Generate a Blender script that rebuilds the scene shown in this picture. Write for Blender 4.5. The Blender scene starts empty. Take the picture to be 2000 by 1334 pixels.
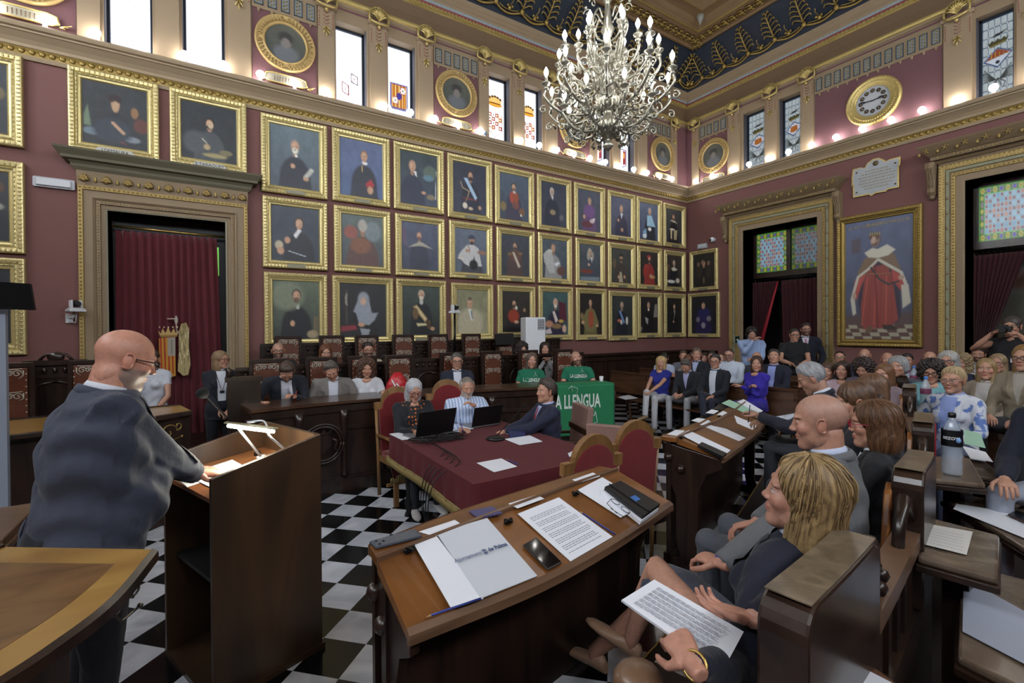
import bpy, bmesh, math, random
import numpy as np
from mathutils import Vector, Matrix, Euler
from mathutils.bvhtree import BVHTree
PI = math.pi
random.seed(7)
rs = np.random.RandomState(11)
SC = bpy.context.scene
COL = SC.collection
CAMF, YAW, PITCH, ROLL, CY, CAMH = 908.8, .5654, -.0083, -.0063, -16.07, 1.83
_f = np.array([math.sin(YAW)*math.cos(PITCH), math.cos(YAW)*math.cos(PITCH), math.sin(PITCH)])
_r0 = np.array([math.cos(YAW), -math.sin(YAW), 0.])
_u0 = np.cross(_r0, _f)
_r = _r0*math.cos(ROLL)+_u0*math.sin(ROLL)
_u = -_r0*math.sin(ROLL)+_u0*math.cos(ROLL)
cam = bpy.data.cameras.new('camera'); camo = bpy.data.objects.new('camera', cam); COL.objects.link(camo)
cam.sensor_width = 36; cam.lens = CAMF*36/2000; cam.shift_y = CY/2000*1.0
cam.clip_start = .05
M = Matrix(((_r[0], _u[0], -_f[0], 0), (_r[1], _u[1], -_f[1], 0), (_r[2], _u[2], -_f[2], CAMH), (0, 0, 0, 1)))
camo.matrix_world = M
SC.camera = camo
W = bpy.data.worlds.new('world'); SC.world = W; W.use_nodes = True
W.node_tree.nodes['Background'].inputs[0].default_value = (.75, .85, 1, 1)
W.node_tree.nodes['Background'].inputs[1].default_value = .6
SC.view_settings.view_transform = 'Standard'; SC.view_settings.look = 'None'
SC.view_settings.gamma = 1; SC.view_settings.use_curve_mapping = False
SC.view_settings.exposure = 1.12
SC.cycles.max_bounces = 6; SC.cycles.diffuse_bounces = 3; SC.cycles.glossy_bounces = 3
SC.cycles.transparent_max_bounces = 8; SC.cycles.transmission_bounces = 6
SC.cycles.caustics_reflective = False; SC.cycles.caustics_refractive = False
SC.cycles.sample_clamp_indirect = 4
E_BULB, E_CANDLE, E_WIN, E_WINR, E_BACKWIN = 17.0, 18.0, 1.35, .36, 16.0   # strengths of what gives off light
D = 8.3; K = D/7.5; EX = 9.969*K; XB = -4.6; YN = -4.2   # painting wall y, right wall x, left end x, near wall y
def zs(z): return CAMH+(z-CAMH)*K
def ray(px, py):
    a = (px-1000)/CAMF; b = (py-667-CY)/CAMF
    return _f+_r*a-_u*b
def atz(px, py, z=0.):
    d = ray(px, py); t = (z-CAMH)/d[2]; return Vector((d[0]*t, d[1]*t, z))
def aty(px, py, y):
    d = ray(px, py); t = y/d[1]; return Vector((d[0]*t, y, CAMH+d[2]*t))
def atx(px, py, x):
    d = ray(px, py); t = x/d[0]; return Vector((x, d[1]*t, CAMH+d[2]*t))
def atd(px, py, dep):
    d = ray(px, py); return Vector((d[0]*dep, d[1]*dep, CAMH+d[2]*dep))
def at_line(px, p, q):
    "point of the vertical plane through p and q seen in pixel column px (at mid height)"
    d = ray(px, 640); n = (-(q[1]-p[1]), q[0]-p[0]); t = (p[0]*n[0]+p[1]*n[1])/(d[0]*n[0]+d[1]*n[1])
    return Vector((d[0]*t, d[1]*t, 0))
def lin(c):
    return tuple(x/12.92 if x <= .04045 else ((x+.055)/1.055)**2.4 for x in c)
def hx(s):
    s = s.lstrip('#'); return lin(tuple(int(s[i:i+2], 16)/255 for i in (0, 2, 4)))
MATS = {}
def mat(name, col, rough=.6, metal=0., noise=None, bump=None, spec=None, sheen=0, alpha=None, emit=None, coat=0):
    if name in MATS: return MATS[name]
    m = bpy.data.materials.new(name); m.use_nodes = True; N = m.node_tree.nodes; L = m.node_tree.links
    b = N['Principled BSDF']
    c = hx(col) if isinstance(col, str) else col
    b.inputs['Base Color'].default_value = (*c, 1); b.inputs['Roughness'].default_value = rough
    b.inputs['Metallic'].default_value = metal
    if spec is not None: b.inputs['Specular IOR Level'].default_value = spec
    if sheen: b.inputs['Sheen Weight'].default_value = sheen; b.inputs['Sheen Roughness'].default_value = .4
    if coat: b.inputs['Coat Weight'].default_value = coat; b.inputs['Coat Roughness'].default_value = .12
    if emit:
        b.inputs['Emission Color'].default_value = (*emit[0], 1); b.inputs['Emission Strength'].default_value = emit[1]
    tc = None
    if noise or bump:
        tc = N.new('ShaderNodeTexCoord')
    if noise:
        n = N.new('ShaderNodeTexNoise'); n.inputs['Scale'].default_value = noise[0]; n.inputs['Detail'].default_value = 5
        L.new(tc.outputs['Object'], n.inputs['Vector'])
        mx = N.new('ShaderNodeMix'); mx.data_type = 'RGBA'
        a = noise[1]
        mx.inputs['A'].default_value = (*[max(0, x*(1-a)) for x in c], 1); mx.inputs['B'].default_value = (*[min(1, x*(1+a)) for x in c], 1)
        L.new(n.outputs['Fac'], mx.inputs['Factor']); L.new(mx.outputs['Result'], b.inputs['Base Color'])
    if bump:
        n = N.new('ShaderNodeTexNoise'); n.inputs['Scale'].default_value = bump[0]; n.inputs['Detail'].default_value = 3
        L.new(tc.outputs['Object'], n.inputs['Vector'])
        bp = N.new('ShaderNodeBump'); bp.inputs['Strength'].default_value = bump[1]; bp.inputs['Distance'].default_value = bump[2] if len(bump) > 2 else .01
        L.new(n.outputs['Fac'], bp.inputs['Height']); L.new(bp.outputs['Normal'], b.inputs['Normal'])
    MATS[name] = m; return m
def wood(name, c1, c2, rough=.35, scale=6, stretch=(1, 1, 8), coat=0.0, bump=.15):
    if name in MATS: return MATS[name]
    m = bpy.data.materials.new(name); m.use_nodes = True; N = m.node_tree.nodes; L = m.node_tree.links
    b = N['Principled BSDF']; b.inputs['Roughness'].default_value = rough
    if coat: b.inputs['Coat Weight'].default_value = coat; b.inputs['Coat Roughness'].default_value = .15
    tc = N.new('ShaderNodeTexCoord'); mp = N.new('ShaderNodeMapping')
    mp.inputs['Scale'].default_value = tuple(scale/s for s in stretch)
    L.new(tc.outputs['Object'], mp.inputs['Vector'])
    n = N.new('ShaderNodeTexNoise'); n.inputs['Scale'].default_value = 1.6; n.inputs['Detail'].default_value = 6; n.inputs['Distortion'].default_value = 1.4
    L.new(mp.outputs['Vector'], n.inputs['Vector'])
    r = N.new('ShaderNodeValToRGB'); r.color_ramp.elements[0].position = .33; r.color_ramp.elements[1].position = .68
    r.color_ramp.elements[0].color = (*hx(c1), 1); r.color_ramp.elements[1].color = (*hx(c2), 1)
    L.new(n.outputs['Fac'], r.inputs['Fac']); L.new(r.outputs['Color'], b.inputs['Base Color'])
    if bump:
        bp = N.new('ShaderNodeBump'); bp.inputs['Strength'].default_value = bump; bp.inputs['Distance'].default_value = .003
        L.new(n.outputs['Fac'], bp.inputs['Height']); L.new(bp.outputs['Normal'], b.inputs['Normal'])
    MATS[name] = m; return m
def vmat(name, rough=.5, emit=0., noise=0, bump=None, spec=None, sheen=0, coat=0):
    "colour taken from the mesh's own colour attribute"
    if name in MATS: return MATS[name]
    m = bpy.data.materials.new(name); m.use_nodes = True; N = m.node_tree.nodes; L = m.node_tree.links
    b = N['Principled BSDF']; b.inputs['Roughness'].default_value = rough
    if spec is not None: b.inputs['Specular IOR Level'].default_value = spec
    if sheen: b.inputs['Sheen Weight'].default_value = sheen
    if coat: b.inputs['Coat Weight'].default_value = coat; b.inputs['Coat Roughness'].default_value = .1
    a = N.new('ShaderNodeAttribute'); a.attribute_name = 'Col'
    src = a.outputs['Color']
    if noise:
        tc = N.new('ShaderNodeTexCoord'); n = N.new('ShaderNodeTexNoise'); n.inputs['Scale'].default_value = noise; n.inputs['Detail'].default_value = 4
        L.new(tc.outputs['Object'], n.inputs['Vector'])
        mr = N.new('ShaderNodeMapRange'); mr.inputs['To Min'].default_value = .72; mr.inputs['To Max'].default_value = 1.28
        L.new(n.outputs['Fac'], mr.inputs['Value'])
        vm = N.new('ShaderNodeVectorMath'); vm.operation = 'SCALE'
        L.new(src, vm.inputs[0]); L.new(mr.outputs['Result'], vm.inputs['Scale']); src = vm.outputs['Vector']
    if emit:
        b.inputs['Base Color'].default_value = (.02, .02, .02, 1)
        L.new(src, b.inputs['Emission Color']); b.inputs['Emission Strength'].default_value = emit
    else: L.new(src, b.inputs['Base Color'])
    if bump:
        tc = N.new('ShaderNodeTexCoord'); n = N.new('ShaderNodeTexNoise'); n.inputs['Scale'].default_value = bump[0]
        L.new(tc.outputs['Object'], n.inputs['Vector'])
        bp = N.new('ShaderNodeBump'); bp.inputs['Strength'].default_value = bump[1]; bp.inputs['Distance'].default_value = .01
        L.new(n.outputs['Fac'], bp.inputs['Height']); L.new(bp.outputs['Normal'], b.inputs['Normal'])
    MATS[name] = m; return m
GOLD = mat('gilded wood', '#c6b070', .38, .55, noise=(40, .35), bump=(60, .35, .006))
GOLDD = mat('old gilding', '#9a8248', .45, .6, noise=(40, .4), bump=(60, .4, .006))
RED = mat('red wall paint', '#78504c', .72, noise=(2.5, .07), bump=(300, .06, .002))
OCHRE = mat('ochre paint', '#927e64', .65, noise=(5, .08))
OCHRE2 = mat('light ochre paint', '#a08c70', .6, noise=(5, .08))
STONE = mat('grey ochre moulding', '#857055', .6, noise=(9, .12))
BROWN = mat('brown frieze paint', '#6a543c', .7, noise=(3, .08))
NAVY = mat('deep blue cove paint', '#16212f', .6, noise=(3, .1))
DWOOD = wood('dark carved walnut', '#1a110d', '#34231b', .32, 5, coat=.2)
DWOODX = wood('dark walnut laid lengthwise', '#1a110d', '#36251c', .3, 5, (8, 1, 1), coat=.25)
MWOOD = wood('worn walnut edge', '#4e3526', '#7d6049', .36, 5, (8, 8, 1), coat=.2)
TOPW = wood('honey veneer', '#5c3719', '#85562c', .28, 2.6, (5, 1.4, 1), coat=.35, bump=.05)
TOPL = wood('light veneer', '#8a6432', '#a98548', .28, 2.6, (5, 1.4, 1), coat=.35, bump=.05)
LECT = wood('mahogany veneer', '#2c2017', '#46311f', .38, 2.2, (1, 1, 6), coat=.1, bump=.05)
OAK = wood('oak chair wood', '#6b4a2a', '#8f6a41', .4, 5)
REDV = mat('red velvet', '#6f1219', .85, sheen=.6, noise=(18, .25))
CURT = mat('crimson velvet curtain', '#5a1a24', .9, sheen=.5, noise=(8, .25))
CURTD = mat('dark red curtain', '#3a0f16', .92, sheen=.3, noise=(8, .25))
LEATH = mat('brown embossed leather', '#5a2f1c', .42, noise=(25, .3), bump=(45, .5, .006))
LEATHB = mat('beige leather', '#8a6d64', .5, noise=(20, .1), bump=(90, .2, .004))
BLACK = mat('black plastic', '#0d0d10', .4)
BLACKM = mat('black metal', '#151517', .35, .6)
WHITE = mat('white plastic', '#d5d8dc', .4)
PAPER = mat('white paper', '#dfe2ea', .7)
CARD = mat('warm white card', '#d8d6d0', .7)
CHROME = mat('polished chrome', '#cfd2d6', .12, 1)
SILVER = mat('silver white metal', '#a9a698', .3, .75)
BRASS = mat('aged brass', '#b79a5c', .3, .9)
TOPD = mat('dull black metal', '#08080a', .5)
def V3(*a): return Vector(a)
class MB:
    def __init__(s): s.v = []; s.f = []; s.m = []; s.c = 0; s.sm = []; s.smooth = True
    def addf(s, faces, base, smooth=None):
        for f in faces:
            s.f.append(tuple(base+i for i in f)); s.m.append(s.c); s.sm.append(s.smooth if smooth is None else smooth)
    def add(s, vs, fs, smooth=None):
        b = len(s.v); s.v.extend([tuple(v) for v in vs]); s.addf(fs, b, smooth); return s
    def box(s, x0, x1, y0, y1, z0, z1):
        return s.hexa([(x0, y0, z0), (x1, y0, z0), (x1, y1, z0), (x0, y1, z0), (x0, y0, z1), (x1, y0, z1), (x1, y1, z1), (x0, y1, z1)])
    def hexa(s, p):
        return s.add(p, [(0, 3, 2, 1), (4, 5, 6, 7), (0, 1, 5, 4), (1, 2, 6, 5), (2, 3, 7, 6), (3, 0, 4, 7)], False)
    def obox(s, c, sz, rz=0, R=None):
        m = R if R is not None else Matrix.Rotation(rz, 3, 'Z'); c = Vector(c); h = Vector(sz)/2
        return s.hexa([c+m@Vector((sx*h.x, sy*h.y, sz_*h.z)) for sz_ in (-1, 1) for sx, sy in ((-1, -1), (1, -1), (1, 1), (-1, 1))])
    def loft(s, rings, caps=True, close=True, smooth=True):
        b = len(s.v); n = len(rings[0])
        for r in rings: s.v.extend([tuple(p) for p in r])
        fs = []
        for i in range(len(rings)-1):
            for j in range(n if close else n-1):
                k = (j+1) % n
                fs.append((i*n+j, i*n+k, (i+1)*n+k, (i+1)*n+j))
        s.addf(fs, b, smooth)
        if caps and close:
            s.addf([tuple(reversed(range(n))), tuple(range((len(rings)-1)*n, len(rings)*n))], b, False)
        return s
    def tube(s, pts, r, n=8, caps=True, flat=None):
        pts = [Vector(p) for p in pts]; rr = r if isinstance(r, (list, tuple)) else [r]*len(pts)
        rings = []; up = None
        for i, p in enumerate(pts):
            a = pts[max(i-1, 0)]; b = pts[min(i+1, len(pts)-1)]
            t = (b-a); t = t.normalized() if t.length > 1e-9 else Vector((0, 0, 1))
            if up is None: up = Vector((0, 0, 1)) if abs(t.z) < .9 else Vector((0, 1, 0))
            x = up.cross(t)
            if x.length < 1e-6: x = Vector((1, 0, 0)).cross(t)
            x.normalize(); y = t.cross(x); up = y
            q = rr[i]; qa, qb = q if isinstance(q, (tuple, list)) else (q, q)
            rings.append([p+x*math.cos(2*PI*k/n)*qa+y*math.sin(2*PI*k/n)*qb for k in range(n)])
        return s.loft(rings, caps)
    def lathe(s, prof, c=(0, 0, 0), n=16, R=None, caps=True):
        c = Vector(c); m = R if R is not None else Matrix.Identity(3)
        return s.loft([[c+m@Vector((r*math.cos(2*PI*k/n), r*math.sin(2*PI*k/n), z)) for k in range(n)] for r, z in prof], caps)
    def ell(s, c, r, n=10, m=6, R=None):
        r = (r, r, r) if not isinstance(r, (tuple, list)) else r; Mx = R if R is not None else Matrix.Identity(3); c = Vector(c)
        rings = []
        for i in range(m+1):
            t = PI*(i/m) if 0 < i < m else (.04 if i == 0 else PI-.04)
            rings.append([c+Mx@Vector((r[0]*math.sin(t)*math.cos(2*PI*k/n), r[1]*math.sin(t)*math.sin(2*PI*k/n), -r[2]*math.cos(t))) for k in range(n)])
        return s.loft(rings)
    def prism(s, poly, fn, d0, d1):
        "poly of (a,b) turned into points by fn(a,b,d) and extruded from d0 to d1"
        n = len(poly); b = len(s.v)
        s.v.extend([tuple(fn(a, c, d0)) for a, c in poly]); s.v.extend([tuple(fn(a, c, d1)) for a, c in poly])
        s.addf([tuple(range(n)), tuple(reversed(range(n, 2*n)))]+[(i, (i+1) % n, n+(i+1) % n, n+i) for i in range(n)], b, False)
        return s
    def build(s, name, mats, parent=None, world=False, bevel=0, fix=True, sharp=40):
        me = bpy.data.meshes.new(name); vs = s.v
        if world and parent is not None:
            inv = wm(parent).inverted(); vs = [tuple(inv@Vector(v)) for v in vs]
        me.from_pydata(vs, [], s.f)
        mats = mats if isinstance(mats, (list, tuple)) else [mats]
        for m in mats: me.materials.append(m)
        me.polygons.foreach_set('material_index', s.m); me.polygons.foreach_set('use_smooth', s.sm)
        if fix:
            bm = bmesh.new(); bm.from_mesh(me); bmesh.ops.recalc_face_normals(bm, faces=bm.faces); bm.to_mesh(me); bm.free()
        me.update()
        o = bpy.data.objects.new(name, me); COL.objects.link(o)
        if parent is not None: o.parent = parent
        if bevel:
            b = o.modifiers.new('edge', 'BEVEL'); b.width = bevel; b.segments = 2; b.limit_method = 'ANGLE'; b.angle_limit = math.radians(40)
        return o
def wm(o):
    m = o.matrix_basis.copy()
    while o.parent is not None:
        o = o.parent; m = o.matrix_basis@m
    return m
def tag(o, label, cat, group=None, kind=None):
    if label: o['label'] = label
    if cat: o['category'] = cat
    if group: o['group'] = group
    if kind: o['kind'] = kind
    return o
def thing(name, label, cat, loc=(0, 0, 0), rz=0, group=None):
    o = bpy.data.objects.new(name, None); COL.objects.link(o); o.empty_display_size = .05
    o.location = loc; o.rotation_euler = (0, 0, rz); return tag(o, label, cat, group)
def struct(o): o['kind'] = 'structure'; return o
def copy_tree(o, parent=None):
    c = o.copy(); COL.objects.link(c)
    if parent is not None: c.parent = parent
    for ch in [x for x in KIDS.get(o.name, [])] or list(o.children):
        copy_tree(ch, c)
    return c
KIDS = {}
def text_mesh(body, size, fn, depth=.0015, sx=1., align='CENTER', bold=0):
    "lettering as mesh verts/faces mapped by fn(a,b,d)"
    cu = bpy.data.curves.new('t', 'FONT'); cu.body = body; cu.size = size; cu.extrude = depth/2; cu.align_x = align; cu.align_y = 'CENTER'
    cu.resolution_u = 2; cu.offset = bold
    o = bpy.data.objects.new('t', cu); COL.objects.link(o)
    dg = bpy.context.evaluated_depsgraph_get(); me = bpy.data.meshes.new_from_object(o.evaluated_get(dg))
    vs = [tuple(fn(v.co.x*sx, v.co.y, v.co.z)) for v in me.vertices]; fs = [tuple(p.vertices) for p in me.polygons]
    bpy.data.objects.remove(o); bpy.data.curves.remove(cu); bpy.data.meshes.remove(me)
    return vs, fs
def add_text(mb, *a, **k):
    vs, fs = text_mesh(*a, **k); mb.add(vs, fs, False); return mb
def pic_grid(name, fn, nu, nv, img, material, parent=None, world=True, thick=0):
    "fn(a,b) -> point, a 0..1 left to right, b 0..1 top to bottom; img (nv,nu,3) linear"
    vs = [tuple(fn(i/(nu-1), j/(nv-1))) for j in range(nv) for i in range(nu)]
    fs = [(j*nu+i, (j+1)*nu+i, (j+1)*nu+i+1, j*nu+i+1) for j in range(nv-1) for i in range(nu-1)]
    if world and parent is not None:
        inv = wm(parent).inverted(); vs = [tuple(inv@Vector(v)) for v in vs]
    me = bpy.data.meshes.new(name); me.from_pydata(vs, [], fs); me.materials.append(material)
    at = me.color_attributes.new('Col', 'FLOAT_COLOR', 'POINT')
    arr = np.ones((nu*nv, 4), np.float32); arr[:, :3] = np.clip(img.reshape(-1, 3), 0, 4); at.data.foreach_set('color', arr.ravel())
    me.update(); o = bpy.data.objects.new(name, me); COL.objects.link(o)
    if parent is not None: o.parent = parent
    return o
class Img:
    "small painter working in 0..1 coordinates, b down"
    def __init__(s, nu, nv, bg, bg2=None, asp=None):
        s.nu, s.nv = nu, nv; a = np.linspace(0, 1, nu); b = np.linspace(0, 1, nv); s.A, s.B = np.meshgrid(a, b)
        s.asp = asp if asp else nv/nu
        c1 = np.array(hx(bg)); c2 = np.array(hx(bg2 or bg)); t = s.B[..., None]
        s.im = c1*(1-t)+c2*t
    def mix(s, mask, col):
        c = np.array(hx(col) if isinstance(col, str) else col); s.im = s.im*(1-mask[..., None])+c*mask[..., None]; return s
    def ell(s, x, y, rx, ry, col, soft=.25, rot=0, op=1.):
        dx = s.A-x; dy = (s.B-y)*s.asp; ry = ry*s.asp; c, n = math.cos(rot), math.sin(rot)
        u = (dx*c+dy*n)/rx; v = (-dx*n+dy*c)/ry; r = np.sqrt(u*u+v*v)
        return s.mix(np.clip((1-r)/max(soft, 1e-3)+.5, 0, 1)*op, col)
    def poly(s, pts, col, op=1., soft=0.012):
        P = np.array(pts, float); n = len(P); ins = np.zeros(s.A.shape, bool); dm = np.full(s.A.shape, 9.)
        for i in range(n):
            x1, y1 = P[i]; x2, y2 = P[(i+1) % n]
            cond = ((y1 > s.B) != (y2 > s.B)); xi = (x2-x1)*(s.B-y1)/((y2-y1) if abs(y2-y1) > 1e-9 else 1e-9)+x1
            ins ^= cond & (s.A < xi)
            ex, ey = x2-x1, y2-y1; L2 = ex*ex+ey*ey+1e-12; t = np.clip(((s.A-x1)*ex+(s.B-y1)*ey)/L2, 0, 1)
            dm = np.minimum(dm, np.hypot(s.A-x1-t*ex, s.B-y1-t*ey))
        sd = np.where(ins, dm, -dm); return s.mix(np.clip(sd/soft+.5, 0, 1)*op, col)
    def line(s, pts, w, col, op=1.):
        dm = np.full(s.A.shape, 9.)
        for (x1, y1), (x2, y2) in zip(pts[:-1], pts[1:]):
            ex, ey = x2-x1, (y2-y1)*s.asp; L2 = ex*ex+ey*ey+1e-12; dx = s.A-x1; dy = (s.B-y1)*s.asp
            t = np.clip((dx*ex+dy*ey)/L2, 0, 1); dm = np.minimum(dm, np.hypot(dx-t*ex, dy-t*ey))
        return s.mix(np.clip((w-dm)/(w*.6)+.5, 0, 1)*op, col)
    def noise(s, amt=.12, sc=6):
        g = rs.rand(sc*2, sc*2); y = s.B*(sc*2-1.01); x = s.A*(sc*2-1.01); i = y.astype(int); j = x.astype(int); fy = y-i; fx = x-j
        n = g[i, j]*(1-fy)*(1-fx)+g[i, j+1]*(1-fy)*fx+g[i+1, j]*fy*(1-fx)+g[i+1, j+1]*fy*fx
        s.im = s.im*(1+amt*(2*n-1))[..., None]; return s
# ================================================================ the room
def L0(u, v, d=0): return Vector((u*K, D-d, zs(v)))
def R0(u, v, d=0): return Vector((EX-d, u*K, zs(v)))
def LP(u, v, d): s = (D-d)/D; return Vector((u*K*s, D-d, CAMH+(v-CAMH)*K*s))
def RP(u, v, d): s = (EX-d)/EX; return Vector((EX-d, u*K*s, CAMH+(v-CAMH)*K*s))
ZC = zs(8.27)
fm = bpy.data.materials.new('diagonal marble checker'); fm.use_nodes = True
N = fm.node_tree.nodes; Lk = fm.node_tree.links; pb = N['Principled BSDF']
tc = N.new('ShaderNodeTexCoord'); mp = N.new('ShaderNodeMapping'); mp.vector_type = 'POINT'
s_ = 1/.2756; a_ = math.radians(45)
mp.inputs['Rotation'].default_value = (0, 0, a_); mp.inputs['Scale'].default_value = (s_, s_, 1)
p0 = (.717*s_, 3.129*s_)
mp.inputs['Location'].default_value = (-(p0[0]*math.cos(a_)-p0[1]*math.sin(a_)), -(p0[0]*math.sin(a_)+p0[1]*math.cos(a_)), .5)
Lk.new(tc.outputs['Object'], mp.inputs['Vector'])
ck = N.new('ShaderNodeTexChecker'); ck.inputs['Scale'].default_value = 1; ck.inputs['Color1'].default_value = (*hx('#d6dae2'), 1); ck.inputs['Color2'].default_value = (*hx('#0f1012'), 1)
Lk.new(mp.outputs['Vector'], ck.inputs['Vector'])
nz = N.new('ShaderNodeTexNoise'); nz.inputs['Scale'].default_value = 3.2; nz.inputs['Detail'].default_value = 8; nz.inputs['Distortion'].default_value = 1.2
Lk.new(tc.outputs['Object'], nz.inputs['Vector'])
rp = N.new('ShaderNodeValToRGB'); rp.color_ramp.elements[0].position = .3; rp.color_ramp.elements[0].color = (.62, .64, .68, 1); rp.color_ramp.elements[1].position = .62; rp.color_ramp.elements[1].color = (1, 1, 1, 1)
Lk.new(nz.outputs['Fac'], rp.inputs['Fac'])
mx = N.new('ShaderNodeMix'); mx.data_type = 'RGBA'; mx.blend_type = 'MULTIPLY'; mx.inputs['Factor'].default_value = 1
Lk.new(ck.outputs['Color'], mx.inputs['A']); Lk.new(rp.outputs['Color'], mx.inputs['B']); Lk.new(mx.outputs['Result'], pb.inputs['Base Color'])
pb.inputs['Roughness'].default_value = .16
m = MB(); m.box(XB-.5, EX+2.2, YN-.5, D+1.2, -.2, 0); struct(m.build('floor', fm))
def wall_cells(mb, P, u0, u1, v0, v1, holes, th=.5, mi=0):
    us = sorted({u0, u1, *[h[0] for h in holes], *[h[1] for h in holes]}); us = [u for u in us if u0 <= u <= u1]
    vs = sorted({v0, v1, *[h[2] for h in holes], *[h[3] for h in holes]}); vs = [v for v in vs if v0 <= v <= v1]
    mb.c = mi
    for i in range(len(us)-1):
        run = None
        for j in range(len(vs)-1):
            cu, cv = (us[i]+us[i+1])/2, (vs[j]+vs[j+1])/2
            solid = not any(h[0] < cu < h[1] and h[2] < cv < h[3] for h in holes)
            if solid: run = (run[0] if run else vs[j], vs[j+1])
            if (not solid or j == len(vs)-2) and run:
                a, b = us[i], us[i+1]; c, d = run
                mb.hexa([P(a, c, 0), P(b, c, 0), P(b, c, -th), P(a, c, -th), P(a, d, 0), P(b, d, 0), P(b, d, -th), P(a, d, -th)]); run = None
Z0 = CAMH-CAMH/K     # measured height of the floor
XBu, YNu = XB/K, YN/K
MED_L = [-1.80, .885, 3.61, 6.30, 9.02]
WIN_L = []
for i, c in enumerate(MED_L):
    if i < 4:
        WIN_L += [(c+.70, c+1.17), (c+1.50, c+1.97)]
WIN_L = [(-1.13, -.655), (-.345, .135), (1.585, 2.06), (2.40, 2.87), (4.29, 4.755), (5.085, 5.51), (6.965, 7.35), (7.66, 8.12)]
WIN_R = [(5.55, 6.03), (4.82, 5.245), (1.845, 2.255), (1.12, 1.54), (-1.5, -1.04), (-2.25, -1.79)]
DOOR_L = (-1.117, .113, Z0, 3.32)
DOOR_R1 = (4.50, 6.03, Z0, 4.0); DOOR_R2 = (.86, 2.37, Z0, 4.12)
WV = (5.315, 6.60)
mb = MB(); wall_cells(mb, L0, XBu-.4, 9.969+.4, Z0, 5.1, [DOOR_L], .5, 0)
wall_cells(mb, L0, XBu-.4, 9.969+.4, 5.1, 8.3, [(a, b, *WV) for a, b in WIN_L], .5, 1)
struct(mb.build('wall_left', [RED, OCHRE]))
mb = MB(); wall_cells(mb, R0, YNu-.4, 7.5, Z0, 5.1, [DOOR_R1, DOOR_R2], .5, 0)
wall_cells(mb, R0, YNu-.4, 7.5, 5.1, 8.3, [(a, b, *WV) for a, b in WIN_R], .5, 1)
struct(mb.build('wall_right', [RED, OCHRE]))
def B0(u, v, d=0): return Vector((XB+d, u*K, zs(v)))
def N0(u, v, d=0): return Vector((u*K, YN+d, zs(v)))
WIN_B = [(-2.4+1.15*i, -1.9+1.15*i) for i in range(8)]; WIN_N = [(-2.6+1.35*i, -2.1+1.35*i) for i in range(9)]
mb = MB(); wall_cells(mb, B0, YNu-.4, 7.9, Z0, 5.1, [], .4, 0); wall_cells(mb, B0, YNu-.4, 7.9, 5.1, 8.3, [(a, b, *WV) for a, b in WIN_B], .4, 1)
struct(mb.build('wall_back', [RED, OCHRE]))
mb = MB(); wall_cells(mb, N0, XBu-.4, 10.3, Z0, 5.1, [], .4, 0); wall_cells(mb, N0, XBu-.4, 10.3, 5.1, 8.3, [(a, b, *WV) for a, b in WIN_N], .4, 1)
struct(mb.build('wall_near', [RED, OCHRE]))
def ring(mb, prof, sides=(0, 1, 2, 3)):
    "prof: (inset, z) in metres, swept round the four walls with mitred corners"
    def cs(d): return [(XB+d, YN+d), (EX-d, YN+d), (EX-d, D-d), (XB+d, D-d)]
    for s in sides:
        for (d0, z0), (d1, z1) in zip(prof[:-1], prof[1:]):
            a, b = cs(d0)[s], cs(d0)[(s+1) % 4]; c, e = cs(d1)[(s+1) % 4], cs(d1)[s]
            mb.add([(*a, z0), (*b, z0), (*c, z1), (*e, z1)], [(0, 1, 2, 3)], False)
def walls_along(step, d, z, u_from=None):
    "points along the painting wall and the right wall at inset d"
    out = []
    n = int((EX-XB-2*d)/step)
    for i in range(n+1): out.append((Vector((EX-d-i*step, D-d, z)), Vector((-1, 0, 0)), Vector((0, -1, 0))))
    n = int((D-YN-2*d)/step)
    for i in range(n+1): out.append((Vector((EX-d, D-d-i*step, z)), Vector((0, -1, 0)), Vector((-1, 0, 0))))
    return out
tn = [0]
def trim(mb, mats, **k):
    tn[0] += 1; return struct(mb.build('trim_%d' % tn[0], mats, fix=k.pop('fix', True), **k))
zz = zs
mb = MB(); mb.c = 0
ring(mb, [(0, zz(4.95)), (.03, zz(4.95)), (.045, zz(4.99)), (.045, zz(5.0))])
ring(mb, [(.03, zz(5.075)), (.05, zz(5.085)), (.05, zz(5.12)), (.08, zz(5.16)), (.14, zz(5.215)), (.155, zz(5.22)), (.155, zz(5.24)), (.185, zz(5.25)), (.20, zz(5.28)), (.20, zz(5.295))])
mb.c = 1; ring(mb, [(.20, zz(5.295)), (.19, zz(5.305)), (-.2, zz(5.31))])
mb.c = 2; ring(mb, [(.045, zz(4.995)), (.055, zz(5.03)), (.04, zz(5.08))])
for p, t, n in walls_along(.095, .055, zz(5.035)):
    mb.ell(p, (.036, .014, .034) if abs(t.x) > .5 else (.014, .036, .034), 6, 4)
trim(mb, [OCHRE2, BROWN, GOLDD], fix=False)
mb = MB(); mb.c = 0
ring(mb, [(0, zz(6.83)), (.02, zz(6.84)), (.02, zz(6.88))])
mb.c = 1; ring(mb, [(.02, zz(6.88)), (.05, zz(6.89)), (.055, zz(6.92)), (.05, zz(6.95)), (.01, zz(6.955))])
mb.c = 2; ring(mb, [(.01, zz(6.955)), (.015, zz(7.1)), (.05, zz(7.26))])
mb.c = 1; ring(mb, [(.05, zz(7.26)), (.08, zz(7.27)), (.08, zz(7.33))])
mb.c = 4; ring(mb, [(.08, zz(7.33)), (.09, zz(7.35)), (.10, zz(7.365))])
mb.c = 5; ring(mb, [(.10, zz(7.365)), (.12, zz(7.40))])
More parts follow.
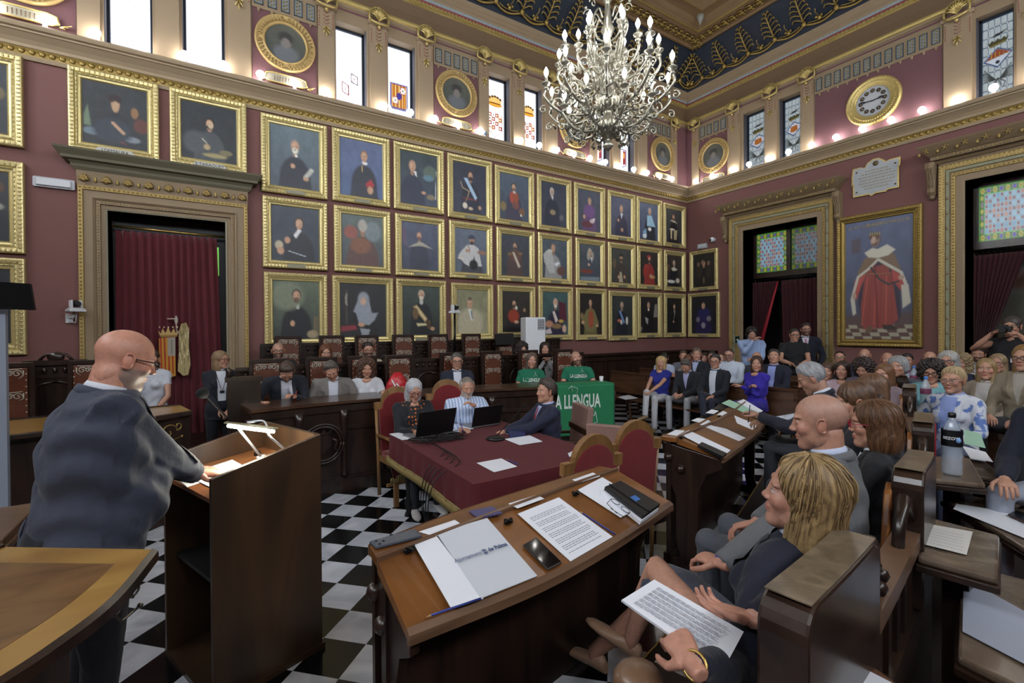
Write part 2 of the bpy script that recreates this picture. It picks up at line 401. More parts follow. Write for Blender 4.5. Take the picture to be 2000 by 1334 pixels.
mb.c = 0; ring(mb, [(.12, zz(7.40)), (.125, zz(7.45)), (.14, zz(7.455)), (.14, zz(7.52)), (.16, zz(7.53)), (.165, zz(7.60)), (.17, zz(7.612))])
mb.c = 1
for p, t, n in walls_along(.075, .085, zz(7.30)):
    e = .018; a = p+t*e+n*.02; b = p-t*e+n*.02; h = Vector((0, 0, .03)); o = -n*.03
    mb.hexa([b-h, a-h, a-h+o, b-h+o, b+h, a+h, a+h+o, b+h+o])
mb.c = 5
for p, t, n in walls_along(.06, .12, zz(7.385)):
    mb.ell(p, .014, 5, 3)
trim(mb, [OCHRE, GOLD, BROWN, NAVY, mat('dull red line', '#7c3a38', .6), mat('pale blue bead', '#8f9ca0', .5)], fix=False)
mb = MB(); ring(mb, [(.17, zz(7.612)), (.42, zz(7.86)), (.62, zz(8.08)), (.73, ZC)]); trim(mb, NAVY, fix=False)
def cove(w):
    pr = [(0, .17, zz(7.612)), (.35, .42, zz(7.86)), (.7, .62, zz(8.08)), (1, .73, ZC)]
    for (a, d0, z0), (b, d1, z1) in zip(pr[:-1], pr[1:]):
        if w <= b: t = (w-a)/(b-a); return d0+(d1-d0)*t, z0+(z1-z0)*t
    return pr[-1][1:]
def palmettes(P, ulist):
    mb = MB()
    def pt(u, w, off=.02):
        d, z = cove(min(max(w, 0), 1)); return P(u, z-off*.7, d+off*.7)
    for u in ulist:
        s = .31
        mb.tube([pt(u, .16, .03), pt(u, .45, .07), pt(u+.01, .70, .06), pt(u+.02, .86, .03)], [.022, .017, .012, .005], 6)
        for k in range(6):
            w = .24+.105*k; L = (.19, .20, .185, .15, .105, .06)[k]
            for sg in (-1, 1):
                mb.tube([pt(u, w, .05), pt(u+sg*L*.5, w+.07, .055), pt(u+sg*L*.9, w+.085, .05), pt(u+sg*L, w+.045, .07)], [.010, .014, .015, .012], 5)
        mb.ell(pt(u, .18, .05), (.05, .05, .06), 7, 5)
        n = 8
        mb.tube([pt(u+s*2*i/n, .16-.085*math.sin(PI*i/n), .04) for i in range(n+1)], .021, 6)
        mb.tube([pt(u+s*2*i/n, .20-.07*math.sin(PI*i/n), .05) for i in range(1, n)], .011, 5)
        mb.ell(pt(u+s, .17, .07), (.04, .04, .055), 6, 5); mb.ell(pt(u+s+.05, .20, .08), .028, 6, 4); mb.ell(pt(u+s-.05, .20, .08), .028, 6, 4)
        mb.tube([pt(u+s, .18, .06), pt(u+s+.04, .30, .08), pt(u+s+.02, .36, .09)], [.012, .009, .012], 5)
    return mb
trim(palmettes(lambda u, z, d: Vector((u, D-d, z)), [EX-.72-.62*i for i in range(15)]), GOLDD, fix=False)
trim(palmettes(lambda u, z, d: Vector((EX-d, u, z)), [D-.72-.62*i for i in range(14)]), GOLDD, fix=False)
mb = MB(); zc = ZC
mb.c = 0
ring(mb, [(.73, zc), (.73, zc-.06), (.80, zc-.075), (.84, zc-.03), (1.16, zc-.03), (1.18, zc-.07), (1.26, zc-.07), (1.30, zc+.04), (1.42, zc+.10), (1.52, zc+.10)])
mb.c = 2; ring(mb, [(1.265, zc-.065), (1.275, zc-.075), (1.29, zc-.04)])
mb.c = 1; mb.box(XB-.4, EX+.4, YN-.4, D+.4, zc+.55, zc+.7)
cell = 1.62; gx = [EX-1.52-cell*i for i in range(8)]; gy = [D-1.52-cell*i for i in range(7)]
for i in range(7):
    for j in range(6):
        x1, x0, y1, y0 = gx[i], gx[i+1], gy[j], gy[j+1]
        if x0 < XB+1.2 or y0 < YN+1.2: pass
        def fr(a, z): return [(x0+a, y0+a, z), (x1-a, y0+a, z), (x1-a, y1-a, z), (x0+a, y1-a, z)]
        st = [(0, zc+.10, 0), (.14, zc+.10, 0), (.16, zc+.06, 2), (.18, zc+.06, 2), (.2, zc+.12, 0), (.27, zc+.25, 0), (.42, zc+.25, 0), (.43, zc+.22, 2), (.46, zc+.22, 2), (.47, zc+.30, 0), (.5, zc+.42, 0), (.62, zc+.42, 3), (.8, zc+.42, 3)]
        for (a0, z0, c0), (a1, z1, c1) in zip(st[:-1], st[1:]):
            mb.c = c1; A = fr(a0, z0); B = fr(a1, z1)
            for q in range(4):
                mb.add([A[q], A[(q+1) % 4], B[(q+1) % 4], B[q]], [(0, 1, 2, 3)], False)
        mb.c = 4
        for sx, sy in ((x0+.0, y0+.0), (x1, y1), (x0, y1), (x1, y0)):
            mb.lathe([(.001, zc-.12), (.03, zc-.06), (.07, zc+.02), (.09, zc+.10)], (sx, sy, 0), 8)
        mb.c = 2; mb.ell(((x0+x1)/2, (y0+y1)/2, zc+.38), (.16, .16, .07), 10, 5)
CEILM = mat('brown ceiling paint', '#7b6243', .6, noise=(5, .12))
ce = mb.build('ceiling', [CEILM, BROWN, GOLDD, NAVY, mat('grey plaster drop', '#8c8a80', .6)], fix=False); struct(ce)
mb = MB()
for base, t, n in walls_along(.20, 1.0, zc-.05):
    o = t*.0; mb.ell(base, (.075, .05, .03) if abs(t.x) > .5 else (.05, .075, .03), 7, 4)
    for sg in (-1, 1):
        mb.tube([base+n*sg*.02, base+n*sg*.09+t*.05, base+n*sg*.11-t*.02, base+n*sg*.07-t*.05], [.02, .022, .018, .010], 5)
    mb.tube([base+t*.07, base+t*.12+n*.03], .02, 5)
for k in range(7):
    a = PI*(k/6)-PI/2+PI/4+PI/2; c0 = Vector((EX-1.0, D-1.0, zc-.05))
    mb.tube([c0+Vector((.10, .10, -.01)), c0+Vector((.10-.2*math.cos(a), .10-.2*math.sin(a), -.03))], [.012, .022], 5)
trim(mb, GOLDD, fix=False)
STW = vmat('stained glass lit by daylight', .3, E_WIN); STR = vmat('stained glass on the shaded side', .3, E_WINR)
LEAD = mat('dark window iron', '#1d2430', .5, .3)
SHADOWR = mat('shaded window reveal', '#4c4a50', .7)  # dark grey puts the shade of the window reveals into their colour
def crest_img(k):
    g = Img(46, 120, '#f2f6ff', asp=2.75)
    rows = 9
    for j in range(1, rows+12): g.line([(0, j/20), (1, j/20)], .007, '#9aa8c8', .6)
    for i in range(1, 6): g.line([(i/6, 0), (i/6, 1)], .008, '#8a9ac0', .65)
    for i in range(6):
        g.ell((i+.5)/6, .95, .07, .055, '#a9b9dd', .3, 0, .6)
    R_, Y_, B_ = '#a81c22', '#d89a1c', '#3d3f9c'
    if k == 0:
        g.line([(.25, .3), (.3, .38), (.3, .45), (.55, .5), (.72, .46), (.72, .3)], .008, '#b0645a'); g.poly([(.40, .24), (.47, .24), (.47, .42), (.40, .42)], '#caa07a', .6); g.line([(.2, .1), (.25, .3)], .006, '#c68a80')
        for q in range(3): g.line([(.45+q*.09, .3), (.45+q*.09, .42)], .01, '#b5743a', .7)
    elif k == 1:
        g.poly([(.3, .06), (.6, .09), (.62, .12), (.35, .08)], '#c0482e'); g.line([(.05, .3), (.2, .42), (.8, .52)], .006, '#b7706a')
        for q in range(3): g.line([(.36+q*.08, .5), (.36+q*.08, .6)], .014, '#c08a3a', .8)
    elif k == 2:
        for q in range(4): g.line([(.25+q*.07, .48), (.25+q*.07, .64)], .012, '#d88a7a', .8); g.line([(.62+q*.07, .68), (.62+q*.07, .84)], .012, '#d88a7a', .8)
        g.poly([(.56, .50), (.86, .54), (.86, .66), (.56, .63)], '#3a1c26'); g.poly([(.60, .52), (.82, .55), (.82, .645), (.60, .615)], '#f0e8f0')
        g.poly([(.22, .64), (.5, .68), (.5, .82), (.22, .78)], '#8e1c24'); g.poly([(.26, .66), (.46, .69), (.46, .80), (.26, .77)], '#f0e8f0')
        for a, b, c, d in ((.62, .53, .8, .64), (.62, .61, .8, .56), (.28, .68, .44, .79), (.28, .76, .44, .7)): g.line([(a, b), (c, d)], .012, '#5a2030')
        g.line([(.3, .33), (.7, .36)], .005, '#a0a0a8')
    elif k == 3:
        g.poly([(.12, .47), (.9, .47), (.9, .78), (.8, .84), (.2, .84), (.12, .78)], B_, .85)
        g.poly([(.19, .49), (.83, .49), (.83, .77), (.76, .81), (.25, .81), (.19, .77)], R_)
        for q in range(9): g.line([(.22+q*.075, .5), (.22+q*.075, .8)], .016, Y_ if q % 2 else '#f0c070')
        for (x, y) in ((.68, .56), (.36, .71)):
            g.poly([(x-.13, y-.05), (x+.13, y-.05), (x+.13, y+.05), (x-.13, y+.05)], R_); g.poly([(x-.1, y-.038), (x+.1, y-.038), (x+.1, y+.038), (x-.1, y+.038)], '#f3ead8')
            g.line([(x-.09, y-.03), (x+.09, y+.03)], .016, '#7a2030'); g.line([(x-.09, y+.03), (x+.09, y-.03)], .016, '#7a2030')
        g.ell(.52, .645, .10, .05, '#4a3fb8', .2)
        g.line([(.3, .42), (.42, .34), (.6, .36), (.62, .43), (.45, .47)], .012, '#8a8a90')
    elif k in (4, 5):
        g.poly([(.12, .50), (.88, .50), (.88, .78), (.5, .87), (.12, .78)], '#f4f0ea')
        for i in range(4):
            for j in range(5):
                x, y = .12+.19*i, .5+.065*j
                if j < 4 and (i+j) % 2 == 0: g.poly([(x, y), (x+.19, y), (x+.19, y+.065), (x, y+.065)], '#b8202c'); g.ell(x+.09, y+.033, .045, .014, '#f0e0c0', .3)
                elif j < 4 and i < 2: g.ell(x+.09, y+.033, .04, .014, '#2c1c24', .3)
        for q in range(6): g.line([(.54+q*.06, .52), (.54+q*.06, .63)], .013, Y_ if q % 2 else R_); g.line([(.15+q*.05, .72), (.15+q*.05, .82)], .013, Y_ if q % 2 else R_)
        g.line([(.12, .5), (.12, .78), (.5, .88), (.88, .78), (.88, .5)], .014, '#8a3c3c')
        g.ell(.5, .37, .40, .035, '#b87a1c', .2); g.poly([(.12, .29), (.3, .24), (.5, .22), (.7, .24), (.88, .29), (.8, .39), (.2, .39)], '#d89a2c', .9); g.line([(.2, .35), (.8, .35)], .02, '#7c2c10')
        for q in range(5): g.ell(.2+.15*q, .27-.03*math.sin(PI*q/4), .07, .02, '#6a5a2c', .3)
    else:
        g.poly([(.12, .5), (.88, .5), (.88, .8), (.5, .86), (.12, .8)], '#4a4aa8'); g.poly([(.19, .52), (.81, .52), (.81, .79), (.5, .84), (.19, .79)], '#f0e4e0')
        for q in range(4): g.line([(.24+q*.08, .53), (.24+q*.08, .8)], .02, '#a81c28')
        g.poly([(.58, .53), (.8, .53), (.8, .78), (.58, .8)], '#b83038'); g.ell(.66, .62, .06, .06, '#d8a050', .3)
        g.line([(.6, .28), (.68, .2), (.62, .14), (.55, .3), (.64, .42), (.5, .5)], .025, '#4f8f8a'); g.ell(.64, .17, .08, .04, '#e08a3c', .3)
    g.line([(0, 0), (1, 0), (1, 1), (0, 1), (0, 0)], .02, '#3a4658')
    lum = g.im@np.array([.25, .6, .15]); return g.im*np.clip(lum/.8, .02, 1)[..., None]**(.35, .35, .5, .8, .8, .8, .8, .8)[k]
def oct_img(k):
    g = Img(56, 150, '#aeb9bd', asp=2.85); lead = '#24405e'
    g.noise(.12, 8)
    for i in range(5):
        for j in range(9):
            cx = (i+.5)/5; cy = (j+.5)/9
            g.line([(cx-.06, cy-.052), (cx+.06, cy-.052), (cx+.1, cy-.03), (cx+.1, cy+.03), (cx+.06, cy+.052), (cx-.06, cy+.052), (cx-.1, cy+.03), (cx-.1, cy-.03), (cx-.06, cy-.052)], .009, lead, .8)
    gr = '#3e3c1c'
    g.poly([(.3, .235), (.45, .20), (.55, .20), (.85, .175), (.6, .225), (.5, .235)], '#161a20')
    g.poly([(.16, .285), (.24, .30), (.32, .27), (.40, .295), (.5, .265), (.6, .292), (.7, .262), (.76, .285), (.86, .27), (.76, .335), (.28, .36)], gr); g.line([(.28, .345), (.76, .322)], .016, '#8c7a2c')
    g.poly([(.5, .375), (.98, .475), (.5, .635), (.03, .515)], '#1f3f72'); g.poly([(.5, .395), (.92, .477), (.5, .612), (.1, .515)], '#c3ccd8')
    if k == 2:
        g.poly([(.5, .395), (.92, .477), (.1, .515)], '#8a3d22')
        for q in range(5): g.line([(.3+q*.13, .42+.01*q), (.3+q*.13, .50)], .012, '#b08a1c')
        g.ell(.5, .56, .07, .022, '#18222e', .2)
    else:
        g.poly([(.32, .46), (.68, .445), (.72, .53), (.5, .56), (.3, .545)], '#b06a1c')
        for q in range(4): g.line([(.38+q*.09, .46), (.38+q*.09, .55)], .014, '#7c2c18')
        for (x, y) in ((.5, .42), (.2, .51), (.8, .48), (.5, .59)): g.ell(x, y, .03, .01, '#9a3030', .3)
    leaf = '#1d2622'
    for q in range(9):
        a = -.5+q*.13
        g.line([(.45, .78), (.45-.42*math.cos(a*.8), .72-.16*math.sin(a)-.02)], .012, leaf); g.line([(.55, .78), (.55+.42*math.cos(a*.8), .72-.16*math.sin(a)-.02)], .012, leaf)
    g.line([(.3, .86), (.5, .76), (.75, .83), (.68, .88)], .016, leaf); g.line([(.62, .86), (.5, .77), (.38, .88)], .016, leaf)
    g.line([(0, 0), (1, 0), (1, 1), (0, 1), (0, 0)], .022, '#24405e')
    return g.im
wn = [0]
def window(P, a, b, img, m, flip):
    wn[0] += 1
    v0, v1 = WV; lo, hi = min(a, b), max(a, b); d = -.20
    fr = MB()
    def F(x, y, dd): return P(x, y, dd)
    w = .035
    for (x0, x1, y0, y1) in ((lo, lo+w, v0, v1), (hi-w, hi, v0, v1), (lo, hi, v0, v0+w), (lo, hi, v1-w, v1)):
        fr.hexa([F(x0, y0, d-.03), F(x1, y0, d-.03), F(x1, y0, d+.03), F(x0, y0, d+.03), F(x0, y1, d-.03), F(x1, y1, d-.03), F(x1, y1, d+.03), F(x0, y1, d+.03)])
    o = struct(fr.build('window_%d' % wn[0], LEAD))
    l, r = (lo+w, hi-w) if not flip else (hi-w, lo+w)
    nv, nu = img.shape[:2]
    pic_grid('stained_glass_pane', lambda s, t: P(l+(r-l)*s, v1-w-(v1-v0-2*w)*t, d), nu, nv, img, m, o)
    rv = MB()
    e = .0
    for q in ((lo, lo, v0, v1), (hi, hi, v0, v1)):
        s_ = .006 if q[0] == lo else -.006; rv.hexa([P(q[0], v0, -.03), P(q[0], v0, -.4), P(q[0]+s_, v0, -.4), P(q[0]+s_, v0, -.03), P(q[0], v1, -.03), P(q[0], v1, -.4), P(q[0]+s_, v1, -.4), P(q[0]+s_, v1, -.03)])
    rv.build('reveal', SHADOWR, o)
    return o
for k, (a, b) in enumerate(WIN_L): window(L0, a, b, crest_img(k), STW, False)
for k, (a, b) in enumerate(WIN_R): window(R0, a, b, oct_img(2 if k == 2 else 0), STR, True)
PLAIN = mat('daylight in plain glass', (.8, .85, .9), .3, emit=((.86, .93, 1), E_BACKWIN))
for P, ws in ((B0, WIN_B), (N0, WIN_N)):
    for a, b in ws:
        wn[0] += 1; mb = MB(); mb.hexa([P(a, WV[0], -.12), P(b, WV[0], -.12), P(b, WV[0], -.1), P(a, WV[0], -.1), P(a, WV[1], -.12), P(b, WV[1], -.12), P(b, WV[1], -.1), P(a, WV[1], -.1)])
        struct(mb.build('window_%d' % wn[0], PLAIN))
PILT = mat('pilaster paint', '#98846a', .62, noise=(6, .07))
def pilaster(P, a, b, side=1):
    mb = MB(); mb.c = 0; d = .045
    mb.hexa([P(a, 5.29, 0), P(b, 5.29, 0), P(b, 5.29, d), P(a, 5.29, d), P(a, 6.72, 0), P(b, 6.72, 0), P(b, 6.72, d), P(a, 6.72, d)])
    mb.c = 0; mb.hexa([P(a-.03, 6.70, 0), P(b+.03, 6.70, 0), P(b+.03, 6.70, d+.03), P(a-.03, 6.70, d+.03), P(a-.03, 6.75, 0), P(b+.03, 6.75, 0), P(b+.03, 6.75, d+.045), P(a-.03, 6.75, d+.045)])
    o = trim(mb, PILT, fix=True)
    c = (a+b)/2; sh = MB()
    for q in range(9):
        t = -1.25+2.5*q/8
        r = .135
        p0 = P(c, 6.76, d+.04); p1 = P(c+r*.6*math.sin(t), 6.78+r*.8*math.cos(t), d+.10); p2 = P(c+r*math.sin(t), 6.79+r*1.15*math.cos(t), d+.075)
        sh.tube([p0, p1, p2], [.012, .019, .013], 5)
    ringp = [P(c+.155*math.sin(t), 6.80+.16*math.cos(t), d+.05) for t in [-2.1+4.2*i/12 for i in range(13)]]
    sh.tube(ringp, .018, 5)
    sh.tube([P(c-.15, 6.74, d+.06), P(c-.08, 6.70, d+.09), P(c, 6.685, d+.1), P(c+.08, 6.70, d+.09), P(c+.15, 6.74, d+.06)], .02, 5)
    sh.ell(P(c, 6.66, d+.05), .03, 6, 4)
    sh.build('shell_ornament', GOLD, o, fix=False)
    lf = MB()
    for q, (x, y, l, an) in enumerate(((0, 6.36, .10, 0), (-.04, 6.38, .09, -.6), (.04, 6.38, .09, .6), (-.015, 6.40, .06, -1.2), (.015, 6.40, .06, 1.2))):
        lf.tube([P(c, y+.02, d+.01), P(c+l*.6*math.sin(an), y-l*.6*math.cos(an), d+.035), P(c+l*math.sin(an), y-l*math.cos(an), d+.02)], [.008, .014, .004], 5)
    lf.build('leaf_drop', GOLD, o, fix=False)
    bd = MB()
    for x in (a+.02, b-.02):
        for q in range(7): bd.ell(P(x, 6.42+.035*q, d), .012, 5, 3)
    for q in range(4):
        y = 6.46+.055*q
        bd.tube([P(c-.04, y+.03, d+.002), P(c, y, d+.004), P(c+.04, y+.03, d+.002)], .006, 4)
    bd.build('painted_beads', mat('worn red paint', '#8a4a40', .6), o, fix=False)
    return o
PIL_L = []
PIL_L = [(-.625, -.375), (.165, .44), (1.325, 1.56), (2.10, 2.37), (2.91, 3.17), (4.06, 4.265), (4.80, 5.055), (5.56, 5.86), (6.74, 6.93), (7.40, 7.62), (8.20, 8.49), (9.33, 9.55), (-1.37, -1.16), (-2.5, -2.24)]
for a, b in PIL_L: pilaster(L0, a, b)
PIL_R = [(6.10, 6.38), (5.28, 5.51), (4.56, 4.78), (2.29, 2.62), (1.58, 1.81), (.8, 1.08), (-.2, .05), (-1.0, -.75), (7.13, 7.33)]
for a, b in PIL_R: pilaster(R0, a, b)
PANR = mat('panel red paint', '#6e4a4e', .7, noise=(3, .06))
def panel(P, a, b, top=6.42):
    mb = MB(); mb.c = 0; mb.hexa([P(a, 5.29, 0), P(b, 5.29, 0), P(b, 5.29, .012), P(a, 5.29, .012), P(a, top, 0), P(b, top, 0), P(b, top, .012), P(a, top, .012)])
    mb.c = 1
    n = max(4, int(round((b-a)/.16))); w = (b-a)/n
    for i in range(n):
        c = a+w*(i+.5)
        mb.c = 1; mb.hexa([P(c-w*.5, top-.03, 0), P(c+w*.5, top-.03, 0), P(c+w*.5, top-.03, .03), P(c-w*.5, top-.03, .03), P(c-w*.5, top+.30, 0), P(c+w*.5, top+.30, 0), P(c+w*.5, top+.30, .03), P(c-w*.5, top+.30, .03)])
        mb.tube([P(c, top-.075, .012), P(c, top-.03, .02)], [.012, .03], 5)
        mb.c = 2
        x0, x1, y0, y1 = c-w*.34, c+w*.34, top+.02, top+.26
        for q in ((x0, x1, y0, y0+.012), (x0, x1, y1-.012, y1), (x0, x0+.012, y0, y1), (x1-.012, x1, y0, y1)):
            mb.hexa([P(q[0], q[2], .03), P(q[1], q[2], .03), P(q[1], q[2], .042), P(q[0], q[2], .042), P(q[0], q[3], .03), P(q[1], q[3], .03), P(q[1], q[3], .042), P(q[0], q[3], .042)])
        mb.c = 4; mb.hexa([P(x0, y0, .03), P(x1, y0, .03), P(x1, y0, .034), P(x0, y0, .034), P(x0, y1, .03), P(x1, y1, .03), P(x1, y1, .034), P(x0, y1, .034)])
        mb.c = 3
        for j in range(4):
            y = y0+.04+.052*j; mb.ell(P(c-.018, y, .035), .017, 5, 3); mb.ell(P(c+.018, y+.02, .035), .015, 5, 3)
    return trim(mb, [PANR, OCHRE, mat('grey blue outline', '#39474f', .6), GOLDD, mat('plaque ground', '#84898a', .6)])
PAN_L = [(.46, 1.31), (3.19, 4.05), (5.875, 6.73), (8.5, 9.32), (-2.23, -1.38)]
for a, b in PAN_L: panel(L0, a, b)
for a, b in ((6.4, 7.12), (2.64, 4.54), (.06, .79)): panel(R0, a, b)
mb = MB()
for P, a, b in ((L0, 9.56, 9.969), (R0, 7.34, 7.5), (L0, -3.9, -2.55)):
    mb.hexa([P(a, 5.29, 0), P(b, 5.29, 0), P(b, 5.29, .012), P(a, 5.29, .012), P(a, 6.78, 0), P(b, 6.78, 0), P(b, 6.78, .012), P(a, 6.78, .012)])
trim(mb, PANR)
mb = MB(); ring(mb, [(0, zz(6.78)), (.01, zz(6.78)), (.01, zz(6.81)), (0, zz(6.81))], (1, 2)); trim(mb, PANR, fix=False)
def panelling(name, P, a, b, top, d=.10, step=.55):
    mb = MB(); mb.c = 0
    def bx(x0, x1, y0, y1, d0, d1): mb.hexa([P(x0, y0, d0), P(x1, y0, d0), P(x1, y0, d1), P(x0, y0, d1), P(x0, y1, d0), P(x1, y1, d0), P(x1, y1, d1), P(x0, y1, d1)])
    bx(a, b, Z0, top, 0, d*.5); bx(a, b, top-.03, top+.02, 0, d*1.3); bx(a, b, top-.14, top-.10, 0, d); bx(a, b, Z0, Z0+.15, 0, d*1.2)
    n = max(1, int((b-a)/step)); w = (b-a)/n
    for i in range(n+1): x = a+w*i; bx(max(a, x-.03), min(b, x+.03), Z0, top, 0, d*.9)
    return struct(mb.build(name, DWOOD))
panelling('baseboard_left', L0, XBu, -1.40, 1.30); panelling('baseboard_left', L0, .40, 9.9, 1.28)
panelling('baseboard_right', R0, 6.66, 7.5, 1.28); panelling('baseboard_right', R0, 2.86, 4.18, 1.12); panelling('baseboard_right', R0, YNu, .36, 1.12)
# ================================================================ doors
VG = mat('worn gilding', '#a78f58', .5, .45, noise=(60, .3))
def surround(P, a, b, v1, w, prof, mb, v0=Z0):
    "prof: (t, d, material) from the opening edge outwards, mitred over the top"
    for (t0, d0, c0), (t1, d1, c1) in zip(prof[:-1], prof[1:]):
        mb.c = c1
        A = [(a-t0, v0), (a-t0, v1+t0), (b+t0, v1+t0), (b+t0, v0)]; B = [(a-t1, v0), (a-t1, v1+t1), (b+t1, v1+t1), (b+t1, v0)]
        for q in range(3):
            mb.add([P(*A[q], d0), P(*A[q+1], d0), P(*B[q+1], d1), P(*B[q], d1)], [(0, 1, 2, 3)], False)
def beads_round(P, a, b, v1, t, d, step, r, mb, v0=Z0+.1):
    v = v0
    while v < v1+t: mb.ell(P(a-t, v, d), r, 5, 3); mb.ell(P(b+t, v, d), r, 5, 3); v += step
    u = a-t+step
    while u < b+t: mb.ell(P(u, v1+t, d), r, 5, 3); u += step
def cornice(P, a, b, steps, mb):
    "steps: (z, overhang, d) ; blocks that grow outwards"
    for (z0, o0, d0), (z1, o1, d1) in zip(steps[:-1], steps[1:]):
        mb.hexa([P(a-o0, z0, 0), P(b+o0, z0, 0), P(b+o0, z0, d0), P(a-o0, z0, d0), P(a-o1, z1, 0), P(b+o1, z1, 0), P(b+o1, z1, d1), P(a-o1, z1, d1)])
def rosette(mb, P, u, v, r, d, n=9):
    for q in range(n):
        t = -1.5+3*q/(n-1)
        mb.tube([P(u, v-r*.5, d), P(u+r*.6*math.sin(t), v-r*.5+r*.75*math.cos(t)+.0, d+.02), P(u+r*math.sin(t), v-r*.5+r*1.3*math.cos(t), d+.005)], [.006, .012, .006], 4)
    mb.ell(P(u, v-r*.5, d+.01), .025, 6, 4)
mb = MB(); a, b, v1 = DOOR_L[0], DOOR_L[1], 3.32
surround(L0, a, b, v1, .27, [(0, -.3, 0), (0, .02, 0), (.02, .03, 2), (.03, .02, 0), (.06, .02, 0), (.065, .05, 0), (.10, .05, 0), (.105, .04, 0), (.11, .05, 0), (.13, .07, 0), (.135, .055, 0), (.215, .055, 0), (.22, .075, 1), (.262, .08, 1), (.265, 0, 0)], mb)
mb.c = 1; beads_round(L0, a, b, v1, .243, .085, .045, .012, mb); beads_round(L0, a, b, v1, .085, .055, .035, .010, mb)
d1 = struct(mb.build('door_1', [OCHRE, VG, mat('grey edge moulding', '#8b8672', .6)], fix=False))
mb = MB(); mb.c = 0; mb.hexa([L0(a-.27, 3.585, 0), L0(b+.27, 3.585, 0), L0(b+.27, 3.585, .06), L0(a-.27, 3.585, .06), L0(a-.27, 3.76, 0), L0(b+.27, 3.76, 0), L0(b+.27, 3.76, .10), L0(a-.27, 3.76, .10)])
mb.c = 1
for i in range(9):
    u = a-.2+(b-a+.40)*i/8; rosette(mb, L0, u, 3.675, .055, .09, 9)
    if i < 8: mb.ell(L0(u+(b-a+.4)/16, 3.66, .085), (.02, .015, .04), 6, 4)
mb.build('frieze', [OCHRE, VG], d1, world=True)
mb = MB(); mb.c = 0; cornice(L0, a-.27, b+.27, [(3.755, .01, .10), (3.79, .04, .13), (3.82, .045, .14), (3.85, .06, .17), (3.86, .11, .22), (3.89, .115, .23), (3.95, .17, .29), (3.97, .175, .30)], mb)
mb.build('cornice', mat('grey green cornice paint', '#716c58', .65, noise=(8, .1)), d1, world=True, fix=True)
mb = MB(); mb.hexa([L0(a, Z0, -.42), L0(b, Z0, -.42), L0(b, Z0, -.36), L0(a, Z0, -.36), L0(a, v1, -.42), L0(b, v1, -.42), L0(b, v1, -.36), L0(a, v1, -.36)])
dl = mb.build('door_leaf', mat('nearly black door paint', '#0e1013', .5), d1, world=True)
g = mat('green glass with light behind', (.02, .04, .02), .3, emit=(hx('#6fc04a'), .55))
mb = MB(); mb.hexa([L0(.0, 2.62, -.36), L0(.035, 2.62, -.36), L0(.035, 2.62, -.35), L0(.0, 2.62, -.35), L0(.0, 3.02, -.36), L0(.035, 3.02, -.36), L0(.035, 3.02, -.35), L0(.0, 3.02, -.35)]); mb.build('green_glass', g, dl, world=True)
mb = MB(); mb.tube([L0(a+.01, 3.17, -.2), L0(b-.01, 3.15, -.2)], .02, 8)
mb.build('curtain_rod', BRASS, d1, world=True)
def curtain(name, P, top, bot, v1, v0, d, folds, amp, m, nu=90, nv=26, hooks=True, shape=None):
    mb = MB(); vs = []
    for side in (0, 1):
        for j in range(nv):
            t = j/(nv-1)
            e0 = top[0]+(bot[0]-top[0])*t; e1 = top[1]+(bot[1]-top[1])*t
            if shape: e0, e1 = shape(t, e0, e1)
            for i in range(nu):
                s = i/(nu-1); ph = s*folds*2*PI
                w = math.sin(ph+.6*math.sin(3*t+s*9))+.35*math.sin(ph*2.1+1.3+t*2)
                am = amp*(.55+.45*t)*(1-.0*s)
                sag = .02*abs(math.sin(ph/2))*max(0, 1-t*8) if hooks else 0
                vs.append(P(e0+(e1-e0)*s, v1+(v0-v1)*t-sag, d+am*w+(.012 if side else 0)))
    n = nu*nv; fs = []
    for k in (0, 1):
        for j in range(nv-1):
            for i in range(nu-1):
                a = k*n+j*nu+i; f = (a, a+1, a+nu+1, a+nu); fs.append(f if k else tuple(reversed(f)))
    for j in range(nv-1):
        for i in (0, nu-1):
            a = j*nu+i; fs.append((a, a+nu, a+nu+n, a+n))
    for i in range(nu-1):
        for j in (0, nv-1):
            a = j*nu+i; fs.append((a, a+1, a+1+n, a+n))
    mb.add(vs, fs, True); return mb.build(name, m)
cu = tag(curtain('curtain', L0, (a+.05, b-.10), (a+.03, b-.03), 3.13, Z0+.01, -.17, 13, .035, CURT), 'crimson velvet curtain closed across the tall doorway behind the man at the lectern', 'curtain')
def arms():
    g = Img(60, 100, '#5a1a24', asp=1.75)
    g.poly([(.05, .38), (.52, .37), (.53, .98), (.36, .99), (.12, .92), (.05, .8)], '#b8862c')
    for q in range(4): g.line([(.10+q*.11, .39), (.12+q*.11, .93)], .022, '#9c2018')
    g.poly([(.30, .38), (.53, .37), (.53, .66), (.30, .66)], '#9c9488'); g.line([(.42, .42), (.42, .62)], .02, '#7c7668')
    g.poly([(.0, .24), (.1, .31), (.16, .22), (.24, .30), (.32, .20), (.40, .30), (.48, .22), (.55, .31), (.66, .24), (.57, .36), (.09, .36)], '#b89a60'); g.line([(.1, .345), (.56, .345)], .018, '#8a6a30')
    for q in range(5): g.ell(.07+.13*q, .21, .025, .016, '#d8c8a0', .3)
    g.line([(.3, .08), (.6, .08)], .02, '#a89a88'); g.ell(.56, .1, .05, .07, '#a8a298', .3); g.line([(.55, .14), (.58, .3)], .02, '#a89a88')
    g.poly([(.62, .30), (.70, .16), (.86, .14), (.95, .24), (.93, .5), (.98, .8), (.9, .97), (.74, .98), (.58, .9), (.62, .6)], '#ab9a6c')
    for q in range(26):
        x, y = .62+.3*random.random(), .2+.74*random.random(); g.line([(x, y), (x+.08*random.random()-.04, y+.09)], .012, random.choice(['#6e6242', '#d8caa0', '#857750']))
    g.ell(.80, .20, .07, .04, '#8a7a50', .3)
    return g
g = arms(); im = g.im
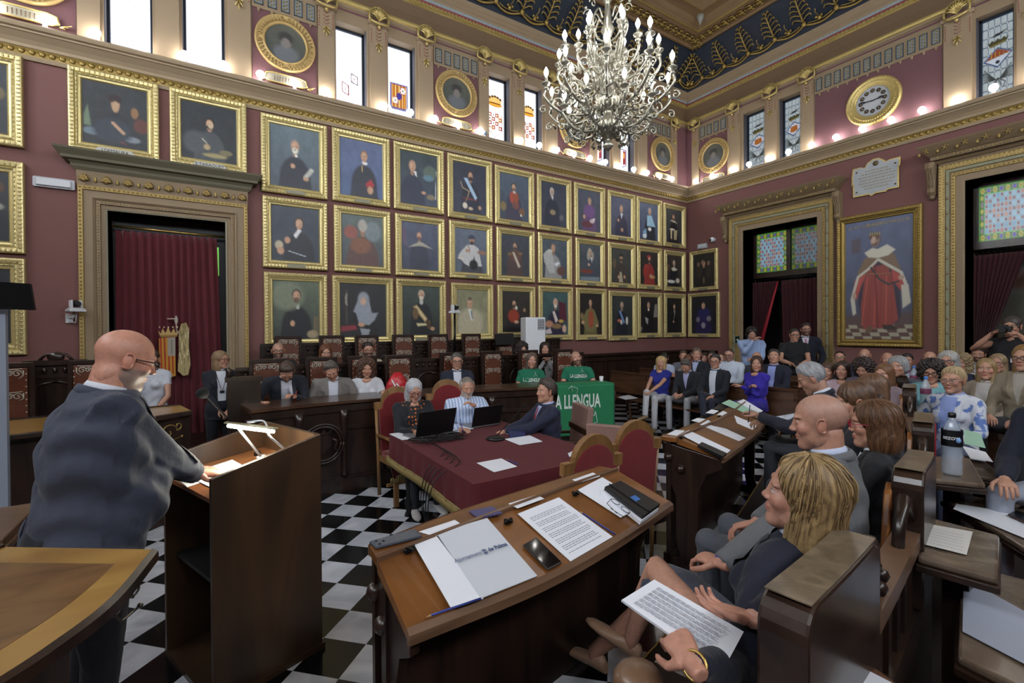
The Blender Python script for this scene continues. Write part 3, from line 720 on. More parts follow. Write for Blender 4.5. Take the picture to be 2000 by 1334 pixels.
base = np.array(hx('#5a1a24')); keep = np.abs(im-base).sum(-1) > .03
A_, B_ = aty(306, 612, D+.02), aty(374, 736, D+.02)
vs = [(A_.x+(B_.x-A_.x)*i/59, D+.055, A_.z+(B_.z-A_.z)*j/99) for j in range(100) for i in range(60)]
fs = [(j*60+i, (j+1)*60+i, (j+1)*60+i+1, j*60+i+1) for j in range(99) for i in range(59) if keep[j, i] and keep[j+1, i] and keep[j, i+1]]
me = bpy.data.meshes.new('embroidered_arms'); me.from_pydata(vs, [], fs); me.materials.append(vmat('embroidery', .8))
at = me.color_attributes.new('Col', 'FLOAT_COLOR', 'POINT'); arr = np.ones((6000, 4), np.float32); arr[:, :3] = im.reshape(-1, 3); at.data.foreach_set('color', arr.ravel())
o = bpy.data.objects.new('embroidered_arms', me); COL.objects.link(o); so = o.modifiers.new('t', 'SOLIDIFY'); so.thickness = .012; so.offset = 1; o.parent = cu
o['label'] = 'gold and red crowned coat of arms embroidered on the curtain'
def glass_mosaic(nu, nv, bright, warm):
    g = Img(nu, nv, '#2f6a34')
    def hexs(x, y, r, c, c2):
        g.ell(x, y, r*1.25, r*1.25*nu/nv*1.0, '#b8a83a', .15); g.ell(x, y, r, r*nu/nv, c, .2); g.ell(x, y, r*.45, r*.45*nu/nv, c2, .3)
    n = 8
    g.poly([(.1, .14), (.9, .14), (.9, .86), (.1, .86)], '#8aa8b8')
    for i in range(12):
        for j in range(8):
            x, y = .13+.068*i, .18+.092*j
            if (i+j) % 2 == 0: g.poly([(x-.018, y-.025), (x+.018, y-.025), (x+.018, y+.025), (x-.018, y+.025)], '#7c1e28')
            else: g.ell(x, y, .032, .042, random.choice(['#6fa0c0', '#8db4cc', '#b58478', '#a9756c']), .25)
    for i in range(9):
        for y in (.07, .93): hexs(.06+.11*i, y, .032, '#3b3fa0' if i % 2 else '#a8b03a', '#8a6a2a' if i % 2 == 0 else '#5058c0')
    for j in range(6):
        for x in (.05, .95): hexs(x, .2+.12*j, .026, '#3b3fa0' if j % 2 else '#9ab03a', '#c0b050')
    for y in (.135, .865): g.line([(.09, y), (.91, y)], .006, '#56b04a')
    for x in (.095, .905): g.line([(x, .13), (x, .87)], .006, '#56b04a')
    g.line([(0, 0), (1, 0), (1, 1), (0, 1), (0, 0)], .012, '#4f9c40')
    return g.im*bright
TRG = vmat('coloured glass over the doors', .25, 1.0)
def right_door(k, a, b, v1, cor):
    mb = MB()
    surround(R0, a, b, v1, .31, [(0, -.55, 0), (0, .03, 0), (.02, .035, 0), (.10, .035, 0), (.105, .06, 1), (.15, .065, 1), (.155, .05, 0), (.17, .05, 0), (.175, .07, 2), (.215, .07, 2), (.22, .05, 0), (.225, .075, 0), (.262, .08, 1), (.30, .085, 1), (.305, 0, 0)], mb)
    mb.c = 1; beads_round(R0, a, b, v1, .128, .068, .05, .017, mb); beads_round(R0, a, b, v1, .165, .06, .03, .009, mb); beads_round(R0, a, b, v1, .24, .082, .04, .010, mb); beads_round(R0, a, b, v1, .285, .088, .05, .013, mb)
    mb.c = 0
    v = Z0+.35
    while v < v1+.2:
        for u in (a-.195, b+.195): mb.ell(R0(u, v, .075), (.012, .022, .03), 6, 4)
        v += .24
    o = struct(mb.build('door_%d' % k, [OCHRE, VG, mat('sage inlay', '#8f8f74', .6)], fix=False))
    mb = MB(); mb.c = 0
    ca, cb = a-.31, b+.31
    mb.hexa([R0(ca, v1+.31, 0), R0(cb, v1+.31, 0), R0(cb, v1+.31, .06), R0(ca, v1+.31, .06), R0(ca, v1+.36, 0), R0(cb, v1+.36, 0), R0(cb, v1+.36, .07), R0(ca, v1+.36, .07)])
    cornice(R0, ca, cb, [(v1+.34, .02, .09), (v1+.38, .05, .13), (v1+.39, .06, .20), (v1+.44, .07, .21), (v1+.46, .09, .24), (v1+.60, .20, .36), (v1+.62, .21, .37)], mb)
    mb.c = 1
    n = 11
    for i in range(n):
        u = ca-.08+(cb-ca+.16)*i/(n-1); y = v1+.53
        for q in range(5):
            t = 2*PI*q/5+.3; mb.tube([R0(u, y, .33), R0(u+.045*math.cos(t), y+.045*math.sin(t), .345-.0*t)], [.014, .006], 4)
        mb.ell(R0(u+(cb-ca)/(2*n), y-.03, .31), (.02, .03, .04), 5, 3)
    for i in range(44):
        u = ca+(cb-ca)*(i+.5)/44; mb.ell(R0(u, v1+.415, .21), (.015, .016, .022), 5, 3)
    mb.build('cornice', [STONE, VG], o, world=True)
    mb = MB()
    for u in (ca-.075, cb+.075):
        pr = [(.0, v1+.37, .20), (.0, v1+.28, .22), (.0, v1+.2, .17), (.0, v1+.1, .13), (.0, v1-.02, .12), (.0, v1-.10, .15), (.0, v1-.15, .10)]
        w = .06
        rings = []
        for _, v, d in pr: rings.append([R0(u-w, v, 0), R0(u+w, v, 0), R0(u+w, v, d), R0(u, v, d+.02), R0(u-w, v, d)]); w *= .95
        mb.loft(rings, smooth=False)
        for x in (-.03, 0, .03): mb.tube([R0(u+x, v1+.26, .225), R0(u+x, v1+.1, .145), R0(u+x*.8, v1-.03, .135)], .008, 4)
        mb.ell(R0(u, v1-.17, .07), (.05, .05, .05), 7, 5)
    mb.build('console_bracket', STONE, o, world=True)
    d = -.50
    tb = v1-.93
    mb = MB()
    def bx(x0, x1, y0, y1, d0, d1): mb.hexa([R0(x0, y0, d0), R0(x1, y0, d0), R0(x1, y0, d1), R0(x0, y0, d1), R0(x0, y1, d0), R0(x1, y1, d0), R0(x1, y1, d1), R0(x0, y1, d1)])
    mid = (a+b)/2
    bx(a, b, v1-.06, v1, d-.04, d+.05); bx(a, b, tb-.12, tb, d-.04, d+.05); bx(a, a+.06, tb, v1, d-.04, d+.05); bx(b-.06, b, tb, v1, d-.04, d+.05); bx(mid-.04, mid+.04, tb, v1, d-.04, d+.05)
    fr = mb.build('transom_frame', DWOOD, o, world=True)
    for s, (x0, x1) in enumerate(((mid+.05, b-.06), (a+.06, mid-.05))):
        br = (.30, .13)[s] if k == 2 else .32
        pic_grid('stained_glass', lambda t, w, x0=x0, x1=x1: R0(x1+(x0-x1)*t, v1-.06-(v1-.06-tb)*w, d), 84, 62, glass_mosaic(84, 62, br, 0), TRG, fr)
    mb = MB(); mb.tube([R0(a+.02, tb-.16, -.40), R0(b-.02, tb-.16, -.40)], .018, 8)
    n = 22
    for i in range(n): mb.tube([R0(a+.06+(b-a-.12)*i/(n-1), tb-.13, -.40), R0(a+.06+(b-a-.12)*i/(n-1), tb-.23, -.40)], .006, 4)
    mb.build('curtain_rod', BLACKM, o, world=True)
    return o, tb
o2, tb2 = right_door(2, DOOR_R1[0], DOOR_R1[1], DOOR_R1[3], 0)
o3, tb3 = right_door(3, DOOR_R2[0], DOOR_R2[1], DOOR_R2[3], 0)
def vest(u0, u1, name):
    mb = MB(); x = EX
    mb.box(x+.5, x+2.1, u0*K-.5, u0*K-.4, 0, 5.6); mb.box(x+.5, x+2.1, u1*K+.4, u1*K+.5, 0, 5.6); mb.box(x+2.0, x+2.1, u0*K-.5, u1*K+.5, 0, 5.6); mb.box(x+.5, x+2.1, u0*K-.5, u1*K+.5, 5.5, 5.6)
    return struct(mb.build(name, mat('dim lobby paint', '#4a3a32', .8)))
vest(DOOR_R1[0], DOOR_R1[1], 'wall_lobby_far'); vest(DOOR_R2[0], DOOR_R2[1], 'wall_lobby_near')
mb = MB(); mb.box(-4.8, 2, D+.5, D+.6, 0, 5); struct(mb.build('wall_behind_curtain', mat('dim lobby paint', '#4a3a32')))
def RX(px, py, dd):   # pixel to (u, v) on the plane dd metres behind the right wall
    p = atx(px, py, EX+dd); return p.y/K, (p.z-CAMH)/K+CAMH
a1, b1 = DOOR_R1[:2]
uA = RX(1522, 540, .42)[0]; uAb = RX(1488, 680, .42)[0]; vb = RX(1488, 680, .42)[1]
def ext(u0, u1, v0, v1, v): return u0+(u1-u0)*(v-v0)/(v1-v0)
tag(curtain('curtain', R0, (b1-.02, uA), (b1-.02, ext(uA, uAb, tb2-.25, vb, 1.3)), tb2-.22, 1.3, -.40, 9, .03, CURTD, hooks=False), 'dark red curtain drawn aside on the left of the far doorway', 'curtain', None)
tag(curtain('curtain', R0, (uA-.06, a1+.02), (RX(1535, 700, .42)[0], a1+.02), tb2-.22, Z0+.01, -.40, 9, .03, CURTD, hooks=False), 'dark red curtain hanging straight on the right of the far doorway', 'curtain', None)
mb = MB(); p = [R0(uA+.01, tb2-.24, -.37), R0(ext(uA, uAb, tb2-.25, vb, 1.3)+.02, 1.3, -.36)]
ln = (p[1]-p[0]).normalized(); sd = Vector((0, -1, 0)).cross(ln).cross(ln).normalized()*.045
mb.tube([p[0], (p[0]+p[1])/2, p[1]], [(.012, .02), (.02, .04), (.02, .06)], 6)
tag(mb.build('curtain_lining', mat('bright red curtain lining', '#9c2430', .8)), 'bright red edge of lining along the drawn curtain in the far doorway', 'curtain lining')
mb = MB(); ul, ur = RX(1505, 600, 1.2)[0], RX(1531, 600, 1.2)[0]
def lob(x0, x1, y0, y1, d0, d1, m_): m_.hexa([R0(x0, y0, d0), R0(x1, y0, d0), R0(x1, y0, d1), R0(x0, y0, d1), R0(x0, y1, d0), R0(x1, y1, d0), R0(x1, y1, d1), R0(x0, y1, d1)])
lob(ur, ul+.5, Z0, 2.9, -1.25, -1.2, mb); lob(ur+.08, ul+.4, 1.9, 2.75, -1.2, -1.17, mb); lob(ur+.08, ul+.4, .8, 1.75, -1.2, -1.17, mb)
LDW = wood('black walnut door', '#1b1518', '#30282a', .3, 4)
dd = struct(mb.build('door_4', LDW)); mb = MB(); lob(ur-.03, ur, Z0, 2.9, -1.25, -1.16, mb); mb.build('brass_edge', BRASS, dd, world=True)
mb = MB(); lob(RX(1537, 600, 1.3)[0]-.35, RX(1537, 600, 1.3)[0], Z0, 3.2, -1.4, -1.3, mb); struct(mb.build('door_5', LDW))
a2, b2 = DOOR_R2[:2]
u0, v0 = RX(2005, 520, .42); u1, v1_ = RX(1890, 760, .42)
tag(curtain('curtain', R0, (b2-.02, a2+.9), (b2-.02, ext(u0, u1, v0, v1_, 1.2)), tb3-.22, 1.1, -.40, 10, .03, CURTD, hooks=False), 'dark red curtain drawn to one side in the near doorway, behind the photographer', 'curtain')
g = Img(40, 60, '#7e8078', '#6a5c48'); g.noise(.35, 7); g.ell(.3, .2, .3, .1, '#8a4a38', .4, 0, .7); g.ell(.6, .5, .4, .2, '#a8aaa0', .4, 0, .7); g.ell(.4, .8, .3, .1, '#4c3a28', .4, 0, .8)
pt = thing('tapestry', 'pale old painting seen past the curtain of the near doorway', 'picture', R0(1.5, 2.2, -1.9))
pic_grid('canvas', lambda s, t: R0(2.35-1.7*s, 3.0-1.8*t, -1.85), 40, 60, g.im, vmat('oil painting', .45, noise=0), pt)
mb = MB()
for x0, x1, y0, y1 in ((.60, .66, 1.15, 3.05), (2.34, 2.40, 1.15, 3.05), (.6, 2.4, 3.0, 3.06), (.6, 2.4, 1.14, 1.2)): lob(x0, x1, y0, y1, -1.95, -1.82, mb)
mb.build('frame', DWOOD, pt, world=True)
# ================================================================ portraits
PAINT = vmat('oil painting', .45)
FRAMEG = mat('gilt picture frame', '#d4c48c', .36, .5, noise=(50, .3), bump=(70, .3, .005))
PLATE = mat('grey name plate', '#8a8672', .5, .3)
SK = '#b08a70'
PORT = [
 ('#5a6870', '#444c56', '#2a2c36', .50, .32, .10, '#8a7a70', '#c8c8bc', [('e', .52, .46, .025, .02, '#e8e8e8'), ('e', .45, .64, .045, .04, SK), ('p', [(.66, .80), (.82, .63), (.9, .66), (.74, .83)], '#a8a8a0'), ('e', .72, .83, .06, .03, SK)]),
 ('#56607e', '#4a5c7e', '#2c2e3a', .56, .27, .095, '#7a5e50', None, [('p', [(.50, .37), (.64, .37), (.62, .41), (.54, .41)], '#dcdce0'), ('p', [(.60, .75), (.72, .66), (.80, .76), (.74, .81), (.6, .80)], '#9c2c34'), ('e', .70, .86, .07, .07, SK), ('l', [(.52, .44), (.50, .55)], .01, '#a89050')]),
 ('#333e42', '#3a4454', '#2a2f42', .32, .28, .10, '#a08070', None, [('e', .8, .35, .18, .14, '#56625a'), ('e', .75, .45, .14, .06, '#5a7888'), ('p', [(.36, .36), (.42, .36), (.44, .46), (.40, .44)], '#d8d8dc'), ('e', .62, .75, .06, .03, SK), ('e', .82, .82, .12, .05, '#7c705a'), ('l', [(.97, .3), (.95, .85)], .008, '#b8b8b8')]),
 ('#2e3240', '#333748', '#262838', .52, .24, .085, '#2a2426', '#2a2426', [('p', [(.32, .30), (.42, .29), (.72, .66), (.66, .72)], '#9cb4cc'), ('l', [(.22, .38), (.28, .5), (.48, .55), (.42, .7), (.38, .75)], .012, '#9c8a6a'), ('e', .35, .85, .07, .06, '#c8c0b0'), ('e', .52, .9, .07, .03, '#b8a890'), ('e', .8, .86, .05, .04, SK), ('l', [(.3, .70), (.7, .72)], .02, '#6a3438')]),
 ('#4a5664', '#3c4656', '#3c3a4c', .48, .28, .085, '#3a3030', '#6a5448', [('e', .46, .5, .12, .14, '#a04838'), ('e', .55, .5, .1, .12, '#8c4a34'), ('e', .55, .66, .12, .1, '#6e4640'), ('e', .12, .72, .1, .1, '#7a6a48'), ('e', .76, .8, .1, .09, '#70503c'), ('e', .73, .88, .02, .03, '#e0e0e0'), ('e', .5, .38, .05, .03, '#b8b0a8')]),
 ('#333846', '#343a4a', '#222838', .42, .22, .09, '#b8b8b8', '#a8a09a', [('p', [(.40, .31), (.47, .31), (.46, .40)], '#c8ccd4'), ('e', .45, .68, .11, .06, '#8a7a60'), ('e', .8, .78, .08, .07, '#5a5a60')]),
 ('#454a58', '#3c4452', '#5a4266', .52, .27, .09, '#7a6a68', None, [('e', .50, .5, .24, .17, '#68487a'), ('e', .62, .75, .1, .05, '#c0b0b0'), ('e', .28, .66, .06, .05, SK), ('p', [(.6, .7), (.76, .66), (.72, .76)], '#d8d4d8'), ('e', .4, .84, .25, .08, '#5a2a34')]),
 ('#4a4e66', '#404458', '#2c2c42', .52, .30, .095, '#8a7a74', None, [('p', [(.47, .41), (.6, .41), (.52, .56)], '#c8c8d4'), ('e', .37, .6, .05, .04, SK), ('e', .55, .84, .07, .05, SK)]),
 ('#4e5870', '#46506a', '#232530', .56, .22, .09, '#b0a098', None, [('p', [(.42, .33), (.66, .32), (.86, .62), (.4, .62)], '#8fb4c8'), ('p', [(.2, .78), (.36, .68), (.4, .92), (.22, .9)], '#7ca0bc'), ('e', .55, .7, .09, .05, '#d8d4d4'), ('p', [(.18, .86), (.38, .84), (.36, .97), (.2, .95)], '#d0d4d8')]),
 ('#3c3e3e', '#303438', '#1e1c20', .48, .24, .09, '#5c3a2c', '#5c3a2c', [('p', [(.25, .34), (.5, .31), (.72, .40), (.5, .37)], '#c8c0ac'), ('p', [(.28, .62), (.4, .6), (.38, .9), (.3, .88)], '#b8aa88'), ('p', [(.5, .62), (.72, .6), (.66, .9), (.5, .9)], '#a89a78'), ('e', .4, .6, .15, .03, '#c8c0b0')]),
 ('#353c48', '#2e3440', '#23262e', .57, .30, .10, '#2e2624', None, [('p', [(.45, .52), (.55, .40), (.62, .42), (.5, .58)], '#d0d0d4'), ('e', .32, .62, .06, .06, SK), ('e', .15, .72, .08, .08, '#b0a48c'), ('e', .18, .82, .07, .07, SK), ('l', [(.35, .82), (.7, .9)], .01, '#a8b0b8')]),
 ('#56605e', '#4a5058', '#5a4440', .50, .22, .12, '#8a8c88', None, [('e', .22, .35, .16, .13, '#8a5048'), ('e', .45, .6, .24, .16, '#7a5240'), ('e', .75, .3, .2, .2, '#707c80'), ('e', .5, .2, .1, .11, '#a09c94')]),
 ('#484e64', '#3e4456', '#343848', .47, .28, .08, '#7a5e60', '#6a4c50', [('p', [(.18, .53), (.46, .40), (.54, .40), (.84, .53), (.55, .49), (.46, .49)], '#9c988c'), ('p', [(.0, .15), (.1, .1), (.14, .5), (.05, .5)], '#5c4c64')]),
 ('#5a6474', '#515c6a', '#3a3c44', .53, .25, .10, '#2c2a34', '#3a3032', [('e', .52, .18, .11, .05, '#33384c'), ('p', [(.36, .38), (.55, .34), (.74, .42), (.85, .84), (.66, .85), (.6, .6), (.5, .88), (.28, .8), (.1, .64), (.16, .55)], '#b8b8b8'), ('l', [(.42, .38), (.46, .52)], .012, '#8a4a4a'), ('e', .38, .5, .06, .04, SK), ('e', .86, .52, .16, .05, '#8a6a5c'), ('e', .58, .82, .14, .12, '#15161e'), ('e', .2, .68, .12, .03, '#c8c0b8')]),
 ('#363c46', '#34383e', '#4a3a38', .48, .27, .085, '#3c3030', '#4c3c38', [('e', .5, .5, .23, .14, '#5c4038'), ('p', [(.38, .42), (.46, .42), (.68, .76), (.6, .8)], '#b8ac9c'), ('e', .3, .47, .07, .03, '#7c6238'), ('e', .68, .44, .07, .03, '#7c6238')]),
 ('#46525c', '#3e4852', '#8c8c8c', .44, .22, .10, '#8a7060', None, [('p', [(.04, .40), (.18, .28), (.38, .32), (.46, .55), (.5, .86), (.3, .88), (.08, .6)], '#a8aaa8'), ('e', .30, .30, .10, .05, '#b8b8b4'), ('p', [(.46, .62), (.62, .56), (.72, .6), (.54, .69)], '#ccd0d4'), ('e', .76, .8, .18, .12, '#5a4038')]),
 ('#424a52', '#363e46', '#3c4450', .50, .22, .10, '#a8a49c', None, [('e', .43, .3, .07, .13, '#989488'), ('e', .63, .3, .05, .12, '#989488'), ('p', [(.52, .34), (.6, .34), (.6, .5)], '#c8ccd0'), ('e', .45, .55, .06, .04, SK), ('e', .35, .74, .3, .06, '#70382c'), ('p', [(.05, .9), (.95, .88), (.95, 1), (.05, 1)], '#6c7880')]),
 ('#3c3e3c', '#343632', '#3c3430', .50, .26, .095, '#2c2622', '#443832', [('e', .5, .18, .1, .05, '#2c2826'), ('e', .16, .44, .08, .14, '#5c4c3c'), ('p', [(.42, .68), (.52, .68), (.58, .98), (.38, .98)], '#a09680'), ('e', .36, .83, .05, .05, SK), ('e', .66, .82, .05, .05, SK)]),
 ('#2c2a2a', '#28231f', '#84302c', .52, .22, .085, '#8a2e2c', '#3c2a26', [('e', .5, .14, .12, .05, '#8e2c2c'), ('e', .36, .42, .1, .05, '#983a30'), ('e', .3, .6, .12, .2, '#8e322c'), ('e', .68, .76, .16, .05, '#a87c54'), ('e', .6, .72, .07, .04, SK)]),
 ('#332c28', '#2c2624', '#16161c', .48, .26, .09, '#b8b0a4', '#8a7c70', [('p', [(.30, .42), (.48, .36), (.7, .44), (.6, .48), (.4, .5)], '#c0b8a8'), ('e', .3, .84, .25, .05, '#c8c4bc'), ('e', .72, .8, .12, .08, '#c0b4a4'), ('e', .1, .4, .1, .12, '#5a4434')]),
 ('#56604e', '#2c3230', '#15161c', .50, .26, .105, '#2c2420', '#5c4c3c', [('p', [(.48, .40), (.56, .40), (.55, .48), (.5, .48)], '#c8c8c0'), ('e', .41, .73, .05, .05, SK), ('p', [(.88, .62), (.98, .6), (.98, .95), (.86, .92)], '#5c5440'), ('e', .85, .92, .12, .07, '#8c7c64'), ('e', .3, .25, .35, .25, '#6c7460')]),
 ('#25262a', '#1e1e20', '#1c1a1c', .50, .32, .075, '#8a8e94', None, [('e', .50, .28, .12, .13, '#878c96'), ('p', [(.38, .3), (.62, .3), (.68, .55), (.82, .54), (.74, .68), (.62, .78), (.4, .76), (.34, .56), (.28, .52)], '#848a94'), ('e', .49, .33, .055, .065, '#b89884'), ('p', [(.42, .84), (.64, .86), (.6, .98), (.46, .98)], '#84888e'), ('e', .45, .77, .07, .04, SK), ('p', [(.02, .8), (.32, .78), (.36, .86), (.02, .9)], '#7c2c38'), ('l', [(.13, .12), (.13, .75)], .012, '#4c4238'), ('l', [(.14, .2), (.12, .32), (.14, .4)], .02, '#8a8478')]),
 ('#35413c', '#232826', '#181a1e', .50, .18, .09, '#b8a890', '#c8c0b0', [('p', [(.28, .42), (.38, .38), (.66, .66), (.6, .74)], '#a88c5c'), ('p', [(.33, .42), (.37, .41), (.63, .67), (.6, .7)], '#c0b48c'), ('e', .34, .56, .08, .12, '#604c30'), ('p', [(.36, .76), (.62, .76), (.66, .8), (.4, .82)], '#c0b890'), ('e', .5, .32, .05, .05, '#b0b0ac'), ('e', .8, .87, .06, .04, SK), ('e', .7, .78, .06, .1, '#4c3c28')]),
 ('#77775c', '#86826a', '#a49c80', .42, .32, .11, '#8c7c6c', None, [('e', .42, .75, .42, .32, '#a39c84'), ('p', [(.36, .44), (.46, .44), (.52, .7), (.46, .7)], '#c8ccc8'), ('p', [(.44, .48), (.48, .48), (.52, .68), (.48, .66)], '#5c6474'), ('e', .42, .2, .07, .04, '#5c5044')]),
 ('#2a2620', '#221e1a', '#18161a', .42, .30, .085, '#1c1412', '#3a2a22', [('e', .40, .60, .2, .16, '#84321f'), ('e', .5, .40, .04, .05, '#c0bcb4'), ('e', .8, .45, .05, .05, '#8c7058'), ('e', .5, .75, .08, .04, SK)]),
 ('#3a5454', '#34464a', '#232236', .50, .26, .095, '#b8a498', '#c8c4bc', [('p', [(.62, .2), (.9, .26), (.95, .7), (.65, .6)], '#4c1e2c'), ('p', [(.38, .46), (.46, .44), (.6, .66), (.5, .72)], '#c4b8b0'), ('e', .25, .75, .15, .08, '#a87860'), ('e', .72, .68, .1, .04, '#a88a3c'), ('p', [(.1, .9), (.3, .84), (.36, .97), (.12, .98)], '#b8acac'), ('e', .85, .86, .08, .09, '#b89888'), ('e', .55, .8, .2, .06, '#7c6444')]),
 ('#1f1c1a', '#1c1816', '#5c5434', .48, .22, .085, '#26180f', None, [('p', [(.3, .4), (.5, .34), (.66, .4), (.86, .72), (.6, .95), (.3, .92), (.08, .66)], '#6a6440'), ('e', .5, .62, .12, .22, '#8c4430'), ('e', .14, .7, .07, .04, SK), ('e', .78, .78, .06, .04, SK), ('e', .1, .55, .07, .08, '#7c6a48')]),
 ('#2e3232', '#262a2a', '#181c26', .48, .24, .085, '#8c8478', '#7c7468', [('p', [(.34, .38), (.42, .36), (.62, .66), (.56, .7)], '#6c88b4'), ('e', .36, .62, .1, .04, '#a05844'), ('e', .72, .62, .06, .1, '#b4b0ac'), ('e', .45, .66, .05, .06, '#b8b0a8')]),
 ('#201c1c', '#181416', '#0e0d12', .46, .24, .09, '#7c6c64', None, [('p', [(.82, .2), (.95, .18), (.98, .55), (.74, .56)], '#787470'), ('e', .46, .35, .05, .02, '#d8d8d8'), ('p', [(.25, .55), (.45, .6), (.42, .76), (.32, .72)], '#8c8c8c'), ('e', .06, .88, .05, .06, '#6c6c6c')]),
 ('#1a1614', '#14110f', '#0a0a0c', .50, .26, .085, '#5c4c3c', '#6c5c50', [('p', [(.48, .36), (.56, .36), (.54, .5), (.5, .5)], '#8c8c88'), ('l', [(.55, .4), (.45, .62)], .012, '#7c7c7c'), ('e', .45, .68, .05, .03, SK)]),
]
PORTW = [
 ('#1e1b18', '#181412', '#12100f', .5, .3, .08, '#3c2c24', None, [('e', .25, .3, .07, .07, '#6c5444'), ('e', .45, .26, .07, .07, '#7c6454'), ('e', .72, .3, .07, .07, '#6c5444'), ('e', .3, .55, .15, .2, '#26221c'), ('e', .7, .55, .14, .2, '#28241c'), ('e', .5, .8, .05, .1, '#5c4c38')]),
 ('#16141a', '#121018', '#241c44', .48, .26, .085, '#6c5c54', None, [('e', .5, .48, .26, .18, '#241f50'), ('e', .26, .62, .08, .07, '#6c6474'), ('e', .48, .78, .08, .08, '#86828c'), ('e', .7, .6, .09, .07, '#726c74'), ('e', .5, .85, .35, .1, '#1e1640')]),
]
PORTL = [
 ('#2c3034', '#26292d', '#23262c', .50, .30, .085, '#3a1e1c', None, [('e', .49, .22, .11, .07, '#2c1e22'), ('e', .50, .34, .06, .08, '#a08468'), ('e', .80, .40, .06, .09, '#7c5c40'), ('p', [(.02, .55), (.08, .38), (.13, .72), (.02, .72)], '#5c6c58'), ('e', .9, .6, .12, .12, '#54302a'), ('l', [(.46, .62), (.62, .76)], .03, '#a08068'), ('e', .15, .8, .15, .06, '#5c6a74'), ('p', [(.4, .82), (.6, .9), (.66, .94), (.45, .9)], '#8a3c34'), ('e', .75, .85, .14, .05, '#6c747c'), ('e', .45, .75, .3, .2, '#2c333c')]),
 ('#24292e', '#1f2328', '#3c4044', .50, .34, .085, '#15120f', '#201a18', [('e', .24, .7, .22, .2, '#42464a'), ('e', .45, .76, .06, .05, '#a08a68'), ('l', [(.36, .62), (.46, .70)], .008, '#c0b8a0'), ('e', .6, .9, .22, .04, '#8a8058'), ('e', .8, .82, .12, .05, '#6a6244'), ('e', .52, .36, .05, .06, '#b09a80')]),
]
PORTF = [
 ('#23282e', '#1e2228', '#1a1e26', .5, .35, .1, '#2c2620', None, [('e', .85, .42, .12, .1, '#5c5034')]),
 ('#23262e', '#1f2229', '#181b22', .45, .35, .1, '#3a2a22', None, [('e', .8, .22, .14, .1, '#4c3428'), ('e', .75, .5, .18, .06, '#8a8880')]),
 ('#1d2229', '#1a1d24', '#16191f', .5, .32, .1, '#2c2620', None, [('e', .7, .3, .14, .1, '#3c4248')]),
]
def paint(sp, nu=44, nv=58):
    bg, bg2, coat, hx_, hy, r, hair, beard, ex = sp
    g = Img(nu, nv, bg, bg2, asp=1.3); g.noise(.16, 5)
    g.ell(hx_, hy+r*5.2, r*3.1, r*3.6, coat, .16); g.poly([(hx_-r*2.9, hy+r*4.5), (hx_+r*2.9, hy+r*4.5), (hx_+r*3.6, 1.05), (hx_-r*3.6, 1.05)], coat, 1, .04)
    g.ell(hx_, hy+r*1.1, r*.5, r*.6, '#8c6c58', .3)
    for e in ex:
        if e[0] == 'e' and e[3] > .11: g.ell(*e[1:6], e[5] if False else .3) if False else g.ell(e[1], e[2], e[3], e[4], e[5], .35)
        elif e[0] == 'p': g.poly(e[1], e[2], 1, .02)
    g.ell(hx_, hy-r*.22, r*.92, r*1.02, hair, .25); g.ell(hx_, hy, r*.74, r*.92, SK, .25); g.ell(hx_-r*.25, hy-.15*r, r*.3, r*.5, '#c4a288', .5, 0, .6)
    if beard: g.ell(hx_, hy+r*.62, r*.6, r*.5, beard, .35)
    for s in (-1, 1): g.ell(hx_+s*r*.3, hy-r*.08, r*.16, r*.08, '#3c2c26', .5, 0, .8)
    g.ell(hx_+r*.05, hy+r*.2, r*.1, r*.2, '#8c6650', .5, 0, .6); g.ell(hx_, hy+r*.45, r*.22, r*.07, '#7c4c40', .5, 0, .7)
    for e in ex:
        if e[0] == 'e' and e[3] <= .11: g.ell(e[1], e[2], e[3], e[4], e[5], .35)
        elif e[0] == 'l': g.line(e[1], e[2], e[3])
    g.noise(.1, 14); return g.im*1.35+.004
def rect_frame(mb, P, u0, u1, v0, v1, prof):
    "prof (t inward from the outer edge, d, mat)"
    for (t0, d0, c0), (t1, d1, c1) in zip(prof[:-1], prof[1:]):
        mb.c = c1
        A = [(u0+t0, v0+t0), (u1-t0, v0+t0), (u1-t0, v1-t0), (u0+t0, v1-t0)]; B = [(u0+t1, v0+t1), (u1-t1, v0+t1), (u1-t1, v1-t1), (u0+t1, v1-t1)]
        for q in range(4):
            mb.add([P(*A[q], d0), P(*A[(q+1) % 4], d0), P(*B[(q+1) % 4], d1), P(*B[q], d1)], [(0, 1, 2, 3)], False)
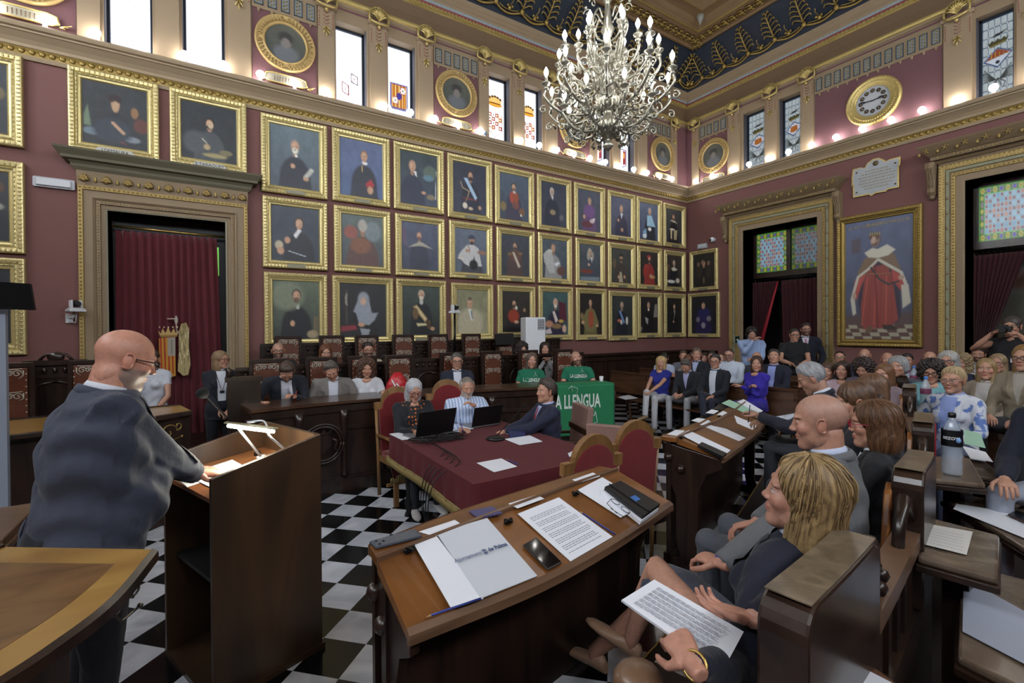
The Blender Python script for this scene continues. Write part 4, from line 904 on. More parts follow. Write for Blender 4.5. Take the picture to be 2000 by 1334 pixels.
def picture(P, flip, u0, u1, v0, v1, img, label, w=.118, plate=True, group=None, fm=None, dep=.075, gilt=True):
    "u0<u1 in measured wall units"
    cu_, cv = (u0+u1)/2, (v0+v1)/2
    t = thing('framed_portrait', label, 'painting', P(cu_, v0, .0), 0, group)
    mb = MB()
    rect_frame(mb, P, u0, u1, v0, v1, [(0, .0, 0), (0, dep*.8, 0), (.008, dep*.95, 0), (.02, dep, 0), (w*.42, dep*.93, 0), (w*.46, dep*.62, 0), (w*.62, dep*.78, 0), (w*.72, dep*.6, 0), (w*.86, dep*.55, 0), (w*.9, dep*.65, 0), (w, dep*.3, 0)])
    st = .048
    def run(a, b, f, n_):
        for i in range(n_): f(a+(b-a)*(i+.5)/n_)
    nu_, nv_ = int((u1-u0)/st), int((v1-v0)/st)
    hz = Matrix.Identity(3)
    e1, e2 = (P(1, 0, 0)-P(0, 0, 0)).normalized(), Vector((0, 0, 1)); nn = (P(0, 0, 1)-P(0, 0, 0)).normalized()
    R1 = Matrix((e1, nn, e2)).transposed()
    for yy in (v0+w*.24, v1-w*.24): run(u0+w*.3, u1-w*.3, lambda x: mb.ell(P(x, yy, dep*.95), (.013, .012, .026), 5, 3, R1), nu_)
    for xx in (u0+w*.24, u1-w*.24): run(v0+w*.3, v1-w*.3, lambda y: mb.ell(P(xx, y, dep*.95), (.026, .012, .013), 5, 3, R1), nv_)
    for yy in (v0+w*.60, v1-w*.60): run(u0+w*.7, u1-w*.7, lambda x: mb.ell(P(x, yy, dep*.74), (.017, .012, .010), 5, 3, R1), int(nu_*.8))
    for xx in (u0+w*.60, u1-w*.60): run(v0+w*.7, v1-w*.7, lambda y: mb.ell(P(xx, y, dep*.74), (.010, .012, .017), 5, 3, R1), int(nv_*.8))
    mb.build('frame', fm or FRAMEG, t, world=True, fix=False)
    a0, a1, b0, b1 = u0+w*.98, u1-w*.98, v0+w*.98, v1-w*.98
    if flip: fn = lambda s, q: P(a1+(a0-a1)*s, b1+(b0-b1)*q, dep*.35)
    else: fn = lambda s, q: P(a0+(a1-a0)*s, b1+(b0-b1)*q, dep*.35)
    pic_grid('canvas', fn, img.shape[1], img.shape[0], img, PAINT, t)
    if plate:
        mb = MB(); h = .026; l = .11
        mb.prism([(cu_-l, v0+w*.3-h), (cu_+l, v0+w*.3-h), (cu_+l+.02, v0+w*.3), (cu_+l, v0+w*.3+h), (cu_-l, v0+w*.3+h), (cu_-l-.02, v0+w*.3)], lambda x, y, d: P(x, y, d), dep*.9, dep*1.2)
        mb.build('name_plate', PLATE, t, world=True)
    return t
def pxrect(q, right, dep=.05):
    f = (lambda p: atx(p[0], p[1], EX-dep)) if right else (lambda p: aty(p[0], p[1], D-dep))
    P4 = [f(p) for p in q]; k = (lambda p: p.y/K) if right else (lambda p: p.x/K)
    us = [k(p) for p in P4]; vv = [(p.z-CAMH)/K+CAMH for p in P4]
    l, r = (us[0]+us[2])/2, (us[1]+us[3])/2
    return min(l, r), max(l, r), (vv[2]+vv[3])/2, (vv[0]+vv[1])/2
QL = [((508.9,218),(639.3,248),(510.5,374),(639.5,389)),((648.5,249),(761,271.6),(649.5,391),(762,405.5)),((768.7,275),(867,295),(769.7,407),(867,419.7)),((873.7,298),(960.8,316),(874.6,424),(961.5,434)),((966.3,321.5),(1043,337),(967,437),(1043,445.5)),((1048.3,338.5),(1116,354),(1049.7,448),(1116,457)),((1121,354),(1181.6,368.5),(1121.8,458),(1181.6,465)),((1186.5,370),(1240.6,381),(1187,466.7),(1240.6,474)),((1243,382.7),(1292.8,392.6),(1243,475),(1292.8,481)),((1294.8,394.6),(1339,405.5),(1296,482),(1339,485)),
((512,381),(639.5,397),(513.6,521),(639.5,529)),((651,400),(762,413.4),(653.8,530),(763,535)),((771,416),(868,428),(773.4,538),(869,542)),((877,430),(962,440),(879,542),(961.5,547)),((969.4,442.5),(1044,452.5),(970.5,548),(1044.6,553)),((1050.6,454),(1117,461),(1051.7,552),(1117,557)),((1123.8,464),(1181.6,471),(1124.7,557),(1181.6,560.7)),((1187,472.4),(1241,479.5),(1188,560.7),(1241,564)),((1244,480),(1292.8,485.8),(1245,563.6),(1292.8,567)),((1296.8,488),(1339,492),(1297.6,568),(1339,570)),
((514.8,529.4),(639.5,538),(517,679),(639.5,676)),((648,537),(768.3,543.6),(651,673),(768.3,671)),((773.4,543.6),(871,549),(774.3,669),(871.7,666)),((881,551.6),(963.5,556),(882.3,664.7),(963.5,662)),((971.4,556),(1045.5,560),(972.8,660.5),(1045.5,660)),((1051.7,557.3),(1119,561.6),(1052,665),(1119,664.7)),((1125,562),(1184.5,564.4),(1125.5,664),(1184.5,664)),((1188.5,567.3),(1243.5,570),(1189,665.5),(1244,665)),((1245,570),(1292.8,572),(1245.5,660),(1292.8,659.6)),((1296.8,572.7),(1339,574.4),(1297.5,659),(1339,658.5))]
NM = ['old man with a full white beard holding papers', 'priest in black holding a red book', 'balding man in dark coat before a landscape', 'moustached officer with pale blue sash', 'nobleman with orange red robe and armour', 'white-haired man in black seated', 'prelate in purple robe', 'man in dark tailcoat on violet ground', 'scholar in light blue cape', 'friar with dark cape and pale habit',
 'young man in white cravat leaning with letters', 'faded grey-haired figure in reddish robes', 'dim figure with a pale shoulder cape', 'cleric in white surplice and dark cap', 'general with gold epaulettes and sash', 'monk in white habit reading', 'gentleman in long grey wig', 'bearded man in dark gown and cap', 'cardinal in red writing', 'old prelate with white collar and papers',
 'man in black coat and white bow tie before a glowing backdrop', 'nun in pale grey veil with folded hands', 'old officer with gold and white sash', 'man in a beige coat on an olive ground', 'dark-haired man in red cloak', 'old man with white sash by a teal drape', 'young bishop in green and red vestments', 'bearded officer with blue sash', 'priest in black holding a book', 'dark shadowy man in black with thin beard']
RN = ['top row', 'middle row', 'bottom row']
for i, q in enumerate(QL):
    u0, u1, v0, v1_ = pxrect(q, False)
    picture(L0, False, u0, u1, v0, v1_, paint(PORT[i]), 'gilt-framed portrait, %s, %s' % (NM[i], RN[i//10]), group='portraits in rows on the long red wall')
for i, q in enumerate((((130.7,124),(310.5,167),(134,292.6),(310.5,316)), ((330,170),(481,202),(333,320),(482.4,341)))):
    u0, u1, v0, v1_ = pxrect(q, False)
    t = picture(L0, False, u0, u1, v0, v1_, paint(PORTL[i], 60, 52), ('wide gilt-framed painting of a scholar in dark cap above the doorway cornice', 'gilt-framed painting of a hooded man writing above the doorway cornice')[i], w=.125, plate=False, group='paintings above the curtained doorway')
    c = (u0+u1)/2; mb = MB(); mb.prism([(c-.15, v0+.01), (c+.15, v0+.01), (c+.19, v0+.04), (c+.15, v0+.075), (c-.15, v0+.075), (c-.19, v0+.04)], lambda x, y, d: L0(x, y, d), .07, .085)
    pl = mb.build('name_plate', mat('white enamel plate', '#b8b8b0', .4), t, world=True)
    if i == 1:
        mb = MB(); add_text(mb, 'E.TARAQUET', .055, lambda a, b, d: L0(c+a, v0+.042+b, .087+d)); mb.build('lettering', BLACK, t, world=True)
    else:
        mb = MB(); add_text(mb, 'J.DEMAURA', .05, lambda a, b, d: L0(c+a, v0+.042+b, .087+d)); mb.build('lettering', BLACK, t, world=True)
for i, (v1_, v0, nm) in enumerate(((4.965, 3.93, 'upper'), (3.76, 2.725, 'middle'), (2.67, 1.575, 'lower'))):
    picture(L0, False, -2.66, -1.835, v0, v1_, paint(PORTF[i]), 'gilt-framed dark portrait cut by the left edge of the view, %s of three' % nm, w=.135, plate=False, group='portraits at the far left')
for i, q in enumerate((((1346,493),(1401,483.8),(1348,569),(1402,565)), ((1344,573.6),(1405,570),(1344,658),(1405,659)))):
    u0, u1, v0, v1_ = pxrect(q, True)
    picture(R0, True, u0, min(u1, 7.46), v0, v1_, paint(PORTW[i]), ('gilt-framed painting of three dark figures by the corner, under the exit lamp', 'gilt-framed portrait of a cleric in deep blue robe, by the corner')[i], w=.09, group='pictures beside the far doorway')
def king():
    g = Img(100, 190, '#5a6480', '#4a4c5c', asp=1.95); g.noise(.14, 7)
    g.poly([(.10, .15), (.24, .14), (.24, .26), (.10, .27)], '#5c4c4c', .7)
    g.poly([(0, .80), (1, .78), (1, 1), (0, 1)], '#5a4a48', 1, .05)
    for j in range(4):
        for i in range(9):
            y0 = .88+.032*j; x0 = -.1+.14*i+.03*j
            g.poly([(x0, y0), (x0+.14, y0), (x0+.16, y0+.032), (x0+.02, y0+.032)], '#a09a86' if (i+j) % 2 else '#5c4440', 1, .006)
    red = '#8c4540'
    g.poly([(.28, .36), (.62, .33), (.80, .42), (.84, .80), (.80, .86), (.30, .90), (.20, .70), (.22, .50)], '#3c3444', 1, .03)
    g.poly([(.36, .40), (.64, .38), (.72, .52), (.80, .84), (.66, .90), (.28, .92), (.24, .74), (.30, .50)], red, 1, .02)
    for k, x in enumerate((.33, .40, .47, .54, .61, .68)):
        g.line([(x+.02, .48), (x-.02+(x-.5)*.3, .88)], .010, '#8a3834' if k % 2 else '#b8584c', .8)
    g.line([(.46, .38), (.50, .90)], .016, '#6e2c30', .8)
    g.poly([(.15, .50), (.25, .42), (.32, .46), (.24, .56), (.18, .66), (.10, .64)], '#b0544c', 1, .02)
    g.poly([(.70, .42), (.84, .48), (.92, .56), (.86, .62), (.72, .52)], '#a84c46', 1, .02)
    g.poly([(.30, .32), (.50, .26), (.74, .30), (.84, .44), (.66, .42), (.5, .34), (.36, .42), (.18, .50), (.2, .42)], '#7a6450', 1, .02)
    g.poly([(.30, .27), (.42, .235), (.50, .25), (.64, .22), (.76, .27), (.66, .31), (.5, .325), (.36, .31)], '#c8c4b4', 1, .012)
    w = '#c0bcae'
    g.line([(.50, .34), (.36, .41), (.20, .47), (.13, .60), (.10, .66), (.13, .78)], .020, w); g.poly([(.08, .66), (.14, .62), (.17, .78), (.12, .80)], w, 1, .012)
    g.line([(.52, .34), (.68, .40), (.84, .46), (.92, .58), (.95, .70)], .022, w); g.poly([(.84, .56), (.94, .56), (.96, .71), (.86, .75)], w, 1, .012)
    g.line([(.40, .40), (.52, .50), (.66, .55), (.80, .53)], .014, '#3c3c40'); g.line([(.30, .45), (.70, .46)], .010, '#8a5c40')
    g.ell(.46, .175, .065, .052, '#b09484', .3); g.ell(.45, .145, .08, .028, '#564238', .35); g.ell(.50, .17, .055, .045, '#6a5448', .4, 0, .6); g.ell(.455, .205, .045, .02, '#6c5648', .4); g.ell(.44, .17, .035, .03, '#b89c8c', .5)
    for s in range(5): g.line([(.39+.035*s, .13), (.385+.035*s, .11)], .008, '#a08c50')
    g.ell(.14, .63, .03, .03, '#b09484', .4); g.ell(.84, .50, .04, .02, '#b09484', .4)
    g.poly([(.33, .90), (.40, .88), (.42, .93), (.30, .96)], '#6c5444', 1, .01); g.poly([(.56, .88), (.72, .88), (.80, .92), (.60, .92)], '#3c3430', 1, .01)
    return g.im*1.1
u0, u1, v0, v1_ = pxrect(((1635,428),(1801,396),(1636,675),(1803,679.5)), True)
t = picture(R0, True, u0, u1, v0, v1_, king(), 'very tall painting of a crowned man in red robe, between the two right doorways', w=.135, plate=False, fm=GOLDD, dep=.10)
mb = MB(); add_text(mb, '·EL REY INSENYAT·', .065, lambda a, b, d: R0(u1-.17-a, v1_-.235+b, .045+d), align='LEFT'); add_text(mb, 'IL CONQVERIDOR', .075, lambda a, b, d: R0(u0+.17-a, v1_-.215+b, .045+d), align='RIGHT')
mb.build('inscription', mat('dull gold lettering', '#b0a07c', .6), t, world=True)
def medallion(P, flip, u, v, label, grp='round medallion portraits'):
    t = thing('medallion_portrait', label, 'medallion', P(u, v-.4, 0), 0, grp)
    mb = MB(); R = .40
    e1 = (P(1, 0, 0)-P(0, 0, 0)).normalized(); nn = (P(0, 0, 1)-P(0, 0, 0)).normalized(); Rm = Matrix((e1, Vector((0, 0, 1)), nn)).transposed(); c = P(u, v, .02)
    mb.lathe([(R*K, 0), (R*K, .05), (R*K-.02, .06), (R*K-.04, .045), (.30*K, .045), (.295*K, .06), (.285*K, .065), (.27*K, .05), (.265*K, .02)], c, 40, Rm, caps=False)
    for i in range(44):
        a = 2*PI*i/44
        if i % 11 in (0, 1, 10): continue
        mb.tube([c+Rm@Vector((.31*K*math.cos(a), .31*K*math.sin(a), .05)), c+Rm@Vector((.37*K*math.cos(a), .37*K*math.sin(a), .055))], .011, 4)
    for q in range(4):
        a0 = PI/2*q
        for sg in (-1, 1):
            cc = a0+sg*.14
            mb.tube([c+Rm@Vector(((.34*K+.03*math.cos(s))*math.cos(cc+sg*.04*math.sin(s)), (.34*K+.03*math.cos(s))*math.sin(cc+sg*.04*math.sin(s)), .06)) for s in [k*.9 for k in range(7)]], .009, 4)
    mb.build('wreath', mat('pale gilded plaster', '#b99d66', .5, .3), t, world=True, fix=True)
    g = Img(40, 40, '#5c5e54', '#4a4e4c', asp=1); g.noise(.15, 5); g.ell(.5, .8, .32, .25, '#6c7074', .3); g.ell(.5, .45, .14, .17, '#74706c', .3); g.ell(.5, .34, .19, .16, '#3c3a3a', .4); g.ell(.5, .48, .11, .14, '#807a74', .3)
    vs = []; cols = []; n = 24
    rings_ = 16
    for j in range(rings_+1):
        for i in range(n):
            a = 2*PI*i/n; r = .268*K*j/rings_
            vs.append(c+Rm@Vector((r*math.cos(a), r*math.sin(a), .03)))
            x = .5+.5*j/rings_*math.cos(a)*(-1 if flip else 1); y = .5-.5*j/rings_*math.sin(a); cols.append(g.im[min(39, int(y*39.9)), min(39, int(x*39.9))])
    inv = wm(t).inverted(); vs = [tuple(inv@v_) for v_ in vs]
    fs = [(j*n+i, j*n+(i+1) % n, (j+1)*n+(i+1) % n, (j+1)*n+i) for j in range(rings_) for i in range(n)]
    me = bpy.data.meshes.new('painted_disc'); me.from_pydata(vs, [], fs); me.materials.append(PAINT); at = me.color_attributes.new('Col', 'FLOAT_COLOR', 'POINT')
    arr = np.ones((len(vs), 4), np.float32); arr[:, :3] = np.array(cols); at.data.foreach_set('color', arr.ravel()); o = bpy.data.objects.new('painted_disc', me); COL.objects.link(o); o.parent = t
    s = thing('name_scroll', label.replace('round painted medallion', 'small gilt name scroll under the round medallion'), 'name scroll', P(u, v-.63, 0), 0, 'name scrolls under the medallions')
    mb = MB(); mb.c = 0; y = v-.53
    mb.prism([(u-.24, y-.06), (u+.24, y-.06), (u+.28, y-.02), (u+.27, y+.05), (u+.2, y+.065), (u-.2, y+.065), (u-.27, y+.05), (u-.28, y-.02)], lambda a, b, d: P(a, b, d), .01, .05)
    mb.c = 1
    mb.tube([P(u-.28, y-.03, .06), P(u-.26, y+.05, .06), P(u-.18, y+.07, .06), P(u+.18, y+.07, .06), P(u+.26, y+.05, .06), P(u+.28, y-.03, .06), P(u+.22, y-.06, .06), P(u-.22, y-.06, .06), P(u-.28, y-.03, .06)], .012, 5)
    for sg in (-1, 1):
        for q in range(3): mb.tube([P(u+sg*.28, y-.05, .04), P(u+sg*(.33+.03*q), y-.07+.03*q, .06)], [.012, .006], 4)
    mb.c = 2
    for q in range(9): mb.tube([P(u-.15+.037*q, y-.03, .052), P(u-.15+.037*q, y+.035, .052)], .006, 3)
    s2 = mb.build('scroll', [mat('grey scroll face', '#8a8474', .6), GOLD, BROWN], s, world=True)
for u, l in ((-1.80, 'at the left edge of the view'), (.885, 'left of the first pair of bright windows'), (3.61, 'between the bright coat-of-arms windows'), (6.30, 'half hidden behind the chandelier'), (9.02, 'on the long wall nearest the corner')):
    medallion(L0, False, u, 5.985, 'round painted medallion '+l)
medallion(R0, True, 6.74, 5.90, 'round painted medallion on the clock wall beside the corner')
medallion(R0, True, .42, 5.90, 'round painted medallion on the clock wall beyond the right edge')
ck_ = thing('wall_clock', 'round white-faced wall clock in a wide gilt ring on the red panel', 'clock', R0(3.575, 5.42, 0))
c = R0(3.575, 5.865, 0.012); Rm = Matrix(((0, 0, -1), (-1, 0, 0), (0, 1, 0)))
mb = MB(); mb.lathe([(.46, 0), (.465, .05), (.45, .075), (.42, .08), (.40, .06), (.33, .09), (.315, .07), (.30, .085), (.285, .06), (.28, .03)], c, 56, Rm, caps=False)
for i in range(60):
    a = 2*PI*i/60; mb.ell(c+Rm@Vector((.435*math.cos(a), .435*math.sin(a), .078)), .016, 5, 3); mb.ell(c+Rm@Vector((.37*math.cos(a+.05), .37*math.sin(a+.05), .08)), .014, 5, 3)
mb.build('gilt_ring', GOLD, ck_, world=True)
mb = MB(); mb.lathe([(.0005, .045), (.285, .045)], c, 48, Rm, caps=False); mb.build('dial', mat('enamel dial', '#b9bcc0', .4), ck_, world=True)
mb = MB(); mb.c = 0
for i in range(12):
    a = 2*PI*i/12; q = c+Rm@Vector((.20*math.sin(a), .20*math.cos(a), .048)); mb.lathe([(.038, 0), (.038, .01), (.001, .012)], q, 14, Rm)
mb.c = 1
for i in range(12):
    a = 2*PI*i/12; add_text(mb, str(i or 12), .045, lambda x, y, d, a=a: c+Rm@Vector((.20*math.sin(a)+x, .20*math.cos(a)+y, .061+d)))
mb.c = 0
for i in range(60):
    a = 2*PI*i/60; mb.tube([c+Rm@Vector((.262*math.sin(a), .262*math.cos(a), .048)), c+Rm@Vector((.274*math.sin(a), .274*math.cos(a), .048))], .002, 3)
mb.build('numerals', [mat('dark numeral disc', '#3c3228', .5), mat('cream numeral', '#b8aa84', .5)], ck_, world=True)
for nm, a, L in (('minute_hand', 2*PI*46/60, .235), ('hour_hand', 2*PI*(2.77)/12, .19)):
    mb = MB(); e = lambda r, w: c+Rm@Vector((r*math.sin(a)+w*math.cos(a), r*math.cos(a)-w*math.sin(a), .068))
    pts = [(-.03, .008), (L*.45, .008), (L*.6, .02), (L*.8, .022), (L, .001)]
    mb.add([e(r, w) for r, w in pts]+[e(r, -w) for r, w in reversed(pts)]+[e(r, w)+Vector((-.006, 0, 0)) for r, w in pts]+[e(r, -w)+Vector((-.006, 0, 0)) for r, w in reversed(pts)], [tuple(range(10)), tuple(range(19, 9, -1))]+[(i, (i+1) % 10, 10+(i+1) % 10, 10+i) for i in range(10)], False)
    mb.build(nm, mat('dark iron hand', '#2c2a2c', .5), ck_, world=True)
pq = thing('marble_plaque', 'shaped white marble plaque with gilt edge above the tall painting', 'plaque', R0(3.54, 4.2, 0))
mb = MB(); A, B_, z0, z1 = 3.885, 3.18, 4.235, 4.755
out = [(A, z1-.015), (A-.13, z1-.015), (A-.15, z1-.035), (A-.19, z1-.035), (A-.22, z1+.03), (A-.31, z1+.08), (A-.40, z1+.075), (A-.48, z1+.01), (A-.50, z1-.02), (A-.56, z1), (B_, z1), (B_, z1-.14), (B_+.02, z1-.16), (B_+.02, z0), (B_+.18, z0), (B_+.2, z0-.03), (B_+.36, z0-.02), (B_+.42, z0-.055), (B_+.46, z0-.02), (A-.0, z0-.02), (A, z1-.30), (A+.02, z1-.32), (A+.02, z1-.16)]
mb.prism(out, lambda a, b, d: R0(a, b, d+.015), .0, .03); pl = mb.build('gilt_edge', GOLD, pq, world=True)
cx, cz = (A+B_)/2, (z0+z1)/2
mb = MB(); mb.prism([(cx+(a-cx)*.93, cz+(b-cz)*.92) for a, b in out], lambda a, b, d: R0(a, b, d+.015), .01, .036); mb.build('slab', mat('white marble', '#a9aeb2', .4, noise=(7, .1)), pq, world=True)
mb = MB()
for j in range(7):
    z = z1-.13-.052*j; w_ = (.16, .22, .26, .24, .26, .22, .17)[j]; x = -w_
    while x < w_:
        l = random.uniform(.02, .05); mb.hexa([*[R0(cx-x-(l if q in (1, 2) else 0), z+zq, .051 if q < 2 else .053) for zq in (0, .022) for q in range(4)]]); x += l+.012
mb.build('worn_lettering', mat('worn gilt lettering', '#9c9480', .6), pq, world=True)
mb = MB(); mb.lathe([(.05, 0), (.045, .012), (.001, .02)], R0(cx, z1-.01, .051), 16, Rm)
for (a, b) in ((A-.06, z1-.10), (B_+.07, z1-.09), (B_+.07, z0+.07), (A-.06, z0+.06)): mb.lathe([(.018, 0), (.012, .015), (.001, .016)], R0(a, b, .051), 8, Rm)
mb.build('seal_and_studs', mat('bronze', '#6a5a42', .5, .4), pq, world=True)
BULBM = mat('lit frosted globe', (1, 1, 1), .4, emit=((1, .98, .96), E_BULB))
def bulb(p, label):
    t = thing('globe_bulb', label, 'light bulb', p-Vector((0, 0, .085)), 0, 'globe bulbs along the ledge')
    if not bulb.g:
        m1 = MB(); m1.ell((0, 0, .115), .060, 14, 9); bulb.g = m1.build('globe', BULBM, t)
        m2 = MB(); m2.lathe([(.028, 0), (.028, .03), (.02, .04), (.02, .062), (.001, .064)], (0, 0, 0), 10); bulb.s = m2.build('socket', WHITE, t)
    else:
        for q in (bulb.g, bulb.s):
            c = q.copy(); COL.objects.link(c); c.parent = t
    return t
bulb.g = None
def bulb_labels(us, refs, wall):
    out = []; idx = [min(range(len(refs)), key=lambda i: abs(u-refs[i][0])) for u in us]
    for k, i in enumerate(idx):
        n = idx.count(i); j = idx[:k].count(i); out.append('glowing globe bulb on the ledge %s, %s' % (refs[i][1], 'only one there' if n == 1 else '%s of %s' % (('leftmost', 'second', 'third', 'fourth', 'fifth', 'sixth')[j], ('two', 'three', 'four', 'five', 'six')[n-2])))
    return out
REFL = [(-2.25, 'above the leftmost portraits'), (-1.03, 'above the painting of the scholar'), (-.05, 'above the painting of the hooded man')]+[((pxrect(q, False)[0]+pxrect(q, False)[1])/2, 'above the '+' '.join(n_.split()[:5])) for q, n_ in zip(QL[:10], NM)]
REFR = [(6.95, 'under the medallion by the corner'), (5.8, 'under the first shield window'), (5.03, 'under the second shield window'), (4.3, 'just left of the clock'), (3.57, 'under the clock'), (2.85, 'just right of the clock'), (2.05, 'under the rightmost shield window'), (1.3, 'just beyond the right edge'), (.1, 'past the right edge'), (-1.4, 'far past the right edge')]
us = [-1.653+.4425*i for i in range(-3, 26) if i != 14]
for u, l in zip(us, bulb_labels(us, REFL, 0)): bulb(Vector((u*K*(D-.13)/D, D-.13, zz(5.31)+.085)), l)
u = -1.653+.4425*13
us = (7.258, 6.80, 6.30, 5.89, 5.475, 5.05, 4.61, 4.18, 3.755, 3.327, 2.905, 2.48, 2.055, 1.62, 1.19, .76, .33, -.1, -.53, -.96, -1.4, -1.83, -2.26)
for y, l in zip(us, bulb_labels(us, REFR, 1)): bulb(Vector((EX-.13, y*K*(EX-.13)/EX, zz(5.31)+.075)), l)
bt = thing('unlit_bulb', 'unlit grey globe bulb in the gap of the row beside the second medallion', 'light bulb', Vector((4.13*K, D-.13, zz(5.31))))
m1 = MB(); m1.ell((0, 0, .08), .05, 12, 8); m1.build('globe', mat('unlit frosted globe', '#8a94a8', .2), bt); m1 = MB(); m1.lathe([(.028, 0), (.028, .012), (.018, .018), (.018, .042)], (0, 0, 0), 10); m1.build('socket', WHITE, bt)
mb = MB()
for p in [(XB+.6+.6*i, YN+.14) for i in range(24)]+[(XB+.14, YN+.6+.6*i) for i in range(20)]: mb.ell((*p, zz(5.31)+.085), .057, 8, 5)
trim(mb, BULBM, fix=False)
def emlight(P, u, v, w, h, label):
    t = thing('emergency_light', label, 'emergency light', P(u, v-h/2, 0))
    mb = MB(); mb.prism([(u-w/2+.01, v-h/2), (u+w/2-.01, v-h/2), (u+w/2, v-h/2+.01), (u+w/2, v+h/2-.01), (u+w/2-.01, v+h/2), (u-w/2+.01, v+h/2), (u-w/2, v+h/2-.01), (u-w/2, v-h/2+.01)], lambda a, b, d: P(a, b, d), 0, .04); mb.build('housing', mat('grey white plastic', '#b4b6bc', .4), t, world=True)
    mb = MB(); mb.prism([(u-w/2+.03, v-h/2+.015), (u+w/2-.03, v-h/2+.015), (u+w/2-.03, v+h/2-.015), (u-w/2+.03, v+h/2-.015)], lambda a, b, d: P(a, b, d), .04, .065); mb.build('diffuser', mat('frosted diffuser', '#c8ccd2', .25), t, world=True, bevel=.01)
p = aty(107, 359, D); emlight(L0, p.x/K, (p.z-CAMH)/K+CAMH, .36, .115, 'white emergency light on the red wall left of the curtained doorway')
p = atx(1373, 481, EX); emlight(R0, p.y/K, (p.z-CAMH)/K+CAMH, .26, .12, 'small white emergency light above the painting of three figures in the corner')
def sign():
    p = atx(1438.5, 664, EX-.0)
    t = thing('exit_sign', 'small dark green sign with white arrow on the jamb of the far doorway', 'sign', (EX-.0, p.y, p.z))
    mb = MB(); u, v = 6.365, (p.z-CAMH)/K+CAMH
    pp = atx(1438.5, 664, EX+.2); y = DOOR_R1[1]*K-.004;
    q0 = aty(1434, 664, y); q1 = aty(1444, 664, y); z0 = q0.z-.10; z1 = q0.z+.10
    mb.box(q0.x, q1.x, y-.012, y, z0, z1); mb.build('plate', mat('pale sign edge', '#9aa08c', .5), t, world=True)
    mb = MB(); mb.box(q0.x+.015, q1.x-.015, y-.014, y-.012, z0+.015, z1-.015); mb.build('green_face', mat('dark green sign', '#16301f', .4), t, world=True)
    mb = MB(); cx, cz = (q0.x+q1.x)/2, (z0+z1)/2; w = (q1.x-q0.x)*.25
    mb.hexa([(cx-w, y-.017, cz-.012), (cx+w*.3, y-.017, cz-.012), (cx+w*.3, y-.014, cz-.012), (cx-w, y-.014, cz-.012), (cx-w, y-.017, cz+.012), (cx+w*.3, y-.017, cz+.012), (cx+w*.3, y-.014, cz+.012), (cx-w, y-.014, cz+.012)])
    mb.prism([(cx, cz-.045), (cx+w*1.2, cz), (cx, cz+.045)], lambda a, b, d: Vector((a, d, b)), y-.017, y-.014); mb.build('arrow', WHITE, t, world=True)
sign()
p = atx(1391, 468, EX-.08); t = thing('dome_camera', 'small white dome security camera beside the emergency light near the corner', 'security camera', (EX, p.y, p.z))
mb = MB(); mb.lathe([(.05, 0), (.06, .02), (.06, .05), (.03, .06)], (EX, p.y, p.z), 14, Matrix(((0, 0, -1), (-1, 0, 0), (0, 1, 0)))); mb.ell((EX-.09, p.y, p.z), .065, 14, 9); mb.build('housing', WHITE, t, world=True)
mb = MB(); mb.ell((EX-.135, p.y+.012, p.z-.01), .033, 10, 7); mb.build('lens', BLACK, t, world=True)
def ptz(loc, rz, label, arm=True):
    t = thing('video_camera', label, 'video camera', loc, rz)
    mb = MB(); mb.box(-.085, .085, -.07, .07, 0, .035); mb.box(-.07, .07, -.06, .06, .035, .05); mb.build('base', WHITE, t, bevel=.012)
    mb = MB(); mb.box(-.06, -.035, -.04, .04, .05, .15); mb.box(.035, .06, -.04, .04, .05, .15); mb.build('yoke', WHITE, t, bevel=.01)
    mb = MB(); mb.ell((0, 0, .105), (.04, .05, .045), 12, 8); mb.lathe([(.032, 0), (.032, .06), (.025, .065)], (0, -.02, .105), 12, Matrix(((1, 0, 0), (0, 0, -1), (0, 1, 0)))); mb.build('lens_head', BLACK, t)
    return t
p = aty(148, 600, D-.22); t = ptz((p.x, p.y, p.z-.06), .5, 'white motorised video camera on a bracket on the wall by the curtained doorway')
mb = MB(); mb.tube([(0, .05, 0), (0, .08, -.07), (0, .22, -.07)], .014, 6); mb.box(-.035, .035, .20, .22, -.14, -.02); mb.tube([(.02, .05, -.02), (.03, .1, -.14), (.0, .2, -.12)], .006, 5); mb.build('bracket', WHITE, t)
p = aty(888, 612, D-.75); t = ptz((p.x, p.y, p.z), .3, 'white motorised video camera on a black pole in front of the beige-coat portrait')
mb = MB(); mb.tube([(0, 0, 0), (0, 0, -.85)], .018, 8); mb.tube([(.0, .02, -.05), (.03, .02, -.3), (-.02, .02, -.5), (0, .02, -.8)], .007, 5); mb.build('pole', BLACKM, t)
p = aty(30, 580, 4.6); q = aty(66, 556, 4.6); r_ = aty(62, 605, 4.6)
t = thing('television', 'black flat screen cut by the left edge of the view, on a white stand', 'television', (q.x-.5, 4.6, 0))
mb = MB(); mb.add([], []);
mb.hexa([(q.x-.95, 4.62, r_.z+.02), (r_.x, 4.66, r_.z-.0), (r_.x, 4.70, r_.z), (q.x-.95, 4.70, r_.z+.02), (q.x-.95, 4.50, q.z+.04), (q.x, 4.52, q.z), (q.x, 4.56, q.z), (q.x-.95, 4.56, q.z+.04)]); mb.build('screen', TOPD, t, world=True)
mb = MB(); x = aty(2, 640, 4.75).x; mb.box(x-.03, x+.03, 4.72, 4.77, 0, r_.z+.02); mb.box(x-.25, x+.25, 4.5, 4.95, 0, .03); mb.build('stand', mat('pale grey metal', '#9aa4b4', .4, .3), t, world=True)
